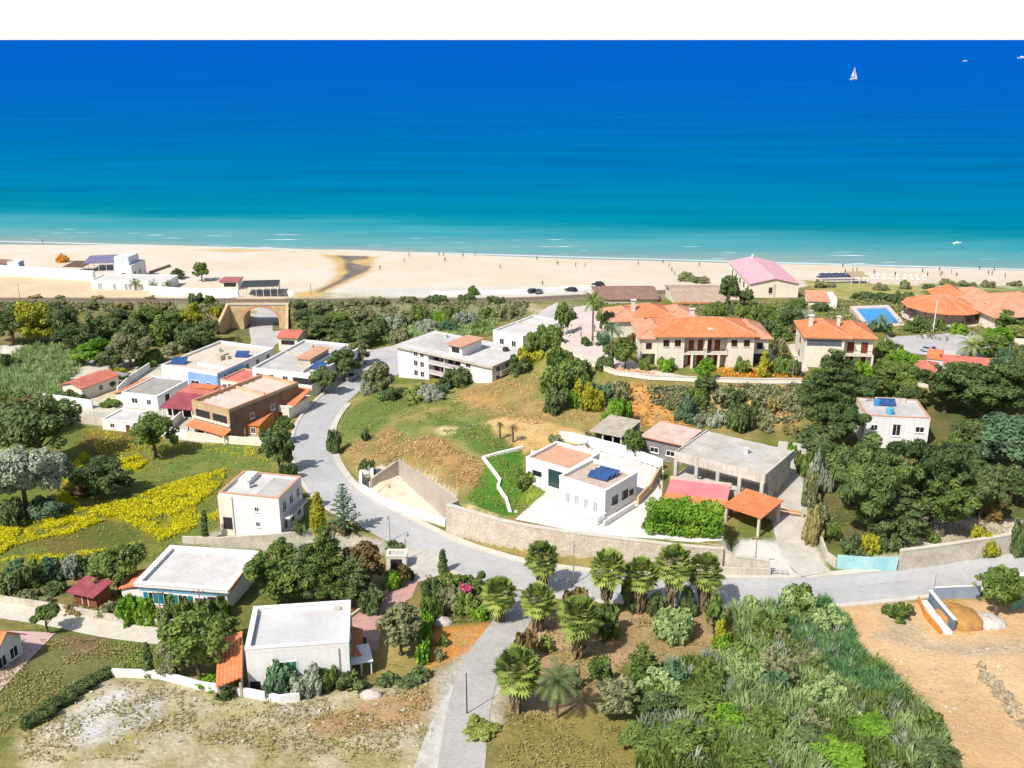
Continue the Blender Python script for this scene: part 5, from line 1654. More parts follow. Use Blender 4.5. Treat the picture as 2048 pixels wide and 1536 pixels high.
# ------------------------------------------------------------------ railway bridge with the road arch
bx = V(521, 660, 3.6)[0]
k = int(np.argmin(np.abs(RAIL[:, 0] - bx)))
by = RAIL[k, 1]
tx = RAIL[k + 1, :2] - RAIL[k - 1, :2]
ang = math.atan2(tx[1], tx[0])
cx = V(522, 645, 4)[0]
br = thing('railway_bridge', 'stone railway bridge with a wide brick arch over the village street', 'bridge', (cx, by, 0), ang)
MST = mat('bridge_stone', S(236,208,162), rough=.95, col2=S(200,170,126), scale=.6, fine=.2)
rx, rz_, zs, ztp = 5.0, 3.9, 4.4, RAILZ - .05
def arch_mb(rx, rz_, zs, ztp, y0, y1, n=18, x0=-9.5, x1=8.0):
    mb = MB()
    xs = [-rx * math.cos(math.pi * i / n) for i in range(n + 1)]
    zz = [zs + rz_ * math.sin(math.pi * i / n) for i in range(n + 1)]
    for i in range(n):
        a, b, za, zb = xs[i], xs[i + 1], zz[i], zz[i + 1]
        mb.add([(a, y0, za), (b, y0, zb), (b, y1, zb), (a, y1, za), (a, y0, ztp), (b, y0, ztp), (b, y1, ztp), (a, y1, ztp)],
               [(0, 3, 2, 1), (4, 5, 6, 7), (0, 1, 5, 4), (2, 3, 7, 6)])
    mb.box(x0, -rx, y0, y1, 0, ztp).box(rx, x1, y0, y1, 0, ztp)
    return mb
arch_mb(rx, rz_, zs, ztp, -3.9, 3.9).build('wall', MST, br)
ring = MB(); n = 18
for i in range(n):
    a0, a1 = math.pi * i / n, math.pi * (i + 1) / n
    pts = [(-rx * math.cos(a0), zs + rz_ * math.sin(a0)), (-rx * math.cos(a1), zs + rz_ * math.sin(a1)), (-(rx + .7) * math.cos(a1), zs + (rz_ + .7) * math.sin(a1)), (-(rx + .7) * math.cos(a0), zs + (rz_ + .7) * math.sin(a0))]
    ring.add([(p[0], -3.98, p[1]) for p in pts] + [(p[0], -3.9, p[1]) for p in pts], [(0, 1, 2, 3), (0, 4, 5, 1), (1, 5, 6, 2), (2, 6, 7, 3), (3, 7, 4, 0)])
ring.build('arch_ring', mat('arch_brick', S(228,178,138), rough=.9, col2=S(206,152,116), scale=1.2, fine=.15), br)
MB().box(-9.6, 8.1, -4.1, -3.7, ztp - .1, ztp + .35).build('parapet', M_KERB, br)
MB().box(-9.6, 8.1, 3.7, 4.1, ztp - .1, ztp + .35).build('parapet', M_KERB, br)
MB().prism([(-9.55, -3.9), (-11.0, -13.5), (-10.2, -13.6), (-8.8, -3.9)], (0, 0, 0, 0), (ztp + .2, 4.2, 4.2, ztp + .2)).build('wing_wall', MST, br)
MB().prism([(8.05, -3.9), (9.4, -12.5), (8.6, -12.6), (7.3, -3.9)], (0, 0, 0, 0), (ztp + .2, 4.4, 4.4, ztp + .2)).build('wing_wall', MST, br)

# ------------------------------------------------------------------ beach club and seafront on the left
wall('sea_wall', 'long bright white beach wall running in from the left edge', [(-300,545),(0,551),(70,554),(140,559),(190,562)], 3.4, t=1.2, m=W1)
h = House('beach_cabin', 'white beach cabin with a blue side on the sea wall at the left edge', (14,524), (36,524), (45,520), 3.2, h=4.5, cat='cabin', depth=4)
h.flat(W1, RF1, W1, ph=.2); h.part('blue_side', W6, MB().box(h.W + .003, h.W + .08, .1, h.D, .1, h.H - .4)); h.win('f', h.W * .5, 1.5, 1.2, 1.2)
h = House('beach_cabin', 'dark roofed beach cabin cut by the left edge of the photo', (-60,524), (17,527), (18,520), 3.2, h=3.0, cat='cabin', depth=6)
h.body(W9, top=h.H - .2); h.slab(T5, .3, .2); h.win('f', h.W * .8, 1.0, 1.4, 1.2)
h = House('beach_club', 'white two level beach club building with a pale blue upper room', (228,530), (262,531), (272,522), 3.2, h=5.0, cat='club house', depth=10)
h.flat(W1, RF1, W1, ph=.3); h.block('upper_room', mat('icy_white', S(236,246,252), rough=.8), -.3, h.W * .8, 1.0, h.D * .8, h.H - .32, h.H + 2.6)
h.win('r', 2.0, 1.2, 1.2, 1.4); h.win('r', 5.5, 1.2, 1.2, 1.4); h.win('f', h.W * .5, 1.2, 1.4, 1.2)
h = House('beach_club', 'long low white changing rooms facing the railway on the left', (182,560), (335,562), (325,554), 3.4, h=3.0, cat='club house', depth=9)
h.flat(W1, RF1, W1, ph=.3)
for u in (.1, .12, .3, .45, .5, .66, .8, .93):
    h.door('f', h.W * u, .9, 1.9, STEEL)
h = House('beach_bar', 'pale beach bar with a reddish flat roof near the underpass', (440,562), (475,562), (473,556), 3.4, h=2.8, cat='beach bar', depth=6)
h.body(W2, top=h.H - .3); h.slab(mat('faded_red_canvas', S(190,120,116), rough=.9), .4, .25); h.dark('f', h.W * .55, .9, h.W * .7, 1.3, 'counter_shade')
def canopy(label, A, B, zg, depth, hh, roofm, cat='canopy', name='canopy', group=None, nposts=4):
    a, b = V(*A, zg), V(*B, zg)
    e = b - a; L = float(np.linalg.norm(e))
    t = thing(name, label, cat, (a[0], a[1], zg), math.atan2(e[1], e[0]), group)
    MB().prism([(-.2, -.2), (L + .2, -.2), (L + .2, depth + .2), (-.2, depth + .2)], (hh, hh, hh + .4, hh + .4), (hh + .12, hh + .12, hh + .52, hh + .52)).build('roof', roofm, t)
    for k in range(nposts):
        for y in (0, depth):
            x = L * k / (nposts - 1)
            MB().cyl((x, y, -.8), (x, y, hh + (.4 if y else 0)), .08, .08, 6).build('post', FRM, t)
    return t
canopy('dark canopy of the open beach bar on the sand beyond the underpass', (484,592), (556,590), 3.4, 7, 2.8, mat('charcoal_canvas', (.05, .05, .06), rough=.9), nposts=6)
canopy('row of lavender shade nets beside the beach club', (168,540), (228,538), 3.2, 12, 2.2, mat('lavender_net', S(150,146,176), rough=.95, col2=S(116,110,140), scale=.8), nposts=5)
canopy('dark driftwood coloured pergola at the left end of the shade nets', (128,544), (166,545), 3.2, 8, 1.8, mat('dry_reed', S(130,106,92), rough=.95, col2=S(96,76,66), scale=1.0), nposts=4)
canopy('white open pavilion with thatched roof on the resort beach', (1702,575), (1734,575), 4.4, 6, 3.4, mat('thatch', S(206,188,150), rough=.95, col2=S(170,150,112), scale=.8), nposts=3)
wall('sea_wall', 'white promenade wall between the palms and the dark canopy', [(300,588),(360,592),(430,594),(478,596)], 2.6, t=.8, m=W1)
wall('promenade_wall', 'low white promenade wall on the sand right of the stream', [(860,590),(960,588),(1060,586),(1130,580),(1190,577)], 1.0, t=.6, m=W1)
wall('breakwater', 'dark timber groyne lying on the sand beside the beach club', [(300,547),(340,533)], .8, t=.6, m=mat('tarred_timber', S(150,136,130), rough=.9), cat='groyne')

# parasols and loungers of the resort beach
def make_parasol(m):
    t = thing('beach_parasol', 'navy beach parasol in the rows of the resort beach right of the pink hall', 'parasol', (0, 0, 0), 0, 'navy parasols on the resort beach')
    MB().cyl((0, 0, -.3), (0, 0, 2.5), .04, .04, 6).build('pole', FRM, t)
    MB().cone((0, 0), 1.5, 2.05, 2.6, 8).build('canopy', m, t)
    return t
NAVY = mat('navy_canvas', S(70,78,110), rough=.9)
proto = make_parasol(NAVY)
first = True
for r_ in range(2):
    for k in range(9):
        px, py = 1640 + k * 7.2 + (4 if r_ else 0), 566 - r_ * 5 - k * .1
        o = proto if first else copy_tree(proto)
        first = False
        g = G(px, py)
        o.location = g
def person(label, px, py, shirt, legs, rz, pose=0, group=None):
    """one continuous low figure: legs, trunk, arms and head grown from a skin skeleton"""
    vs = [(0, 0, .95), (0, 0, 1.2), (0, 0, 1.42), (0, .0, 1.55), (0, -.01, 1.68),
          (-.1, 0, .9), (-.12, -.12 if pose else 0, .48), (-.12, .05 if pose else 0, .05), (-.12, -.12, .03),
          (.1, 0, .9), (.12, .12 if pose else 0, .48), (.12, .25 if pose else 0, .06), (.12, .1, .03),
          (-.2, 0, 1.4), (-.27, .05, 1.12), (-.26, -.05, .85), (.2, 0, 1.4), (.27, -.05, 1.12), (.26, -.15, .88)]
    es = [(0, 1), (1, 2), (2, 3), (3, 4), (0, 5), (5, 6), (6, 7), (7, 8), (0, 9), (9, 10), (10, 11), (11, 12), (2, 13), (13, 14), (14, 15), (2, 16), (16, 17), (17, 18)]
    rad = [.14, .13, .14, .055, .1, .1, .07, .05, .04, .1, .07, .05, .04, .07, .045, .035, .07, .045, .035]
    me = bpy.data.meshes.new('person')
    me.from_pydata(vs, es, [])
    o = bpy.data.objects.new('person', me); COL.objects.link(o)
    md = o.modifiers.new('skin', 'SKIN')
    for i, r_ in enumerate(rad):
        me.skin_vertices[0].data[i].radius = (r_, r_)
    me.skin_vertices[0].data[0].use_root = True
    o.modifiers.new('sub', 'SUBSURF').levels = 1
    o.modifiers['sub'].render_levels = 1
    dg = bpy.context.evaluated_depsgraph_get()
    me2 = bpy.data.meshes.new_from_object(o.evaluated_get(dg))
    bpy.data.objects.remove(o)
    o = bpy.data.objects.new('person', me2); COL.objects.link(o)
    me2.materials.clear()
    skin = mat('skin_tan', S(206,156,122), rough=.6)
    for m in (skin, mat('cloth_%d_%d_%d' % shirt, S(*shirt), rough=.9), mat('cloth_%d_%d_%d' % legs, S(*legs), rough=.9)):
        me2.materials.append(m)
    for p in me2.polygons:
        z = p.center.z
        p.material_index = 1 if (.98 < z < 1.46 and abs(p.center.x) < .26) else (2 if .5 < z <= .98 and abs(p.center.x) < .22 else 0)
    g = G(px, py)
    o.location = g; o.rotation_euler = (0, 0, rz)
    hair = MB().cyl((0, .015, 1.66), (0, .03, 1.8), .115, .06, 8).build('hair', mat('dark_hair', (.02, .015, .012), rough=.7), o)
    tag(o, label, 'person', group)
    return o
PEOPLE = [('person in a blue top standing on the sand right of the promenade wall', 1085, 572, (60,90,150), (40,40,50)),
 ('person in dark clothes near the water left of the pink hall', 1338, 535, (50,50,60), (60,50,50)),
 ('person in a red top at the waterline beyond the stream', 878, 512, (190,60,60), (50,50,60)),
 ('person in white walking on the open sand above the brown lodge', 1170, 535, (220,215,205), (60,70,90)),
 ('person in black at the waterline above the apartment block', 950, 512, (40,40,44), (40,40,44)),
 ('person in a green top on the sand above the rear road', 1115, 531, (80,120,90), (70,60,60)),
 ('person in grey on the resort terrace by the curved wall', 1162, 676, (110,120,130), (60,60,70)),
 ('person in dark clothes lower on the resort terrace by the curved wall', 1185, 688, (60,70,80), (60,60,70)),
 ('person in orange near the palm on the resort terrace', 1189, 664, (226,160,70), (200,140,70)),
 ('person in navy on the resort beach right of the pavilion canopy', 1790, 553, (50,60,110), (50,50,60)),
 ('person in black at the waterline far right', 1958, 540, (44,44,48), (44,44,48)),
 ('person in maroon at the waterline far right', 1988, 543, (110,50,60), (50,44,48)),
 ('person in white on the resort beach beyond the round pavilion', 1880, 552, (226,226,220), (90,100,120)),
 ('person in blue shorts at the waterline on the far left', 86, 488, (206,156,122), (60,90,160))]
for i, (l, px, py, c1, c2) in enumerate(PEOPLE):
    person(l, px, py, c1, c2, i * 1.3, i % 2)

rb = random.Random(4)
bath = [person('distant bather on the open beach between the stream and the lodges', 760, 540, (70,80,120), (60,60,80), .5, 1, 'bathers on the open beach'), person('distant bather on the resort beach near the waterline', 1690, 548, (160,80,80), (60,60,80), .5, 0, 'bathers on the resort beach')]
for k in range(26):
    src = bath[k % 2]
    o = copy_tree(src)
    px = rb.uniform(780, 1400) if k % 2 == 0 else rb.uniform(1620, 2040)
    sh_ = np.interp(px, [700, 1100, 1500, 1800, 2048], [498, 516, 528, 536, 543])
    o.location = G(px, sh_ + rb.uniform(3, 34) * (1 if k % 2 == 0 else .5)); o.rotation_euler = (0, 0, rb.random() * 6)
bed = thing('sunbed', 'white sunbed on the resort beach in front of the parasols', 'sunbed', G(1640, 556), .3, 'sunbeds on the resort beach')
MB().box(-.95, .5, -.33, .33, .3, .38).build('frame', FRM, bed)
MB().prism([(.5, -.33), (1.0, -.33), (1.0, .33), (.5, .33)], (.3, .6, .6, .3), (.38, .68, .68, .38)).build('backrest', FRM, bed)
for sx in (-.85, .4):
    for sy in (-.28, .28): MB().box(sx - .03, sx + .03, sy - .03, sy + .03, -.1, .3).build('leg', FRM, bed)
for k in range(1, 34):
    o = copy_tree(bed); o.location = G(1640 + (k % 17) * 13 + rb.uniform(-2, 2), 549 + (k // 17) * 7 + (k % 17) * .35); o.rotation_euler = (0, 0, rb.uniform(1.2, 1.9))
# ------------------------------------------------------------------ swimming pool
pool_px = [(1712,617),(1772,615),(1800,646),(1738,650)]
PZ = 15.7
pw = [tuple(V(p[0], p[1], PZ)) for p in pool_px]
c = np.mean(pw, axis=0)
pt = thing('swimming_pool', 'rectangular blue swimming pool with pale paved surround in the resort', 'pool', (c[0], c[1], PZ))
loc = [(p[0] - c[0], p[1] - c[1]) for p in pw]
big = [(x * 1.28, y * 1.28) for x, y in loc]
mb = MB()
for i in range(4):
    j = (i + 1) % 4
    mb.prism([loc[i], loc[j], big[j], big[i]], -2.5, 0.1)
mb.build('surround', M_RESP, pt)
MB().prism(loc, -2.0, -.12).build('water', mat('pool_water', S(44,150,226), rough=.1, spec=.3, col2=S(76,176,240), scale=.4), pt)

# ------------------------------------------------------------------ construction plot on the right
M_PANEL = mat('grey_sheet_panel', S(128,140,152), rough=.7, col2=S(108,118,132), scale=.5)
wall('shuttering_panel', 'sloping dark grey formwork wall with a white edge on the sandy building plot', [(1858,1203),(1907,1262)], 1.5, t=.3, m=M_PANEL, cop=W1, cat='panel')
wall('concrete_footing', 'pale concrete footing strip at the foot of the grey formwork wall', [(1846,1205),(1897,1270)], .35, t=.9, m=W1, cat='footing')
wall('safety_barrier', 'orange plastic safety barrier along the concrete footing', [(1836,1204),(1850,1236),(1880,1270)], .8, t=.15, m=mat('orange_netting', S(248,170,80), rough=.7, col2=S(226,140,60), scale=1.5), cat='barrier')
wall('hoarding', 'pale blue grey hoarding between the building plot and the road', [(1866,1200),(1910,1198),(1958,1196)], 1.7, t=.12, m=mat('blue_grey_sheet', S(176,188,206), rough=.6, col2=S(150,164,186), scale=.5), cop=W1, cat='hoarding')
wall('hoarding', 'light green site fence at the right edge behind the bushy tree', [(2022,1222),(2046,1214),(2120,1206)], 1.8, t=.1, m=mat('green_mesh', S(120,170,150), rough=.8), cat='fence')
def mound(name, label, px, py, r, hh, m, cat, squash=.7, rz=.0):
    g = G(px, py)
    bm = bmesh.new()
    bmesh.ops.create_icosphere(bm, subdivisions=4, radius=1)
    for v in bm.verts:
        q = v.co
        nz = fbm(np.array([q.x * 3 + px]), np.array([q.y * 3 + py]), 1.0, 5)[0]
        v.co = Vector((q.x * r * (1 + .12 * nz), q.y * r * squash * (1 + .12 * nz), max(-.3, q.z) * hh * (1 + .25 * nz)))
    me = bpy.data.meshes.new(name); bm.to_mesh(me); bm.free()
    me.materials.append(m)
    me.polygons.foreach_set('use_smooth', [True] * len(me.polygons))
    o = bpy.data.objects.new(name, me); COL.objects.link(o)
    o.location = g; o.rotation_euler = (0, 0, rz)
    return tag(o, label, cat)
mound('sand_heap', 'brown sand heap beside the grey formwork wall', 1918, 1238, 2.6, 1.5, mat('damp_sand', S(206,158,92), rough=.95, col2=S(176,130,72), scale=.8, fine=.15), 'sand heap', 1.2, .5)
mound('gravel_heap', 'white gravel heap on the building plot below the bushy tree', 1972, 1246, 2.3, 1.0, mat('white_rubble', S(232,224,214), rough=.95, col2=S(190,180,168), scale=1.2, fine=.2), 'gravel heap', .8, -.4)
mound('rubble_heap', 'pale rubble heap in the grass at the lane corner', 742, 1394, 1.2, .7, MATS['white_rubble'], 'rubble heap')
mound('rubble_heap', 'white rubble beside the orange soil above the lane', 885, 1248, 1.3, .8, MATS['white_rubble'], 'rubble heap')

# white van half hidden at the right edge
def van(label, px, py, rz):
    g = G(px, py)
    t = thing('van', label, 'van', g, rz)
    wm = mat('white_car_paint', (.8, .8, .8), rough=.25, spec=.5, var=.01)
    prof = [(-2.4, .35), (2.35, .35), (2.45, .9), (2.2, 1.15), (1.5, 1.95), (1.2, 2.05), (-2.3, 2.05), (-2.4, 1.9)]
    mb = MB()
    n = len(prof)
    mb.add([(x, -.95, z) for x, z in prof] + [(x, .95, z) for x, z in prof], [tuple(range(n)), tuple(reversed(range(n, 2 * n)))] + [(i, n + i, n + (i + 1) % n, (i + 1) % n) for i in range(n)])
    b = mb.build('body', wm, t)
    bv = b.modifiers.new('bevel', 'BEVEL'); bv.width = .08; bv.segments = 2
    MB().add([(2.21, -.8, 1.17), (2.21, .8, 1.17), (1.53, .75, 1.93), (1.53, -.75, 1.93)], [(0, 1, 2, 3)]).build('windscreen', GL, t)
    for s in (-1, 1):
        MB().box(.5, 1.4, s * .955, s * .965, 1.15, 1.75).build('side_window', GL, t)
        for x in (-1.5, 1.5):
            w_ = MB().cyl((x, s * .75, .34), (x, s * .99, .34), .34, .34, 14).build('wheel', IRON, t)
            MB().cyl((x, s * .99, .34), (x, s * 1.0, .34), .2, .2, 10).build('rim', STEEL, w_)
        MB().box(2.42, 2.47, s * .6 - .15, s * .6 + .15, .75, .9).build('headlight', FRM, t)
    return t
van('white van parked on the verge at the right edge behind the bushy tree', 2052, 1180, .25)
def car(label, px, py, rz, col, group=None):
    g = G(px, py)
    t = thing('parked_car', label, 'car', g, rz, group)
    wm = mat('car_paint_%d_%d_%d' % col, S(*col), rough=.25, spec=.5, var=.02)
    prof = [(-2.0, .3), (2.0, .3), (2.05, .7), (1.0, .9), (.4, 1.4), (-1.2, 1.42), (-1.9, .95), (-2.05, .7)]
    n = len(prof)
    mb = MB().add([(x, -.82, z) for x, z in prof] + [(x, .82, z) for x, z in prof], [tuple(range(n)), tuple(reversed(range(n, 2 * n)))] + [(i, n + i, n + (i + 1) % n, (i + 1) % n) for i in range(n)])
    b = mb.build('body', wm, t)
    bv = b.modifiers.new('bevel', 'BEVEL'); bv.width = .1; bv.segments = 2
    MB().add([(.97, -.7, .95), (.97, .7, .95), (.45, .65, 1.37), (.45, -.65, 1.37)], [(0, 1, 2, 3)]).build('windscreen', GL, t)
    for s in (-1, 1):
        MB().box(-1.2, .4, s * .825, s * .835, .95, 1.3).build('side_window', GL, t)
        for x in (-1.3, 1.3):
            w_ = MB().cyl((x, s * .65, .3), (x, s * .86, .3), .3, .3, 12).build('wheel', IRON, t)
            MB().cyl((x, s * .86, .3), (x, s * .87, .3), .18, .18, 8).build('rim', STEEL, w_)
    return t
for i, (px, py, c_, l) in enumerate([(1068,586,(60,62,70),'dark grey car parked behind the promenade wall, nearest the rear road'), (1078,587,(70,70,80),'slate car beside the dark grey car behind the promenade wall'), (1142,583,(50,52,58),'black car parked at the right end of the promenade wall'), (1196,572,(54,50,50),'black car parked beyond the brown roofed lodge'),
        (706,757,(210,210,214),'silver car parked by the white terrace where the bend begins'), (1860,705,(190,196,204),'pale car under the resort trees beside the garden shed')]):
    car(l, px, py, .4 + i, c_)
# potted plants and small things on the brick driveway
def planter(label, px, py):
    g = G(px, py)
    t = thing('planter', label, 'planter', g)
    MB().cyl((0, 0, -.1), (0, 0, .8), .45, .6, 12).build('pot', IRON, t)
    MB().cyl((0, 0, .75), (0, 0, .81), .55, .55, 12).build('soil', DK, t)
    return t
planter('dark round planter on the pink brick driveway beside the white house', 724, 1292)
canopy('small white awning over the back door of the square white house', (704,1362), (744,1355), 11.4, 2.6, 2.2, W1, 'awning', 'awning', nposts=3)

# ------------------------------------------------------------------ boats
def sailboat(label, px, py, row, rz):
    q = V(px, py, 0)
    hgt_ = ztop(q[0], q[1], row)
    s = hgt_ / 13.0
    t = thing('sailing_yacht', label, 'yacht', (q[0], q[1], 0), rz)
    t.scale = (s, s, s)
    hull = MB(); prof = [(-5, 0.9), (-4.6, 1.35), (-1, 1.6), (3, 1.2), (5.6, .05)]
    top = [(x, w, 1.2 + .06 * max(0, x)) for x, w in prof]; bot = [(x * .92, w * .6, -.3) for x, w in prof]
    n = len(prof)
    vs = [(x, w, z) for x, w, z in top] + [(x, -w, z) for x, w, z in top] + [(x, w, z) for x, w, z in bot] + [(x, -w, z) for x, w, z in bot]
    fs = [tuple(range(n)) + tuple(range(2 * n - 1, n - 1, -1))]
    for i in range(n - 1):
        fs += [(i, i + 1, 2 * n + i + 1, 2 * n + i), (n + i, 3 * n + i, 3 * n + i + 1, n + i + 1)]
    fs += [(0, 2 * n, 3 * n, n)]
    hull.add(vs, fs); hull.build('hull', FRM, t)
    MB().box(-2.5, 1.5, -.8, .8, 1.2, 1.75).build('cabin', FRM, t)
    MB().cyl((.6, 0, 1.2), (.6, 0, 13), .09, .06, 6).build('mast', STEEL, t)
    MB().cyl((.6, 0, 2.4), (-4.2, .5, 2.4), .07, .06, 6).build('boom', STEEL, t)
    sc_ = mat('sail_cloth', (.84, .85, .84), rough=.8, var=.01)
    def sail(a, b, c_, bulge, name):
        mb = MB(); n = 6
        for i in range(n + 1):
            for j in range(n + 1 - i):
                u, v = i / n, j / n
                p = [a[k] * (1 - u - v) + b[k] * u + c_[k] * v for k in range(3)]
                p[1] += bulge * 6 * u * v * (1 - u - v) + bulge * (u * (1 - u - v))
                mb.v.append(tuple(p))
        ix = {}
        q_ = 0
        for i in range(n + 1):
            for j in range(n + 1 - i):
                ix[i, j] = q_; q_ += 1
        for i in range(n):
            for j in range(n - i):
                mb.f.append((ix[i, j], ix[i + 1, j], ix[i, j + 1]))
                if j < n - i - 1: mb.f.append((ix[i + 1, j], ix[i + 1, j + 1], ix[i, j + 1]))
        o = mb.build(name, sc_, t, True)
        sm = o.modifiers.new('thick', 'SOLIDIFY'); sm.thickness = .03
    sail((.5, 0, 2.5), (-4.1, .5, 2.5), (.5, 0, 12.8), .9, 'mainsail')
    sail((5.4, 0, 1.4), (.2, .6, 1.8), (.7, 0, 11.5), .9, 'foresail')
    return t
sailboat('white sailing yacht far out on the dark blue sea', 1707, 160, 134, R(28))
def motorboat(label, px, py, length_px, rz):
    q = V(px, py, 0)
    L = float(np.linalg.norm(V(px + length_px, py, 0) - q))
    s = L / 6
    t = thing('motor_boat', label, 'boat', (q[0], q[1], 0), rz)
    t.scale = (s, s, s)
    prof = [(-3, 1.0), (-1, 1.15), (1.2, .95), (3, .05)]
    n = 4
    vs = [(x, w, .8 + .05 * max(0, x)) for x, w in prof] + [(x, -w, .8 + .05 * max(0, x)) for x, w in prof] + [(x * .9, w * .6, -.2) for x, w in prof] + [(x * .9, -w * .6, -.2) for x, w in prof]
    fs = [(0, 1, 2, 3, 7, 6, 5, 4)]
    for i in range(3):
        fs += [(i, i + 1, 2 * n + i + 1, 2 * n + i), (n + i, 3 * n + i, 3 * n + i + 1, n + i + 1)]
    fs += [(0, 8, 12, 4)]
    MB().add(vs, fs).build('hull', FRM, t)
    MB().prism([(-.8, -.7), (.9, -.7), (.9, .7), (-.8, .7)], .8, (1.5, 1.2, 1.2, 1.5)).build('cabin', FRM, t)
    MB().box(.86, .95, -.6, .6, .9, 1.25).build('windscreen', GL, t)
    return t
motorboat('small white motor boat in the turquoise shallows on the right', 1915, 488, 20, R(20))
motorboat('tiny pale boat far out right of the sailing yacht', 1930, 123, 10, R(0))
motorboat('white boat far out at the right edge of the photo', 2044, 117, 18, R(10))
# ------------------------------------------------------------------ foliage
def leaf_mat(name, dark, light, transl=0.3):
    m = bpy.data.materials.new(name)
    m.use_nodes = True
    nt = m.node_tree; L, N = nt.links.new, nt.nodes.new
    b = nt.nodes['Principled BSDF']
    b.inputs['Roughness'].default_value = 0.6
    b.inputs['Specular IOR Level'].default_value = 0.2
    at = N('ShaderNodeAttribute'); at.attribute_name = 'tone'
    oi = N('ShaderNodeObjectInfo')
    geo = N('ShaderNodeNewGeometry')
    nz = N('ShaderNodeTexNoise'); nz.inputs['Scale'].default_value = 0.9; nz.inputs['Detail'].default_value = 3
    L(geo.outputs['Position'], nz.inputs['Vector'])
    def M(op, a, c):
        n = N('ShaderNodeMath'); n.operation = op
        for i, v in enumerate((a, c)):
            if isinstance(v, (int, float)): n.inputs[i].default_value = v
            else: L(v, n.inputs[i])
        return n.outputs[0]
    f = M('ADD', M('MULTIPLY', at.outputs['Fac'], 0.62), M('ADD', M('MULTIPLY', oi.outputs['Random'], 0.2), M('MULTIPLY', M('SUBTRACT', nz.outputs['Fac'], 0.35), 0.7)))
    ramp = N('ShaderNodeValToRGB')
    ramp.color_ramp.elements[0].position = 0.1; ramp.color_ramp.elements[1].position = 0.9
    ramp.color_ramp.elements[0].color = (*dark, 1); ramp.color_ramp.elements[1].color = (*light, 1)
    L(f, ramp.inputs['Fac'])
    L(ramp.outputs['Color'], b.inputs['Base Color'])
    tr = N('ShaderNodeBsdfTranslucent'); L(ramp.outputs['Color'], tr.inputs['Color'])
    mx = N('ShaderNodeMixShader'); mx.inputs[0].default_value = transl
    L(b.outputs[0], mx.inputs[1]); L(tr.outputs[0], mx.inputs[2])
    L(mx.outputs[0], nt.nodes['Material Output'].inputs['Surface'])
    return m
KL = 0.95
LM = {k: leaf_mat(k + '_leaves', S(*d, KL), S(*l, KL)) for k, d, l in [
    ('pine', (46,66,38), (110,130,74)), ('pinelight', (50,72,38), (120,140,76)), ('green', (62,86,40), (134,152,76)), ('olive', (94,100,66), (164,164,118)), ('dark', (56,74,42), (122,138,84)),
    ('bright', (68,112,30), (142,178,60)), ('silver', (116,126,106), (182,188,164)), ('brown', (92,78,46), (146,124,80)), ('gold', (118,124,34), (186,182,60)),
    ('reed', (104,132,76), (176,194,130)), ('cane', (66,110,62), (122,162,104)), ('palm', (54,80,36), (158,170,84)), ('yellow', (176,166,20), (242,226,40)),
    ('dry', (168,138,84), (222,194,138)), ('meadow', (112,126,60), (166,172,92)), ('dryolive', (124,116,66), (184,172,114)), ('bluegreen', (62,92,66), (120,146,108)), ('pink', (160,60,100), (220,120,150)), ('orange', (206,130,40), (240,180,80))]}
BARK = mat('grey_bark', S(136,120,100), rough=.95, col2=S(96,82,66), scale=3, fine=.2)
PBARK = mat('palm_bark', S(150,130,108), rough=.95, col2=S(104,88,70), scale=4, fine=.2)
SKIRT = mat('dead_palm_fronds', S(176,158,128), rough=.95, col2=S(120,104,80), scale=3, fine=.2)

def unit(n, rng):
    v = rng.normal(size=(n, 3)); return v / np.linalg.norm(v, axis=1)[:, None]

def leaf_quads(P, Nrm, size, rng, tone, asp=.55):
    n = len(P)
    r = unit(n, rng)
    a = np.cross(Nrm, r); a /= np.linalg.norm(a, axis=1)[:, None] + 1e-9
    b = np.cross(Nrm, a)
    s = (size * (0.6 + 0.8 * rng.random(n)))[:, None]
    c = np.stack([P - a * s, P - b * s * asp, P + a * s, P + b * s * asp], 1).reshape(-1, 3)
    return c, np.arange(4 * n).reshape(n, 4), tone

def cloud(lumps, n, size, rng, asp=.55, inner=.5):
    L = np.array(lumps, float)               # x y z r squash
    w = L[:, 3] ** 2; w /= w.sum()
    k = rng.choice(len(L), n, p=w)
    d = unit(n, rng)
    rad = L[k, 3] * (inner + (1.08 - inner) * rng.random(n) ** .45)
    P = L[k, :3] + d * rad[:, None] * np.stack([np.ones(n), np.ones(n), L[k, 4]], 1)
    nr = d * .75 + unit(n, rng) * .65 + np.array([0, 0, .25])
    nr /= np.linalg.norm(nr, axis=1)[:, None]
    tone = np.clip(.55 * rng.random(len(L))[k] + .5 * rng.random(n), 0, 1)
    keep = P[:, 2] > .03
    P, nr, tone = P[keep], nr[keep], tone[keep]
    return leaf_quads(P, nr, np.full(len(P), size), rng, tone, asp)

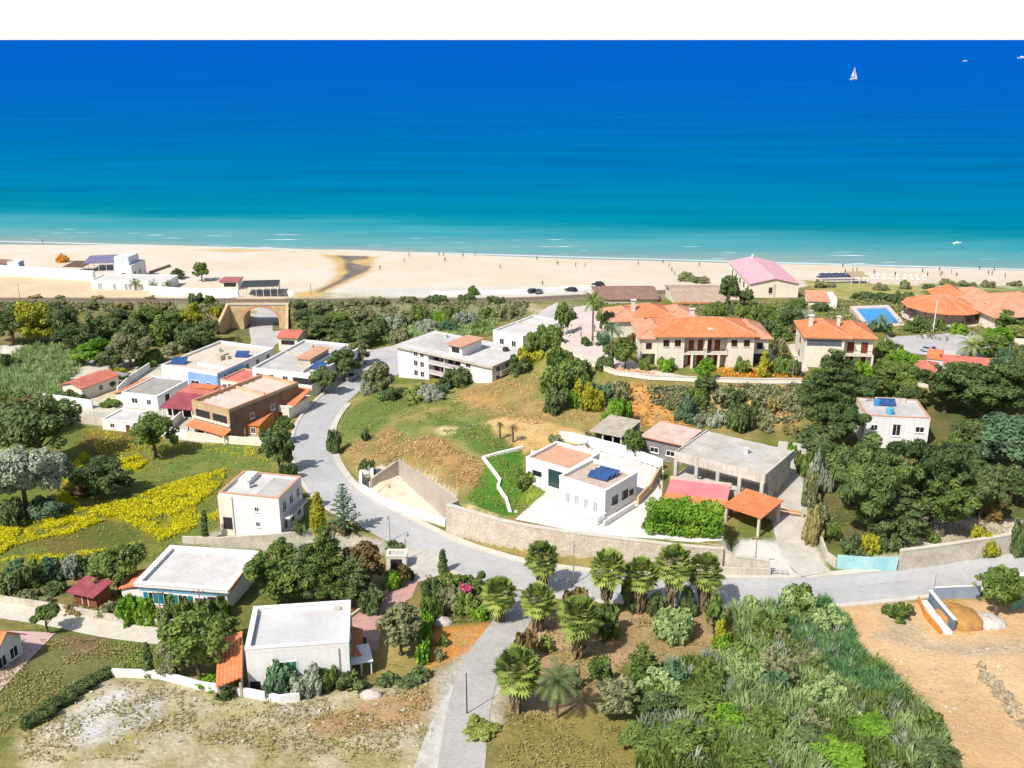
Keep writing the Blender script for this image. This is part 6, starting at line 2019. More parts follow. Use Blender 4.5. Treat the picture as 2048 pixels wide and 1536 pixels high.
def lumps_for(shape, rng):
    o = []
    if shape == 'round':        # unit: radius 1, height 2; a few sub-crowns of different size
        for k in range(6):
            a = 6.283 * (k + rng.random() * .7) / 6
            q = rng.uniform(.3, .62)
            cx, cy, cz, R_ = q * math.cos(a), q * math.sin(a), rng.uniform(.75, 1.6), rng.uniform(.26, .46)
            for _ in range(7):
                d = unit(1, rng)[0]
                o.append((cx + d[0] * R_ * .8, cy + d[1] * R_ * .8, cz + d[2] * R_ * .7, R_ * rng.uniform(.35, .65), .85))
        for _ in range(6):
            d = unit(1, rng)[0]
            o.append((d[0] * .35, d[1] * .35, 1.35 + d[2] * .45, rng.uniform(.2, .4), .9))
        for _ in range(9):
            d = unit(1, rng)[0]
            o.append((d[0] * .85, d[1] * .85, 1.15 + d[2] * .6, rng.uniform(.08, .16), .9))
    elif shape == 'shrub':      # radius 1, height 1.2
        for k in range(5):
            a = 6.283 * (k + rng.random() * .8) / 5
            q = rng.uniform(.2, .65)
            cx, cy, hh, R_ = q * math.cos(a), q * math.sin(a), rng.uniform(.4, 1.0), rng.uniform(.25, .45)
            for _ in range(6):
                d = unit(1, rng)[0]
                o.append((cx + d[0] * R_ * .8, cy + d[1] * R_ * .8, max(.12, hh * .6 + d[2] * R_ * .7), R_ * rng.uniform(.35, .7), .9))
        o.append((0, 0, .3, .5, .7))
        for _ in range(8):
            a, q = rng.random() * 6.283, rng.uniform(.5, .95)
            o.append((q * math.cos(a), q * math.sin(a), rng.uniform(.15, .8) * (1.2 - q), rng.uniform(.08, .18), .9))
    elif shape == 'pine':       # radius 1, height 2.4, irregular tiers of flat branch pads
        for z in np.linspace(.5, 2.25, 9):
            q = 1.0 * (1 - max(0, (z - .6) / 1.85) ** 1.5)
            a0 = rng.random() * 6.283
            nb = 3 + int(3 * q)
            for k in range(nb):
                a = a0 + 6.283 * (k + rng.random() * .5) / nb
                L = q * rng.uniform(.6, 1.05)
                for f in (.35, .65, .95):
                    o.append((L * f * math.cos(a), L * f * math.sin(a), z + .14 * f + rng.uniform(-.05, .05), (.1 + .13 * q) * rng.uniform(.8, 1.25), .5))
        o.append((0, 0, 1.2, .28, 2.6))
    elif shape == 'stone':      # broad pine: radius 1, height 1.7
        for k in range(8):
            a = 6.283 * (k + rng.random() * .8) / 8
            q = rng.uniform(.15, .72)
            cx, cy, cz, R_ = q * math.cos(a), q * math.sin(a), .7 + (1 - q * q) * rng.uniform(.2, .8), rng.uniform(.22, .36)
            for _ in range(8):
                d = unit(1, rng)[0]
                o.append((cx + d[0] * R_, cy + d[1] * R_, cz + d[2] * R_ * .55, R_ * rng.uniform(.35, .65), .6))
        o.append((0, 0, .8, .45, .8))
    elif shape == 'umbrella':   # radius 1, height 1.6
        for _ in range(14):
            a, q = rng.random() * 6.283, rng.random() ** .5 * .75
            o.append((q * math.cos(a), q * math.sin(a), 1.15 + .2 * (1 - q * q) + rng.uniform(-.08, .08), rng.uniform(.24, .36), .6))
    elif shape == 'cypress':    # radius 1, height 6
        for z in np.linspace(.5, 5.6, 14):
            q = .95 * (1 - (z / 6.2) ** 2.2)
            for _ in range(3):
                a = rng.random() * 6.283
                o.append((q * .42 * math.cos(a), q * .42 * math.sin(a), z, .2 + q * .42, 1.1))
    elif shape == 'bowl':       # radius 1, height .9
        for k in range(16):
            a = 6.283 * k / 16
            o.append((.66 * math.cos(a), .66 * math.sin(a), .42 + rng.uniform(-.05, .12), rng.uniform(.28, .36), .95))
        for _ in range(5):
            o.append((rng.uniform(-.3, .3), rng.uniform(-.3, .3), .3, .3, .7))
    elif shape == 'hedge':      # half sizes 1 x 1, height 1.2
        for x in np.linspace(-.8, .8, 5):
            for y in np.linspace(-.7, .7, 4):
                for z in (.3, .85):
                    o.append((x + rng.uniform(-.08, .08), y + rng.uniform(-.08, .08), z + rng.uniform(-.08, .1), .3, .95))
    return o
HUNIT = dict(round=2.0, shrub=1.2, pine=2.4, stone=1.7, umbrella=1.6, cypress=6.0, bowl=.9, hedge=1.2)
NLEAF = dict(round=1.0, shrub=.9, pine=1.5, stone=1.4, umbrella=.7, cypress=4.2, bowl=.9, hedge=1.3)
CLS = [.6, 1.0, 1.6, 2.4, 3.4, 4.8, 6.5]
_cache = {}
def crown_mesh(shape, r, var):
    c = min(range(len(CLS)), key=lambda i: abs(math.log(CLS[i] / max(r, .3))))
    key = (shape, c, var)
    if key not in _cache:
        rng = np.random.default_rng(hash((shape, c, var)) % 100000 if False else (sum(map(ord, shape)) * 31 + c * 7 + var))
        rr = CLS[c]
        s = .12 + .030 * rr
        n = int(NLEAF[shape] * 33 * rr * rr / (1.1 * s * s) * (.9 if rr < 4 else .75)) + 60
        co, q, tone = cloud(lumps_for(shape, rng), n, s / rr, rng, .6 if shape not in ('pine', 'stone') else .38)
        co[:, 2] *= HUNIT[shape] / np.percentile(co[:, 2], 99.3)
        co[:, :2] /= np.percentile(np.hypot(co[:, 0], co[:, 1]), 96.5) if shape != 'hedge' else 1.0
        o = np_mesh('crown', co, q, LM['green'], tone=tone)
        _cache[key] = o.data
        bpy.data.objects.remove(o)
    return _cache[key]
_tr = {}
def trunk_mesh(shape, var):
    key = (shape, var)
    if key not in _tr:
        rng = random.Random(var * 5 + len(shape))
        H = HUNIT[shape]
        mb = MB()
        top = H * {'umbrella': .72, 'pine': .9, 'cypress': .3}.get(shape, .55)
        mb.cyl((0, 0, -.15), (.02, .01, top * .6), .085, .06, 8).cyl((.02, .01, top * .6), (0, 0, top), .06, .025, 8)
        if shape != 'cypress':
            for k in range(5):
                a = 6.283 * (k + rng.random() * .5) / 5
                z0 = top * rng.uniform(.4, .75)
                mb.cyl((0.015, .01, z0), (.5 * math.cos(a), .5 * math.sin(a), z0 + top * rng.uniform(.25, .5)), .038, .014, 6)
        me = bpy.data.meshes.new('trunk'); me.from_pydata(mb.v, [], mb.f); me.materials.append(BARK); me.update()
        _tr[key] = me
    return _tr[key]

def slot(o, m):
    o.material_slots[0].link = 'OBJECT'
    o.material_slots[0].material = m

VARI = [0]
def plant(shape, colour, px, py, row, wpx, label, group=None, name=None, cat=None, ry=None, rz=None):
    """plant standing at a pixel, its top on a pixel row, its crown wpx pixels wide"""
    g = G(px, py)
    dist = math.sqrt(g[0] ** 2 + g[1] ** 2 + (CAMZ - g[2]) ** 2)
    depth = g[1] * CP - (g[2] - CAMZ) * SP
    r = wpx / 2 * depth / F
    # the crown's back half rises above its trunk in the picture: solve with the point a little behind
    h = max(.5, ztop(g[0], g[1] + r * .35, row) - g[2])
    VARI[0] += 1
    v = VARI[0] % 5
    low = shape in ('shrub', 'bowl', 'hedge')
    nm = name or {'round': 'tree', 'shrub': 'shrub', 'pine': 'pine_tree', 'stone': 'pine_tree', 'umbrella': 'umbrella_tree', 'cypress': 'cypress_tree', 'bowl': 'shrub', 'hedge': 'hedge'}[shape]
    ct = cat or ('hedge' if shape == 'hedge' else 'shrub' if low else 'tree')
    sc = (r, r if ry is None else ry, h / HUNIT[shape])
    a = random.random() * 6.28 if rz is None else rz
    me = crown_mesh(shape, r, v)
    if low:
        o = bpy.data.objects.new(nm, me); COL.objects.link(o)
        o.location = (g[0], g[1], g[2] - .08); o.rotation_euler = (0, 0, a); o.scale = sc
        slot(o, LM[colour])
        return tag(o, label, ct, group)
    t = thing(nm, label, ct, g, a, group)
    c = bpy.data.objects.new('crown', me); COL.objects.link(c); c.parent = t; c.scale = sc; slot(c, LM[colour])
    k = bpy.data.objects.new('trunk', trunk_mesh(shape, v)); COL.objects.link(k); k.parent = t; k.scale = sc
    return t

# ---- fan palm and feather palm
def fan_palm_meshes(seed):
    rng = np.random.default_rng(seed)
    V_, F_, T_ = [], [], []
    def fan(base, d, L, rad, droop):
        d = d / np.linalg.norm(d)
        side = np.cross(d, [0, 0, 1.0]); side /= np.linalg.norm(side) + 1e-9
        up = np.cross(side, d)
        c = base + d * L
        tn = rng.random() ** 1.2 if d[2] > -.2 else .7 + .3 * rng.random()
        n0 = len(V_)
        V_.append(c)
        m = 19
        for i in range(m):
            a = -1.9 + 3.8 * i / (m - 1)
            q = rad * (1.0 if i % 2 else .60) * (1 - .22 * abs(a) / 1.9)
            p = c + (d * math.cos(a) + side * math.sin(a)) * q + up * (.06 * rad * (1 if i % 2 else -1)) - np.array([0, 0, droop * q * q])
            V_.append(p)
        for i in range(m - 1):
            F_.append((n0, n0 + 1 + i, n0 + 2 + i)); T_.append(tn)
        w = side * .015
        n1 = len(V_)
        V_.extend([base - w, base + w, c + w, c - w]); F_.append((n1, n1 + 1, n1 + 2)); F_.append((n1, n1 + 2, n1 + 3)); T_.extend([.6, .6])
    for k in range(74):
        z = 1 - 1.75 * (k + .5) / 74
        a = k * 2.39996 + rng.random() * .3
        q = math.sqrt(max(0, 1 - z * z))
        d = np.array([q * math.cos(a), q * math.sin(a), z + .12])
        fan(np.zeros(3), d, .5 + .2 * rng.random(), .34 + .12 * rng.random(), .5 + .6 * rng.random())
    return np.array(V_), np.array(F_, np.int32), np.array(T_)
_palm = {}
def palm(px, py, row, wpx, label, colour='palm', group=None, skirt=True, name='fan_palm'):
    g = G(px, py)
    depth = g[1] * CP - (g[2] - CAMZ) * SP
    r = wpx / 2 * depth / F * 1.32
    h = max(1.0, ztop(g[0], g[1], row + wpx * .12) - g[2])
    VARI[0] += 1; v = VARI[0] % 3
    if v not in _palm:
        co, f, t = fan_palm_meshes(40 + v)
        o = np_mesh('crown', co, f, LM['palm'], n=3, tone=t)
        cm = o.data; bpy.data.objects.remove(o)
        mb = MB(); rnd = random.Random(v)
        mb.cyl((0, 0, -.3), (0, 0, .15), .30, .2, 10).cyl((0, 0, .15), (0, 0, 1.0), .2, .15, 10)
        tm = bpy.data.meshes.new('trunk'); tm.from_pydata(mb.v, [], mb.f); tm.materials.append(PBARK); tm.update()
        sk = MB()
        for k in range(110):
            a = rnd.random() * 6.283; z = -rnd.uniform(.05, .75); q = rnd.uniform(.28, .5) * (1 + .5 * z)
            L = rnd.uniform(.35, .6)
            c_, s_ = math.cos(a), math.sin(a)
            sk.add([(c_ * .12, s_ * .12, z + .12), (c_ * q - s_ * .1, s_ * q + c_ * .1, z - L * .6), (c_ * q * .9, s_ * q * .9, z - L), (c_ * q + s_ * .1, s_ * q - c_ * .1, z - L * .6)], [(0, 1, 2, 3)])
        sm = bpy.data.meshes.new('dead_fronds'); sm.from_pydata(sk.v, [], sk.f); sm.materials.append(SKIRT); sm.update()
        _palm[v] = (cm, tm, sm)
    cm, tm, sm = _palm[v]
    t = thing(name, label, 'palm tree', g, random.random() * 6.28, group)
    zc = max(.8, h - r * .9)
    c = bpy.data.objects.new('crown', cm); COL.objects.link(c); c.parent = t; c.location = (0, 0, zc); c.scale = (r, r, r * 1.2); slot(c, LM[colour])
    k = bpy.data.objects.new('trunk', tm); COL.objects.link(k); k.parent = t; k.scale = (1.7, 1.7, zc)
    if skirt:
        s = bpy.data.objects.new('dead_fronds', sm); COL.objects.link(s); s.parent = t; s.location = (0, 0, zc - r * .1); s.scale = (r * .95, r * .95, min(r * 1.5, zc * .8))
    return t
def feather_mesh(seed, nf=26):
    rng = np.random.default_rng(seed)
    V_, F_, T_ = [], [], []
    for k in range(nf):
        a = k * 2.39996; el = math.radians(75 - 85 * k / nf + rng.uniform(-8, 8))
        p = np.zeros(3); d = np.array([math.cos(a) * math.cos(el), math.sin(a) * math.cos(el), math.sin(el)])
        side = np.array([-math.sin(a), math.cos(a), 0])
        tone = .25 + .6 * rng.random()
        for i in range(9):
            q = p + d * .125
            up = np.cross(side, d)
            for s in (-1, 1):
                for j in (0, .5):
                    b = p + (q - p) * j
                    L = .27 * math.sin(.35 + 2.5 * (i + j) / 9.5)
                    tip = b + side * s * L * .85 + d * L * .55 - np.array([0, 0, .25 * L])
                    n0 = len(V_)
                    V_.extend([b, b + d * .055, tip]); F_.append((n0, n0 + 1, n0 + 2)); T_.append(min(1, tone + .2 * rng.random()))
            p = q
            d = d + np.array([0, 0, -.13 - .02 * i]); d /= np.linalg.norm(d)
    return np.array(V_), np.array(F_, np.int32), np.array(T_)
_fth = {}
def feather(px, py, row, wpx, label, colour='palm', name='date_palm', trunk=True, cat='palm tree', group=None):
    g = G(px, py)
    depth = g[1] * CP - (g[2] - CAMZ) * SP
    r = wpx / 2 * depth / F * 1.15
    h = max(.8, ztop(g[0], g[1], row) - g[2])
    VARI[0] += 1; v = VARI[0] % 2
    if v not in _fth:
        co, f, t = feather_mesh(70 + v)
        o = np_mesh('crown', co, f, LM['palm'], n=3, tone=t); cm = o.data; bpy.data.objects.remove(o)
        mb = MB().cyl((0, 0, -.3), (0, 0, 1.0), .2, .17, 8)
        tm = bpy.data.meshes.new('trunk'); tm.from_pydata(mb.v, [], mb.f); tm.materials.append(PBARK); tm.update()
        _fth[v] = (cm, tm)
    cm, tm = _fth[v]
    t = thing(name, label, cat, g, random.random() * 6, group)
    zc = max(.25, h - r * .55)
    c = bpy.data.objects.new('crown', cm); COL.objects.link(c); c.parent = t; c.location = (0, 0, zc); c.scale = (r, r, r * .9); slot(c, LM[colour])
    if trunk:
        k = bpy.data.objects.new('trunk', tm); COL.objects.link(k); k.parent = t; k.scale = (1, 1, zc + .1)
    return t
def araucaria(px, py, row, wpx, label):
    g = G(px, py)
    depth = g[1] * CP - (g[2] - CAMZ) * SP
    r = wpx / 2 * depth / F
    h = ztop(g[0], g[1], row) - g[2]
    t = thing('araucaria_tree', label, 'tree', g)
    MB().cyl((0, 0, -.3), (0, 0, h * .97), .2, .04, 8).build('trunk', BARK, t)
    rng = np.random.default_rng(5)
    V_, T_ = [], []
    P, Nn, tone = [], [], []
    for i, z in enumerate(np.linspace(h * .22, h * .97, 12)):
        q = r * (1 - (z / h) ** 1.5 * .92) * (1.0 if i % 2 else .9)
        for k in range(7):
            a = 6.283 * k / 7 + i * .6
            for s in np.linspace(.2, 1, max(3, int(q / .16))):
                zz = z + .10 * q * (s ** 2) - .05
                for _ in range(3):
                    P.append((q * s * math.cos(a) + rng.normal() * .07, q * s * math.sin(a) + rng.normal() * .07, zz + rng.normal() * .05))
                    Nn.append(unit(1, rng)[0] * .6 + np.array([0, 0, .8])); tone.append(rng.random())
    Nn = np.array(Nn); Nn /= np.linalg.norm(Nn, axis=1)[:, None]
    co, qd, tn = leaf_quads(np.array(P), Nn, np.full(len(P), .16), rng, np.array(tone), .5)
    np_mesh('crown', co, qd, LM['bluegreen'], parent=t, tone=tn)
    return t

# ------------------------------------------------------------------ the plants of the photograph
X = plant
# below the railway on the left
TH = 'trees below the railway embankment'
X('round','dark',28,690,610,92,'dark tree at the left edge below the railway', TH)
X('round','gold',76,694,604,84,'yellowish tree second from the left edge below the railway', TH)
X('round','dark',128,692,606,76,'tall grey green tree right of the yellowish one below the railway', TH)
X('round','dark',152,706,648,74,'low dark tree at the start of the sandy footpath', TH)
for i, (px, py, ty, w) in enumerate([(205,676,632,74),(240,668,618,70),(272,690,640,80),(300,664,612,74),(330,690,636,84),(352,668,618,60),(385,692,645,78),(415,688,640,52)]):
    X('round' if i % 2 else 'shrub', 'green' if i in (3, 4, 5) else 'dark', px, py, ty, w, 'dense green thicket tree between the sandy footpath and the railway bridge', 'thicket left of the railway bridge')
X('round','gold',392,668,608,48,'bright yellow flowering mimosa beside the railway bridge wing wall')
X('shrub','gold',432,630,612,24,'small yellow flowering shrub on top of the embankment by the bridge')
X('round','olive',262,736,664,84,'grey olive tree above the isolated red roofed house')
X('round','bright',196,726,676,80,'bright green rounded tree right of the grey reed slope')
X('round','dark',225,742,700,56,'dark tree between the bright green tree and the olive tree')
X('shrub','dark',20,742,708,50,'dark shrub at the left edge beside the pale yard')
X('shrub','gold',236,756,736,50,'yellow flowering bush behind the isolated red roofed house')
X('shrub','green',300,728,700,60,'loose green bush left of the pale blue terrace roof')
X('shrub','olive',345,706,680,60,'scrubby bush at the back corner of the pale blue terrace')
X('shrub','dark',205,776,752,60,'dark bushes in the garden of the isolated red roofed house')
X('shrub','dark',150,800,778,60,'dark hedge bush below the isolated red roofed house')
X('shrub','green',222,812,796,46,'bushy shrub left of the grey roofed low house')
X('shrub','dark',130,826,800,30,'small dark shrub at the grey yard wall')
# big trees at the left edge
X('round','dark',84,932,790,160,'very large dark tree at the left edge above the yellow meadow')
X('round','brown',70,870,790,90,'brownish topped tree against the very large dark tree')
X('round','green',14,850,780,90,'green tree at the left edge over the reed slope')
X('round','silver',55,1032,886,140,'big silvery grey tree at the left edge beside the yellow flowers')
X('round','silver',118,985,905,70,'smaller silvery tree right of the big silvery one')
X('shrub','bluegreen',95,1030,985,90,'grey green bush at the foot of the silvery trees')
X('shrub','dark',20,1050,1000,70,'dark bush at the left edge under the silvery tree')
X('round','green',312,914,826,96,'isolated round tree on the meadow below the ochre house')
X('round','dark',208,996,914,106,'dark round tree in the middle of the yellow flowers')
X('shrub','brown',172,988,960,50,'brownish shrub at the left foot of the dark round tree')
# roadside by the village
X('round','dark',560,950,856,56,'dark tall tree on the outer verge of the bend')
X('round','green',566,888,832,50,'green tree on the verge just above the dark tall tree')
X('shrub','dark',538,905,862,40,'dark shrub at the right end of the cream yard wall')
X('shrub','dark',575,960,925,36,'dark roadside shrub below the tall tree on the bend')
X('shrub','green',594,1000,965,26,'narrow green shrub beside the tall white house')
X('round','dark',650,790,734,52,'dark tree shading the side wall of the white terrace')
X('round','dark',690,762,700,64,'larger dark tree at the far end of the white terrace wall')
X('round','olive',720,730,680,44,'olive tree between the white terrace and the grey car park')
X('shrub','dark',625,785,760,36,'dark bush at the front corner of the white terrace')
X('round','olive',758,796,722,56,'grey green tree at the inner edge of the bend')
X('shrub','dark',778,798,766,54,'dark dome shaped bush beside the grey green tree on the bend')
X('shrub','silver',735,790,758,36,'pale feathery bush left of the grey green tree on the bend')
for i, (px, py, ty, w, c) in enumerate([(612,652,616,60,'dark'),(640,674,630,70,'dark'),(676,664,622,70,'green'),(690,690,640,70,'dark'),(725,660,614,64,'olive'),(752,676,630,56,'dark'),(735,694,650,60,'dark'),(780,664,628,54,'silver'),(812,654,620,54,'olive'),(845,646,614,54,'green'),(880,648,622,46,'bright'),(905,644,612,50,'green'),(940,650,622,56,'silver'),(975,640,610,54,'green'),(1010,636,606,50,'olive'),(850,668,640,50,'silver'),(800,684,650,44,'olive'),(905,664,640,44,'bluegreen'),(960,662,640,40,'green')]):
    X('round' if w > 58 else 'shrub', c, px, py, ty, w, 'scrub tree in the thicket between the railway and the apartment block', 'thicket right of the railway bridge')
for px, py, ty, w in [(600,612,600,40),(640,616,602,46),(700,612,598,44),(760,606,592,44),(820,604,590,40),(870,604,590,44),(930,602,588,40),(990,604,590,36)]:
    X('shrub','olive' if px % 3 else 'dark', px, py, ty, w, 'low scrub bush along the railway line right of the bridge', 'scrub along the railway')
for px, py, ty, w in [(60,612,598,40),(120,610,598,30),(180,614,600,36),(70,596,588,28),(120,597,590,20),(195,598,590,24),(250,614,602,34),(310,620,606,44),(300,598,590,20)]:
    X('shrub','dryolive' if px % 4 else 'olive', px, py, ty, w, 'low dry scrub bush along the railway left of the bridge', 'scrub along the railway')
# beach plants
X('shrub','orange',126,524,508,26,'orange brown bush on the sand beyond the sea wall')
X('round','green',404,562,524,36,'green tree on the sand beside the promenade wall')
X('pine','dark',356,557,536,32,'squat conical tree on the sand left of the green beach tree')
X('shrub','green',945,590,572,26,'small bush standing alone at the promenade right of the stream')
X('shrub','dark',390,604,586,36,'dark bush in front of the promenade wall')
X('shrub','green',420,606,590,24,'smaller bush right of the dark promenade bush')
for i, (px, py, ty) in enumerate([(272,580,559),(308,580,561),(336,584,563)]):
    feather(px, py, ty, 22, ['small palm at the right end of the white changing rooms','small palm middle of the three by the promenade wall','small palm at the left end of the promenade wall'][i], 'dark', group='palms by the beach club')
X('shrub','olive',1375,562,545,46,'grey bush on the sand above the tan roofed lodge')
X('shrub','olive',1400,566,552,36,'low grey bush right of the one above the tan roofed lodge')
for px, py, ty, w in [(1640,576,560,24),(1760,580,566,34),(1808,578,560,26),(1900,572,558,40),(1930,572,562,40),(1975,574,560,30),(2030,572,560,30),(1660,574,566,26),(1860,577,568,30)]:
    X('shrub','olive' if px % 3 else 'dark', px, py, ty, w, 'dune bush along the top of the resort beach', 'dune bushes')
# apartment block and hill
X('shrub','dark',918,772,736,58,'dark green bush in front of the apartment block')
X('shrub','dark',890,778,752,34,'small bush left of the dark one in front of the apartment block')
for px, py, ty, w, c in [(835,790,764,50,'meadow'),(865,800,772,60,'silver'),(830,806,784,44,'meadow'),(880,790,764,40,'bluegreen')]:
    X('shrub', c, px, py, ty, w, 'pale green scrub on the slope below the apartment block', 'scrub below the apartment block')
X('shrub','dark',670,906,858,34,'dark green bush on the inner kerb of the bend')
X('shrub','dark',733,880,858,24,'small dark bush on the green slope above the layby')
X('hedge','dark',735,956,920,26,'dark clipped bush at the end of the layby wall')
for px, py, ty, w, c, l in [(1088,700,650,70,'green','green bush at the top of the slope beside the rear road'),(1062,730,690,60,'gold','yellowish bush on the slope right of the apartment wing'),(1040,748,710,50,'dark','dark bush at the side of the apartment wing'),
    (1130,790,700,98,'green','largest green bush under the curving resort wall'),(1165,764,716,50,'dark','dark bush at the foot of the curving resort wall'),(1110,820,776,60,'dark','dark bush lower left below the largest green one'),(1178,815,762,56,'gold','yellow green bush on the slope under the resort wall'),
    (1205,800,762,52,'bluegreen','grey green bush right of the yellow green one'),(1240,800,760,40,'olive','olive bush beside the orange cliff'),(1232,846,794,62,'bright','bright green bush above the open shed'),(1150,812,780,46,'bright','small bright bush between the dark and yellow green bushes')]:
    X('shrub', c, px, py, ty, w, l)
for px, py, ty, w, c in [(1352,812,778,46,'olive'),(1374,842,792,50,'bluegreen'),(1395,812,772,44,'green'),(1440,800,772,56,'olive'),(1470,816,776,46,'dark'),(1482,862,796,58,'dark'),(1515,806,778,40,'olive'),(1545,820,790,36,'dryolive'),(1575,806,780,36,'olive'),(1430,852,822,36,'silver'),(1395,852,826,30,'silver'),(1528,862,836,34,'olive'),(1580,868,846,30,'dryolive')]:
    X('shrub', c, px, py, ty, w, 'scrub bush on the cliff between the resort wall and the workshops', 'scrub on the resort cliff')
X('round','bright',1407,770,714,46,'bright green tree growing over the resort wall below the main villa')
X('round','dark',1408,786,750,44,'dark foot of growth hanging below the bright green tree')
X('round','green',1266,916,860,44,'round tree between the villa and the long grey shed')
X('shrub','green',1050,980,940,36,'young light green tree on the villa lawn', None, 'tree', 'tree')
for px, py, ty, w in [(1000,880,845,16),(1026,885,850,20)]:
    feather(px, py, ty, w, 'small dry palm stump on the sandy patch left of the villa', 'brown', group='dry palms left of the villa')
X('shrub','olive',1110,884,866,30,'small grey bush on the sandy patch behind the villa wing')
X('shrub','olive',1180,886,866,36,'grey shrub behind the villa boundary wall')
# clipped hedge of the garage: two lobes
g_ = G(1365, 1064)
X('hedge','bright',1338,1062,996,84,'left half of the bright clipped hedge before the pink roof terrace', None, 'hedge', 'hedge', ry=2.2, rz=-.1)
X('hedge','bright',1402,1066,1004,74,'right half of the bright clipped hedge before the pink roof terrace', None, 'hedge', 'hedge', ry=2.2, rz=-.1)
X('shrub','green',1300,1058,1030,30,'low grey shrub at the left foot of the clipped hedge')
# resort garden
feather(1185, 676, 588, 50, 'tall palm on the left of the resort terrace', 'green')
X('round','green',1126,672,606,30,'slender tree by the resort wall next to the rear road')
X('round','dark',1215,672,622,28,'dark slender tree right of the tall resort palm')
feather(1222, 738, 648, 44, 'palm with a bare trunk at the corner of the main villa garden', 'bluegreen')
for px, py, ty, w, c in [(1208,640,612,30,'green'),(1212,662,634,34,'dark'),(1206,690,664,32,'bluegreen'),(1196,622,600,28,'green'),(1225,712,684,34,'green'),(1172,690,672,24,'dark')]:
    X('shrub', c, px, py, ty, w, 'planting along the inner edge of the resort drive', 'plants along the resort drive')
X('shrub','dark',1140,640,618,24,'dark shrub at the top of the resort drive')
X('shrub','dark',1212,738,706,40,'purple dark bush at the foot of the garden palm')
X('round','green',1250,738,676,46,'bushy tree left of the main villa')
X('shrub','brown',1266,690,664,34,'brown bush between the two left villas')
X('shrub','green',1240,700,676,36,'green bush below the rear left villa')
X('shrub','green',1290,740,708,28,'small tree before the garage of the main villa')
X('shrub','bright',1333,742,716,36,'dome of green bush at the left corner of the main villa')
X('shrub','green',1485,748,716,34,'green bush at the right corner of the main villa')
X('cypress','gold',1528,754,700,24,'yellow green conifer right of the main villa')
X('shrub','green',1560,748,712,40,'green bush in the flower bed right of the main villa')
X('round','olive',1558,720,676,30,'small tree between the main villa and the pool villa')
X('shrub','dark',1588,752,722,34,'dark bush at the lamp post on the resort wall')
for px, py, ty, w, c in [(1430,640,604,50,'green'),(1455,628,600,50,'dark'),(1500,640,606,60,'green'),(1540,646,612,60,'green'),(1575,650,612,54,'dark'),(1590,620,596,46,'green'),(1560,680,650,50,'green'),(1600,668,640,40,'brown'),(1530,668,640,40,'dark'),(1640,622,602,40,'dark')]:
    X('shrub', c, px, py, ty, w, 'garden bush in the resort grounds below the pink roofed hall', 'bushes below the pink hall')
X('round','dark',1455,612,552,48,'dark leaning tree at the left wall of the pink roofed hall')
X('round','dark',1488,612,578,36,'dark round topped tree before the corner of the pink roofed hall')
X('shrub','silver',1612,640,616,36,'white flowering bush behind the pool villa')
for px, py, ty, w in [(1745,600,582,46),(1785,602,582,60),(1806,608,584,46),(1720,598,584,40)]:
    X('shrub','dark',px,py,ty,w,'dark hedge bush on the far side of the swimming pool','hedge beyond the pool')
for px, py, ty, w, c in [(1745,662,640,30,'bluegreen'),(1770,664,640,26,'green'),(1715,672,650,30,'bright'),(1830,664,632,40,'green'),(1850,664,634,30,'dark'),(1880,660,636,30,'green'),(1920,668,646,40,'bright')]:
    X('shrub', c, px, py, ty, w, 'shrub in the planting between the pool and the grey lot', 'shrubs between pool and lot')
feather(1762, 664, 632, 34, 'low palm in front of the swimming pool', 'bluegreen')
for px, py, ty, w, c in [(1975,650,612,50,'green'),(2005,660,620,60,'green'),(2040,660,626,50,'dark'),(1990,690,650,60,'bright'),(1985,720,666,60,'green'),(2030,680,650,60,'meadow'),(2010,730,694,50,'bluegreen'),(2044,735,690,50,'dark')]:
    X('round' if ty < 670 and w > 50 else 'shrub', c, px, py, ty, w, 'garden tree at the right edge between the pavilion and the cottages', 'trees at the right of the resort')
feather(1940, 716, 676, 54, 'date palm beside the end of the grey resort lot', 'palm')
X('shrub','gold',2005,722,708,50,'golden hedge at the end of the salmon roofed cottage')
for px, py, ty, w in [(1775,720,680,50),(1805,745,700,70),(1770,760,715,60)]:
    X('round','bright' if px == 1805 else 'green',px,py,ty,w,'light green tree between the pool villa and the cottages','light trees below the lot')
# pine grove on the right
PG = 'pines of the grove on the right'
for i, (s_, px, py, ty, w, c, l) in enumerate([
    ('pine',1662,842,698,116,'pine','tall layered pine in front of the pool villa'),
    ('stone',1672,900,800,96,'pine','dark pine at the left of the white house in the grove'),
    ('stone',1640,930,850,90,'dark','dark tree at the edge of the drive left of the grove'),
    ('stone',1700,1010,880,130,'pine','pine crown left of the two big rounded ones'),
    ('stone',1740,1072,880,160,'pinelight','largest rounded pine in the middle of the grove'),
    ('stone',1858,1050,868,160,'pine','large rounded pine just below the white house'),
    ('pine',1790,1080,960,110,'dark','lower pine at the front of the grove above the roadside wall'),
    ('stone',1885,1072,950,120,'green','pine at the front right of the grove'),
    ('stone',1958,1040,930,90,'dark','dark tree at the right front of the grove'),
    ('round',2010,950,826,110,'bluegreen','large bluish green tree at the right edge of the grove'),
    ('round',2050,900,838,90,'bluegreen','bluish tree cut by the right edge behind the grove'),
    ('stone',1960,850,724,140,'pinelight','broad pine behind the white house on the right'),
    ('stone',1888,828,734,100,'pine','pine crown directly behind the roof of the white house'),
    ('stone',2035,830,716,90,'dark','dark pine at the right edge above the white house'),
    ('stone',1790,800,724,90,'green','green pine between the cottages and the white house'),
    ('stone',1722,800,752,64,'pine','dark pine above the left corner of the white house'),
    ('round',1940,900,836,70,'dark','dark tree right of the white house'),
    ('round',2030,1010,930,70,'dark','dark tree at the right edge behind the weathered wall')]):
    X(s_, c, px, py, ty, w * 1.15, l, PG)
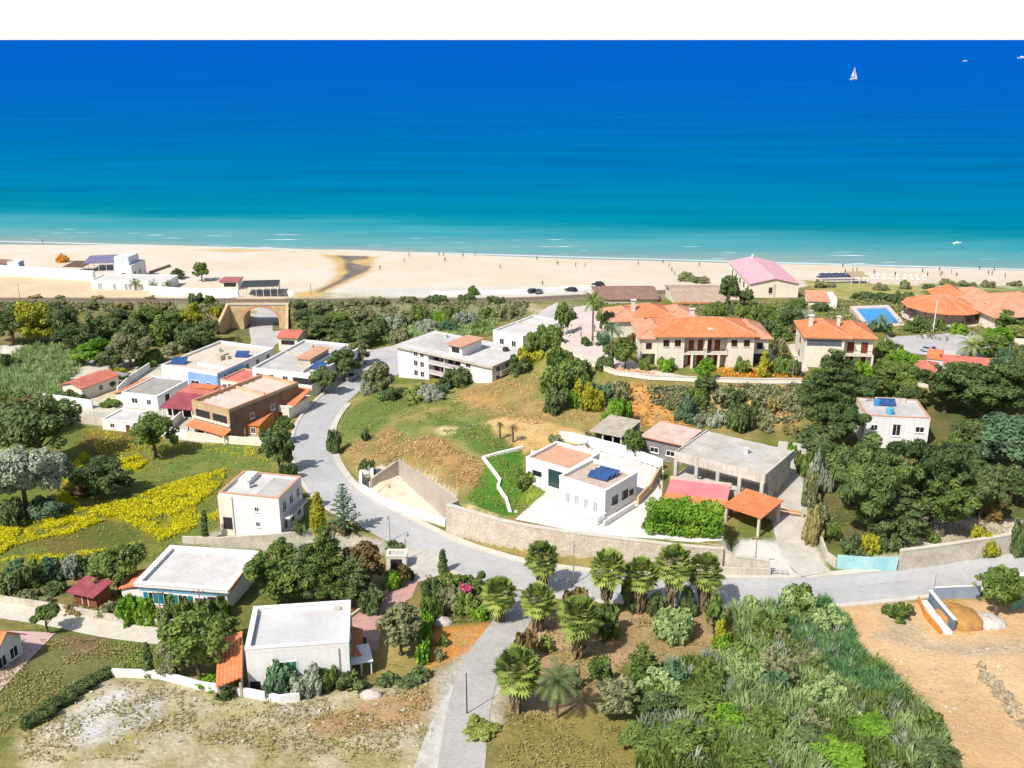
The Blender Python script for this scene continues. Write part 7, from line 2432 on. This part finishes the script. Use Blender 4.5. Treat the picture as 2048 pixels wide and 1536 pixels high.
for px, py, ty, w, c, l in [(1622,1090,1012,40,'dryolive','tall dry hedge column at the left of the grove by the drive'),(1620,1010,940,40,'olive','olive bush along the drive above the dry hedge column'),(1640,985,900,44,'silver','silvery shrub beside the drive at the edge of the pines'),(1655,1075,1040,50,'green','green bush by the gate post below the pines'),
    (1700,1110,1070,50,'dark','dark bush hanging over the turquoise wall'),(1740,1105,1064,40,'gold','yellowish bush above the turquoise wall'),(1780,1100,1060,50,'dark','dark brush above the right end of the turquoise wall'),(1865,1085,1060,30,'green','small bush on the dry garden wall'),(1965,1108,1050,56,'gold','yellow green tree leaning over the weathered stone wall'),
    (2036,1112,1040,44,'dark','dark tree overhanging the wall at the right edge'),(1985,1040,990,50,'brown','brownish bush at the right of the pines'),(2005,1000,972,30,'pink','pink flowering bush at the right edge of the grove'),(1580,912,884,30,'bright','green bush beside the head of the drive')]:
    X('shrub', c, px, py, ty, w, l)
# houses on the left foreground
X('cypress','dark',413,1084,1020,18,'dark slim cypress at the left wall of the tall white house')
X('shrub','dark',600,1072,1042,34,'dark round bush at the right wall of the tall white house')
X('cypress','gold',638,1066,984,32,'golden oval conifer between the tall white house and the road')
araucaria(690, 1072, 966, 84, 'pale spreading araucaria on the verge of the bend')
X('shrub','brown',685,1062,1036,50,'reddish bush at the foot of the araucaria')
X('round','green',240,1186,1090,112,'bushy green tree left of the white roofed bungalow')
for i, (px, py, ty, w, c) in enumerate([(30,1180,1128,80,'dark'),(72,1168,1120,60,'green'),(105,1162,1114,60,'bluegreen'),(140,1154,1112,56,'silver'),(178,1150,1110,50,'dark'),(30,1150,1122,50,'bluegreen'),(110,1186,1162,50,'dark'),(60,1200,1174,44,'olive'),(215,1230,1200,50,'olive'),(150,1226,1204,40,'dryolive'),(90,1208,1190,34,'olive')]):
    X('shrub', c, px, py, ty, w, 'garden scrub between the yellow meadow and the track wall on the left', 'scrub above the track wall')
X('umbrella','green',96,1266,1212,58,'small umbrella shaped tree beside the pink paved yard')
for i, (px, py, ty, w) in enumerate([(262,1244,1188,50),(298,1244,1192,46),(336,1246,1196,50),(372,1246,1196,46),(412,1246,1196,50),(445,1236,1190,40)]):
    X('shrub', 'bright' if i < 2 else 'green', px, py, ty, w, 'vine covered bush along the pergola below the white roofed bungalow', 'vines below the bungalow')
X('round','green',400,1356,1226,120,'large bushy tree left of the orange lean to')
X('round','olive',355,1350,1280,70,'olive bush in front of the large tree left of the lean to')
X('round','green',445,1290,1222,70,'green tree behind the upper end of the orange lean to')
X('cypress','dark',300,1354,1284,22,'slim dark cypress on the rough plot above the white wall')
X('shrub','bright',420,1372,1346,60,'low green growth along the white wall left of the lean to')
X('shrub','dark',455,1396,1366,40,'dark shrub in the corner of the white wall and lean to')
X('round','green',548,1200,1096,112,'broad round tree right of the white roofed bungalow')
X('shrub','bright',500,1130,1098,60,'bright hedge behind the white roofed bungalow')
X('shrub','green',560,1108,1080,60,'bright green hedge below the terrace wall')
X('pine','green',655,1200,1048,116,'tall olive green conifer above the white house')
X('pine','dark',618,1200,1085,80,'dark conifer left of the tall olive green one')
X('round','brown',732,1180,1080,84,'reddish brown tree beside the gate store')
X('pine','dark',708,1210,1110,80,'dark conifer in front of the reddish brown tree')
X('shrub','dark',742,1222,1176,60,'dark bush at the left of the brick driveway')
X('shrub','bright',786,1178,1140,40,'bright bush beside the gate of the brick driveway')
X('round','brown',808,1170,1128,26,'small brown tree at the gate of the brick driveway')
X('shrub','dark',790,1096,1080,36,'dark bush on top of the wall by the gate store')
X('shrub','dark',822,1160,1136,18,'dark slim bush at the right gate post of the driveway')
X('round','olive',803,1312,1206,88,'rounded olive tree between the driveway and the orange soil')
X('cypress','dark',886,1146,1098,20,'narrow dark cypress at the road corner of the garden')
for px, py, ty, w, c in [(868,1200,1150,50,'dark'),(905,1180,1140,60,'green'),(945,1180,1146,60,'green'),(975,1186,1158,44,'dark'),(900,1220,1170,56,'olive'),(935,1228,1180,60,'green'),(960,1236,1200,44,'bright'),(865,1240,1190,44,'green')]:
    X('shrub', c, px, py, ty, w, 'garden bush on the bank between the driveway and the fan palms', 'bushes left of the lane mouth')
X('shrub','pink',932,1196,1166,36,'pink flowering shrub among the bushes left of the lane mouth')
for i, (px, py) in enumerate([(846,1320),(850,1290),(854,1260),(856,1230)]):
    X('hedge','bright',px,py,py-36,24,'clipped green hedge bush in the row along the orange soil','hedge row along the orange soil', 'hedge', ry=1.3, rz=0)
X('shrub','olive',880,1320,1296,26,'small grey shrub on the orange soil')
X('shrub','green',886,1290,1268,24,'young green shrub on the orange soil')
for px, py, ty, w in [(775,1366,1340,50),(820,1366,1342,60),(720,1378,1350,44),(690,1372,1336,50),(850,1352,1330,36)]:
    X('shrub','dark',px,py,ty,w,'dark low bush in the row right of the square white house','bushes below the square white house')
X('shrub','bluegreen',562,1390,1322,66,'large prickly pear clump against the square white house', None, 'prickly_pear', 'cactus')
X('shrub','silver',612,1390,1330,60,'pale cactus with tall stems right of the prickly pear clump', None, 'prickly_pear', 'cactus')
X('shrub','green',655,1376,1330,50,'green bush right of the cactus clumps at the white house')
X('hedge','dark',196,1362,1340,60,'dark clipped hedge at the upper end of the diagonal row', 'diagonal dark hedge row', ry=.8, rz=.9)
X('hedge','dark',158,1388,1362,60,'dark clipped hedge second in the diagonal row', 'diagonal dark hedge row', ry=.8, rz=.9)
X('hedge','dark',118,1416,1388,60,'dark clipped hedge third in the diagonal row', 'diagonal dark hedge row', ry=.8, rz=.9)
X('hedge','dark',78,1446,1416,62,'dark clipped hedge at the lower end of the diagonal row', 'diagonal dark hedge row', ry=.8, rz=.9)
# fan palms
for px, py, ty, w, l in [(999,1242,1150,58,'fan palm left of the lane mouth'),(1083,1188,1080,56,'tallest fan palm right of the lane mouth at the kerb'),(1076,1262,1164,58,'fan palm in front of the tallest one right of the lane mouth'),(1157,1318,1188,70,'fan palm standing alone on the brown soil'),
    (1212,1236,1096,60,'fan palm at the left end of the roadside row'),(1280,1228,1112,58,'second fan palm of the roadside row'),(1342,1228,1086,64,'tallest fan palm of the roadside row'),(1406,1222,1104,60,'fan palm at the right end of the roadside row'),(1035,1424,1292,78,'fan palm right of the lane at the bottom')]:
    palm(px, py, ty, w, l, group='fan palms along the road')
feather(1114, 1436, 1340, 88, 'low spreading palm right of the lane at the bottom', 'dark', group=None)
feather(1176, 1240, 1200, 34, 'small yellowish palm between the roadside palms', 'gold')
for px, py, ty, w, c, s_, l in [(1150,1218,1174,60,'brown','shrub','olive brown bush at the kerb left of the roadside palms'),(1212,1272,1206,62,'green','shrub','green bush below the left roadside palm'),(1345,1276,1218,78,'reed','bowl','bowl shaped clipped shrub on the brown soil'),(1426,1270,1190,46,'green','round','slim green tree right of the bowl shaped shrub'),(1438,1290,1236,30,'gold','shrub','small yellowish bush below the slim green tree'),
    (1052,1318,1258,56,'brown','shrub','reddish brown bush beside the lane'),(1200,1380,1310,54,'green','round','rounded green tree left of the cone shaped one'),(1283,1368,1282,66,'green','pine','cone shaped green tree above the reeds'),(1230,1440,1356,82,'olive','round','grey green tree with a pale leaning trunk at the bottom'),(1140,1380,1330,40,'olive','shrub','grey shrub between the low palm and the rounded green tree'),
    (1260,1218,1150,44,'dark','shrub','dark undergrowth between the roadside palms'),(1310,1230,1180,44,'dark','shrub','dark undergrowth under the tallest roadside palm'),(1375,1226,1170,44,'dark','shrub','dark undergrowth at the right roadside palms'),
    (1990,1232,1128,98,'green','round','bushy round tree at the right edge by the hoarding'),(1792,1234,1204,56,'green','shrub','green weeds by the road above the building plot'),(960,1468,1440,80,'meadow','shrub','grassy clump at the foot of the lane'),(1090,1300,1270,40,'meadow','shrub','pale weeds left of the lone fan palm')]:
    X(s_, c, px, py, ty, w, l)
for px, py, ty, w, c in [(1320,1440,1380,90,'dark'),(1400,1430,1372,100,'green'),(1450,1470,1410,90,'bright'),(1370,1500,1440,110,'green'),(1530,1470,1414,90,'green'),(1620,1490,1440,100,'dark'),(1740,1470,1430,90,'bright'),(1820,1480,1446,80,'bright'),(1300,1400,1350,60,'green'),(1350,1370,1320,60,'bluegreen'),(1420,1380,1320,70,'green'),(1500,1540,1480,120,'green'),(1680,1540,1480,120,'bright'),(1280,1500,1450,90,'green'),(1860,1530,1480,100,'dark')]:
    X('round' if w > 85 else 'shrub', c, px, py, ty, w, 'leafy bush growing through the lower edge of the cane bed', 'bushes in the cane bed')
X('shrub','bright',1445,1296,1262,50,'green bush at the upper left edge of the cane bed')

for px, py, ty, w, c, s_ in [(1625,900,850,50,'dark','round'),(1610,950,905,40,'green','shrub'),(1640,1060,1010,50,'olive','shrub'),(1920,960,890,80,'pine','stone'),(1975,1000,930,70,'dark','round'),(1690,770,720,50,'green','round'),(1720,760,716,44,'bright','shrub'),(1820,820,770,70,'dark','round'),(1910,800,740,80,'pine','stone'),(2000,800,730,90,'pine','stone'),(1900,905,866,40,'green','shrub'),(1960,920,880,50,'dark','shrub'),(2020,890,850,60,'green','round')]:
    X(s_, c, px, py, ty, w, 'tree filling the gaps between the larger pines of the grove', 'undergrowth of the pine grove')
for k in range(30):
    rr_ = np.random.default_rng(500 + k)
    while True:
        px, py = rr_.uniform(1310, 1880), rr_.uniform(1215, 1500)
        if sdpoly(np.array([px]), np.array([py]), [(1470,1240),(1510,1205),(1640,1230),(1690,1300),(1760,1350),(1850,1450),(1880,1510),(1300,1510),(1310,1400),(1400,1340),(1480,1310)])[0] < 0: break
    w = rr_.uniform(44, 92)
    X('shrub', ['green','olive','reed','green','reed','bluegreen'][k % 6], px, py, py - w * rr_.uniform(.55, .85), w, 'bush standing among the canes of the large cane bed', 'bushes among the canes')
# ------------------------------------------------------------------ stuff: meadow, flowers, dry grass, reeds
def sample(pts, n, rng):
    poly = GP(pts)
    xs = np.array([p[0] for p in poly]); ys = np.array([p[1] for p in poly])
    out = []
    tot = 0
    while tot < n:
        P = np.stack([rng.uniform(xs.min(), xs.max(), n * 2), rng.uniform(ys.min(), ys.max(), n * 2)], 1)
        P = P[sdpoly(P[:, 0] + .8 * fbm(P[:, 0], P[:, 1], 3, 9), P[:, 1] + .8 * fbm(P[:, 0], P[:, 1], 3, 8), poly) < 0]
        out.append(P); tot += len(P)
    return np.concatenate(out)[:n]
def clear(P):
    """drop points on roads"""
    k = np.ones(len(P), bool)
    for nme, (hw, bl, _) in ROADS.items():
        k &= sdline(P[:, 0], P[:, 1], RPATH[nme])[0] > hw + .25
    return P[k]
def tufts(name, areas, colour, size, hgt_, seed, per=3, label=None, patch=0.0):
    rng = np.random.default_rng(seed)
    P = np.concatenate([clear(sample(a, n, rng)) for a, n in areas])
    if patch:
        P = P[fbm(P[:, 0], P[:, 1], 2.6, seed) > patch - .5 + rng.random(len(P)) * .3]
    P = np.repeat(P, per, 0)
    n = len(P)
    z = hgt(P[:, 0], P[:, 1])
    Q = np.stack([P[:, 0] + rng.normal(size=n) * size * .8, P[:, 1] + rng.normal(size=n) * size * .8, z + rng.random(n) * hgt_], 1)
    nr = unit(n, rng) + np.array([0, 0, .8]); nr /= np.linalg.norm(nr, axis=1)[:, None]
    co, q, t = leaf_quads(Q, nr, np.full(n, size), rng, rng.random(n), .6)
    return np_mesh(name, co, q, LM[colour], tone=t, kind='stuff')
tufts('yellow_flowers', [(YEL[0], 24000), (YEL[1], 2500), ([(-100,1130),(120,1120),(330,1080),(440,1040),(440,1000),(300,1090)], 1200), ([(-50,1045),(120,1035),(230,1035),(150,1065),(40,1090),(-50,1120)], 7000), ([(180,860),(330,880),(535,900),(540,925),(400,900),(200,915)], 900), ([(560,1170),(600,1165),(690,1170),(590,1180)], 10)], 'yellow', .13, .6, 1, 3, patch=.26)
tufts('meadow_grass', [(YEL[0], 9000), ([(-100,890),(150,860),(330,890),(535,895),(560,960),(440,1000),(430,1060),(330,1110),(170,1160),(-100,1165)], 9000),
      ([(680,830),(760,780),(860,780),(900,800),(960,830),(1010,890),(960,905),(880,850),(780,850),(680,910)], 6000),
      ([(850,826),(960,852),(1016,888),(1048,902),(1000,914),(962,908),(930,890),(890,868)], 1800), ([(965,918),(1046,898),(1052,962),(1092,985),(1030,1035),(930,1000)], 2500), ([(215,1290),(330,1290),(330,1345),(240,1340)], 900),
      ([(1040,700),(1116,650),(1120,690),(1090,760),(1010,770)], 1600)], 'meadow', .12, .3, 2, 3, patch=.3)
tufts('dry_grass', [([(690,900),(790,858),(830,885),(820,930),(880,975),(800,930),(730,960)], 3000), ([(900,800),(1000,750),(1110,760),(1200,840),(1060,850),(960,840)], 5000),
      ([(815,890),(860,868),(930,905),(972,935),(955,975),(915,980),(850,945)], 4000), ([(1150,830),(1260,790),(1330,800),(1400,850),(1250,860)], 2500)], 'dry', .13, .3, 3, 3, patch=.36)
tufts('weeds', [([(40,1454),(240,1360),(400,1385),(560,1412),(700,1390),(860,1370),(870,1454),(850,1530),(40,1530)], 6000), ([(-100,1290),(110,1280),(330,1285),(230,1345),(40,1454),(-100,1500)], 6000),
      ([(1030,1260),(1200,1235),(1420,1230),(1480,1310),(1250,1340),(1180,1430),(1020,1454)], 3500), ([(0,1185),(280,1190),(390,1240),(120,1230)], 1500), ([(1640,920),(2048,860),(2048,1080),(1640,1090)], 5000),
      ([(1010,1430),(1300,1460),(1300,1560),(1000,1560)], 1500), ([(500,1100),(800,1110),(740,1210),(500,1200)], 2500), ([(840,1150),(1010,1180),(1010,1240),(860,1250)], 1500)], 'dryolive', .11, .3, 4, 3, patch=.36)
tufts('embankment_scrub', [([(-200,606),(440,608),(440,660),(-200,660)], 6000), ([(575,606),(1060,604),(1040,640),(575,690)], 7000), ([(1300,775),(1600,775),(1600,845),(1400,845),(1300,800)], 4000), ([(1220,620),(1800,600),(1990,640),(2048,700),(1990,690),(1760,660),(1600,690),(1540,740),(1430,640)], 5000)], 'olive', .3, .7, 5, 3, patch=.3)
tufts('flower_bed', [([(1432,738),(1600,742),(1600,757),(1442,753)], 700), ([(1225,735),(1310,748),(1300,757),(1225,745)], 200)], 'orange', .18, .5, 6, 2)
def cane(name, pts, n, h0, h1, colour, seed, keep=None, per=46, spread=.75):
    """dense upright cane in feathery clumps, each blade bent once"""
    rng = np.random.default_rng(seed)
    Cn = clear(sample(pts, max(8, n // per), rng))
    if keep is not None:
        Cn = Cn[keep(Cn)]
    m = len(Cn)
    P = np.repeat(Cn, per, 0); ci = np.repeat(np.arange(m), per)
    n = len(P)
    off = rng.normal(size=(n, 2)) * spread * rng.uniform(.6, 1.3, m)[ci][:, None] * .6
    P = P + off
    z = hgt(P[:, 0], P[:, 1])
    hc = rng.uniform(h0, h1, m) * (1 + .3 * fbm(Cn[:, 0], Cn[:, 1], 6, seed + 3))
    H = hc[ci] * (1 - .28 * np.minimum(1, np.hypot(off[:, 0], off[:, 1]) / spread) ** 2) * rng.uniform(.55, 1.08, n)
    a = np.arctan2(off[:, 1], off[:, 0]) + rng.normal(size=n) * .7
    lean = rng.uniform(.15, .8, n)
    d = np.stack([np.cos(a), np.sin(a)], 1); s = np.stack([-np.sin(a), np.cos(a)], 1)
    t2 = rng.random(n) * 6.283
    s = np.stack([np.cos(t2), np.sin(t2)], 1)
    w = rng.uniform(.04, .10, n)[:, None]
    b0 = P - s * w * .6; b1 = P + s * w * .6
    md = P + d * (lean * .35)[:, None]; tp = P + d * (lean * 1.1)[:, None]
    co = np.stack([np.c_[b0, z], np.c_[b1, z], np.c_[md + s * w, z + H * .7], np.c_[md - s * w, z + H * .7], np.c_[tp, z + H * (1 - .12 * lean)]], 1).reshape(-1, 3)
    i = np.arange(n) * 5
    tri = np.concatenate([np.stack([i, i + 1, i + 2], 1), np.stack([i, i + 2, i + 3], 1), np.stack([i + 3, i + 2, i + 4], 1)])
    t = np.tile(np.clip(rng.random(n) * .5 + rng.random(m)[ci] * .6, 0, 1), 3)
    return np_mesh(name, co, tri, LM[colour], n=3, tone=t, kind='stuff')
BED = [(1470,1235),(1505,1196),(1560,1200),(1640,1225),(1680,1262),(1700,1310),(1760,1350),(1800,1400),(1850,1450),(1890,1500),(1900,1560),(1290,1560),(1290,1420),(1310,1350),(1400,1330),(1480,1310)]
def patch(seed, lo, hi, sc=7.0):
    return lambda P: (fbm(P[:, 0], P[:, 1], sc, seed) > lo) & (fbm(P[:, 0], P[:, 1], sc, seed) <= hi)
cane('cane_bed', BED, 52000, 1.5, 3.2, 'reed', 31, patch(90, -.08, 9))
cane('cane_bed', BED, 40000, 1.3, 2.8, 'silver', 35, patch(90, -.22, .02), spread=.6)
cane('cane_bed', BED, 60000, 1.2, 2.6, 'green', 36, patch(90, -9, -.05), spread=.9)
cane('green_cane', [(1545,1205),(1650,1222),(1690,1270),(1712,1330),(1780,1370),(1800,1420),(1700,1400),(1640,1330),(1560,1280)], 30000, 1.8, 3.0, 'cane', 32)
cane('reed_slope', [(-60,760),(50,706),(140,694),(170,720),(150,745),(120,775),(120,800),(90,830),(60,850),(-60,860)], 40000, 1.6, 2.8, 'reed', 33)
cane('reed_patch', [(760,640),(900,630),(1000,640),(980,670),(880,680),(770,690)], 14000, 1.2, 2.2, 'reed', 34)
# stones
def stones(name, areas, m, seed, r0, r1):
    rng = np.random.default_rng(seed)
    mb = MB()
    for pts, n in areas:
        for x, y in clear(sample(pts, n, rng)):
            z = float(hgt(x, y)); r = rng.uniform(r0, r1) * rng.uniform(.5, 1)
            bm = bmesh.new()
            for u in unit(8, rng): bm.verts.new((x + r * u[0], y + r * u[1], z + .08 + r * .65 * u[2]))
            bmesh.ops.convex_hull(bm, input=bm.verts[:])
            bm.verts.index_update()
            mb.add([tuple(v.co) for v in bm.verts], [tuple(v.index for v in f.verts) for f in bm.faces]); bm.free()
    return mb.build(name, m, kind='stuff')
M_STONE = mat('broken_stone', S(212,194,162), rough=.95, col2=S(140,118,86), scale=.9, fine=.25)
M_LIME = mat('limestone_scree', S(222,214,198), rough=.95, col2=S(186,174,150), scale=1.1, fine=.2)
stones('rubble', [([(1940,1322),(1965,1330),(2010,1380),(2060,1440),(2060,1470),(2030,1445),(1985,1390)], 160)], M_STONE, 8, .25, .7)
stones('loose_stones', [([(60,1454),(240,1360),(400,1390),(560,1415),(700,1400),(850,1380),(850,1500),(60,1500)], 260), ([(860,865),(910,855),(1000,840),(1080,850),(1070,890),(960,880)], 60), ([(690,900),(800,860),(900,890),(960,940),(900,980),(730,955)], 90), ([(1700,1300),(2048,1290),(2048,1500),(1900,1500)], 120)], M_LIME, 18, .12, .38)
stones('cliff_rocks', [([(1250,772),(1320,775),(1345,800),(1400,852),(1285,856),(1258,815)], 120), ([(1490,800),(1600,795),(1600,850),(1510,850)], 90)], mat('ochre_rock', S(214,162,92), rough=.95, col2=S(170,120,66), scale=.7, fine=.2), 28, .3, .9)
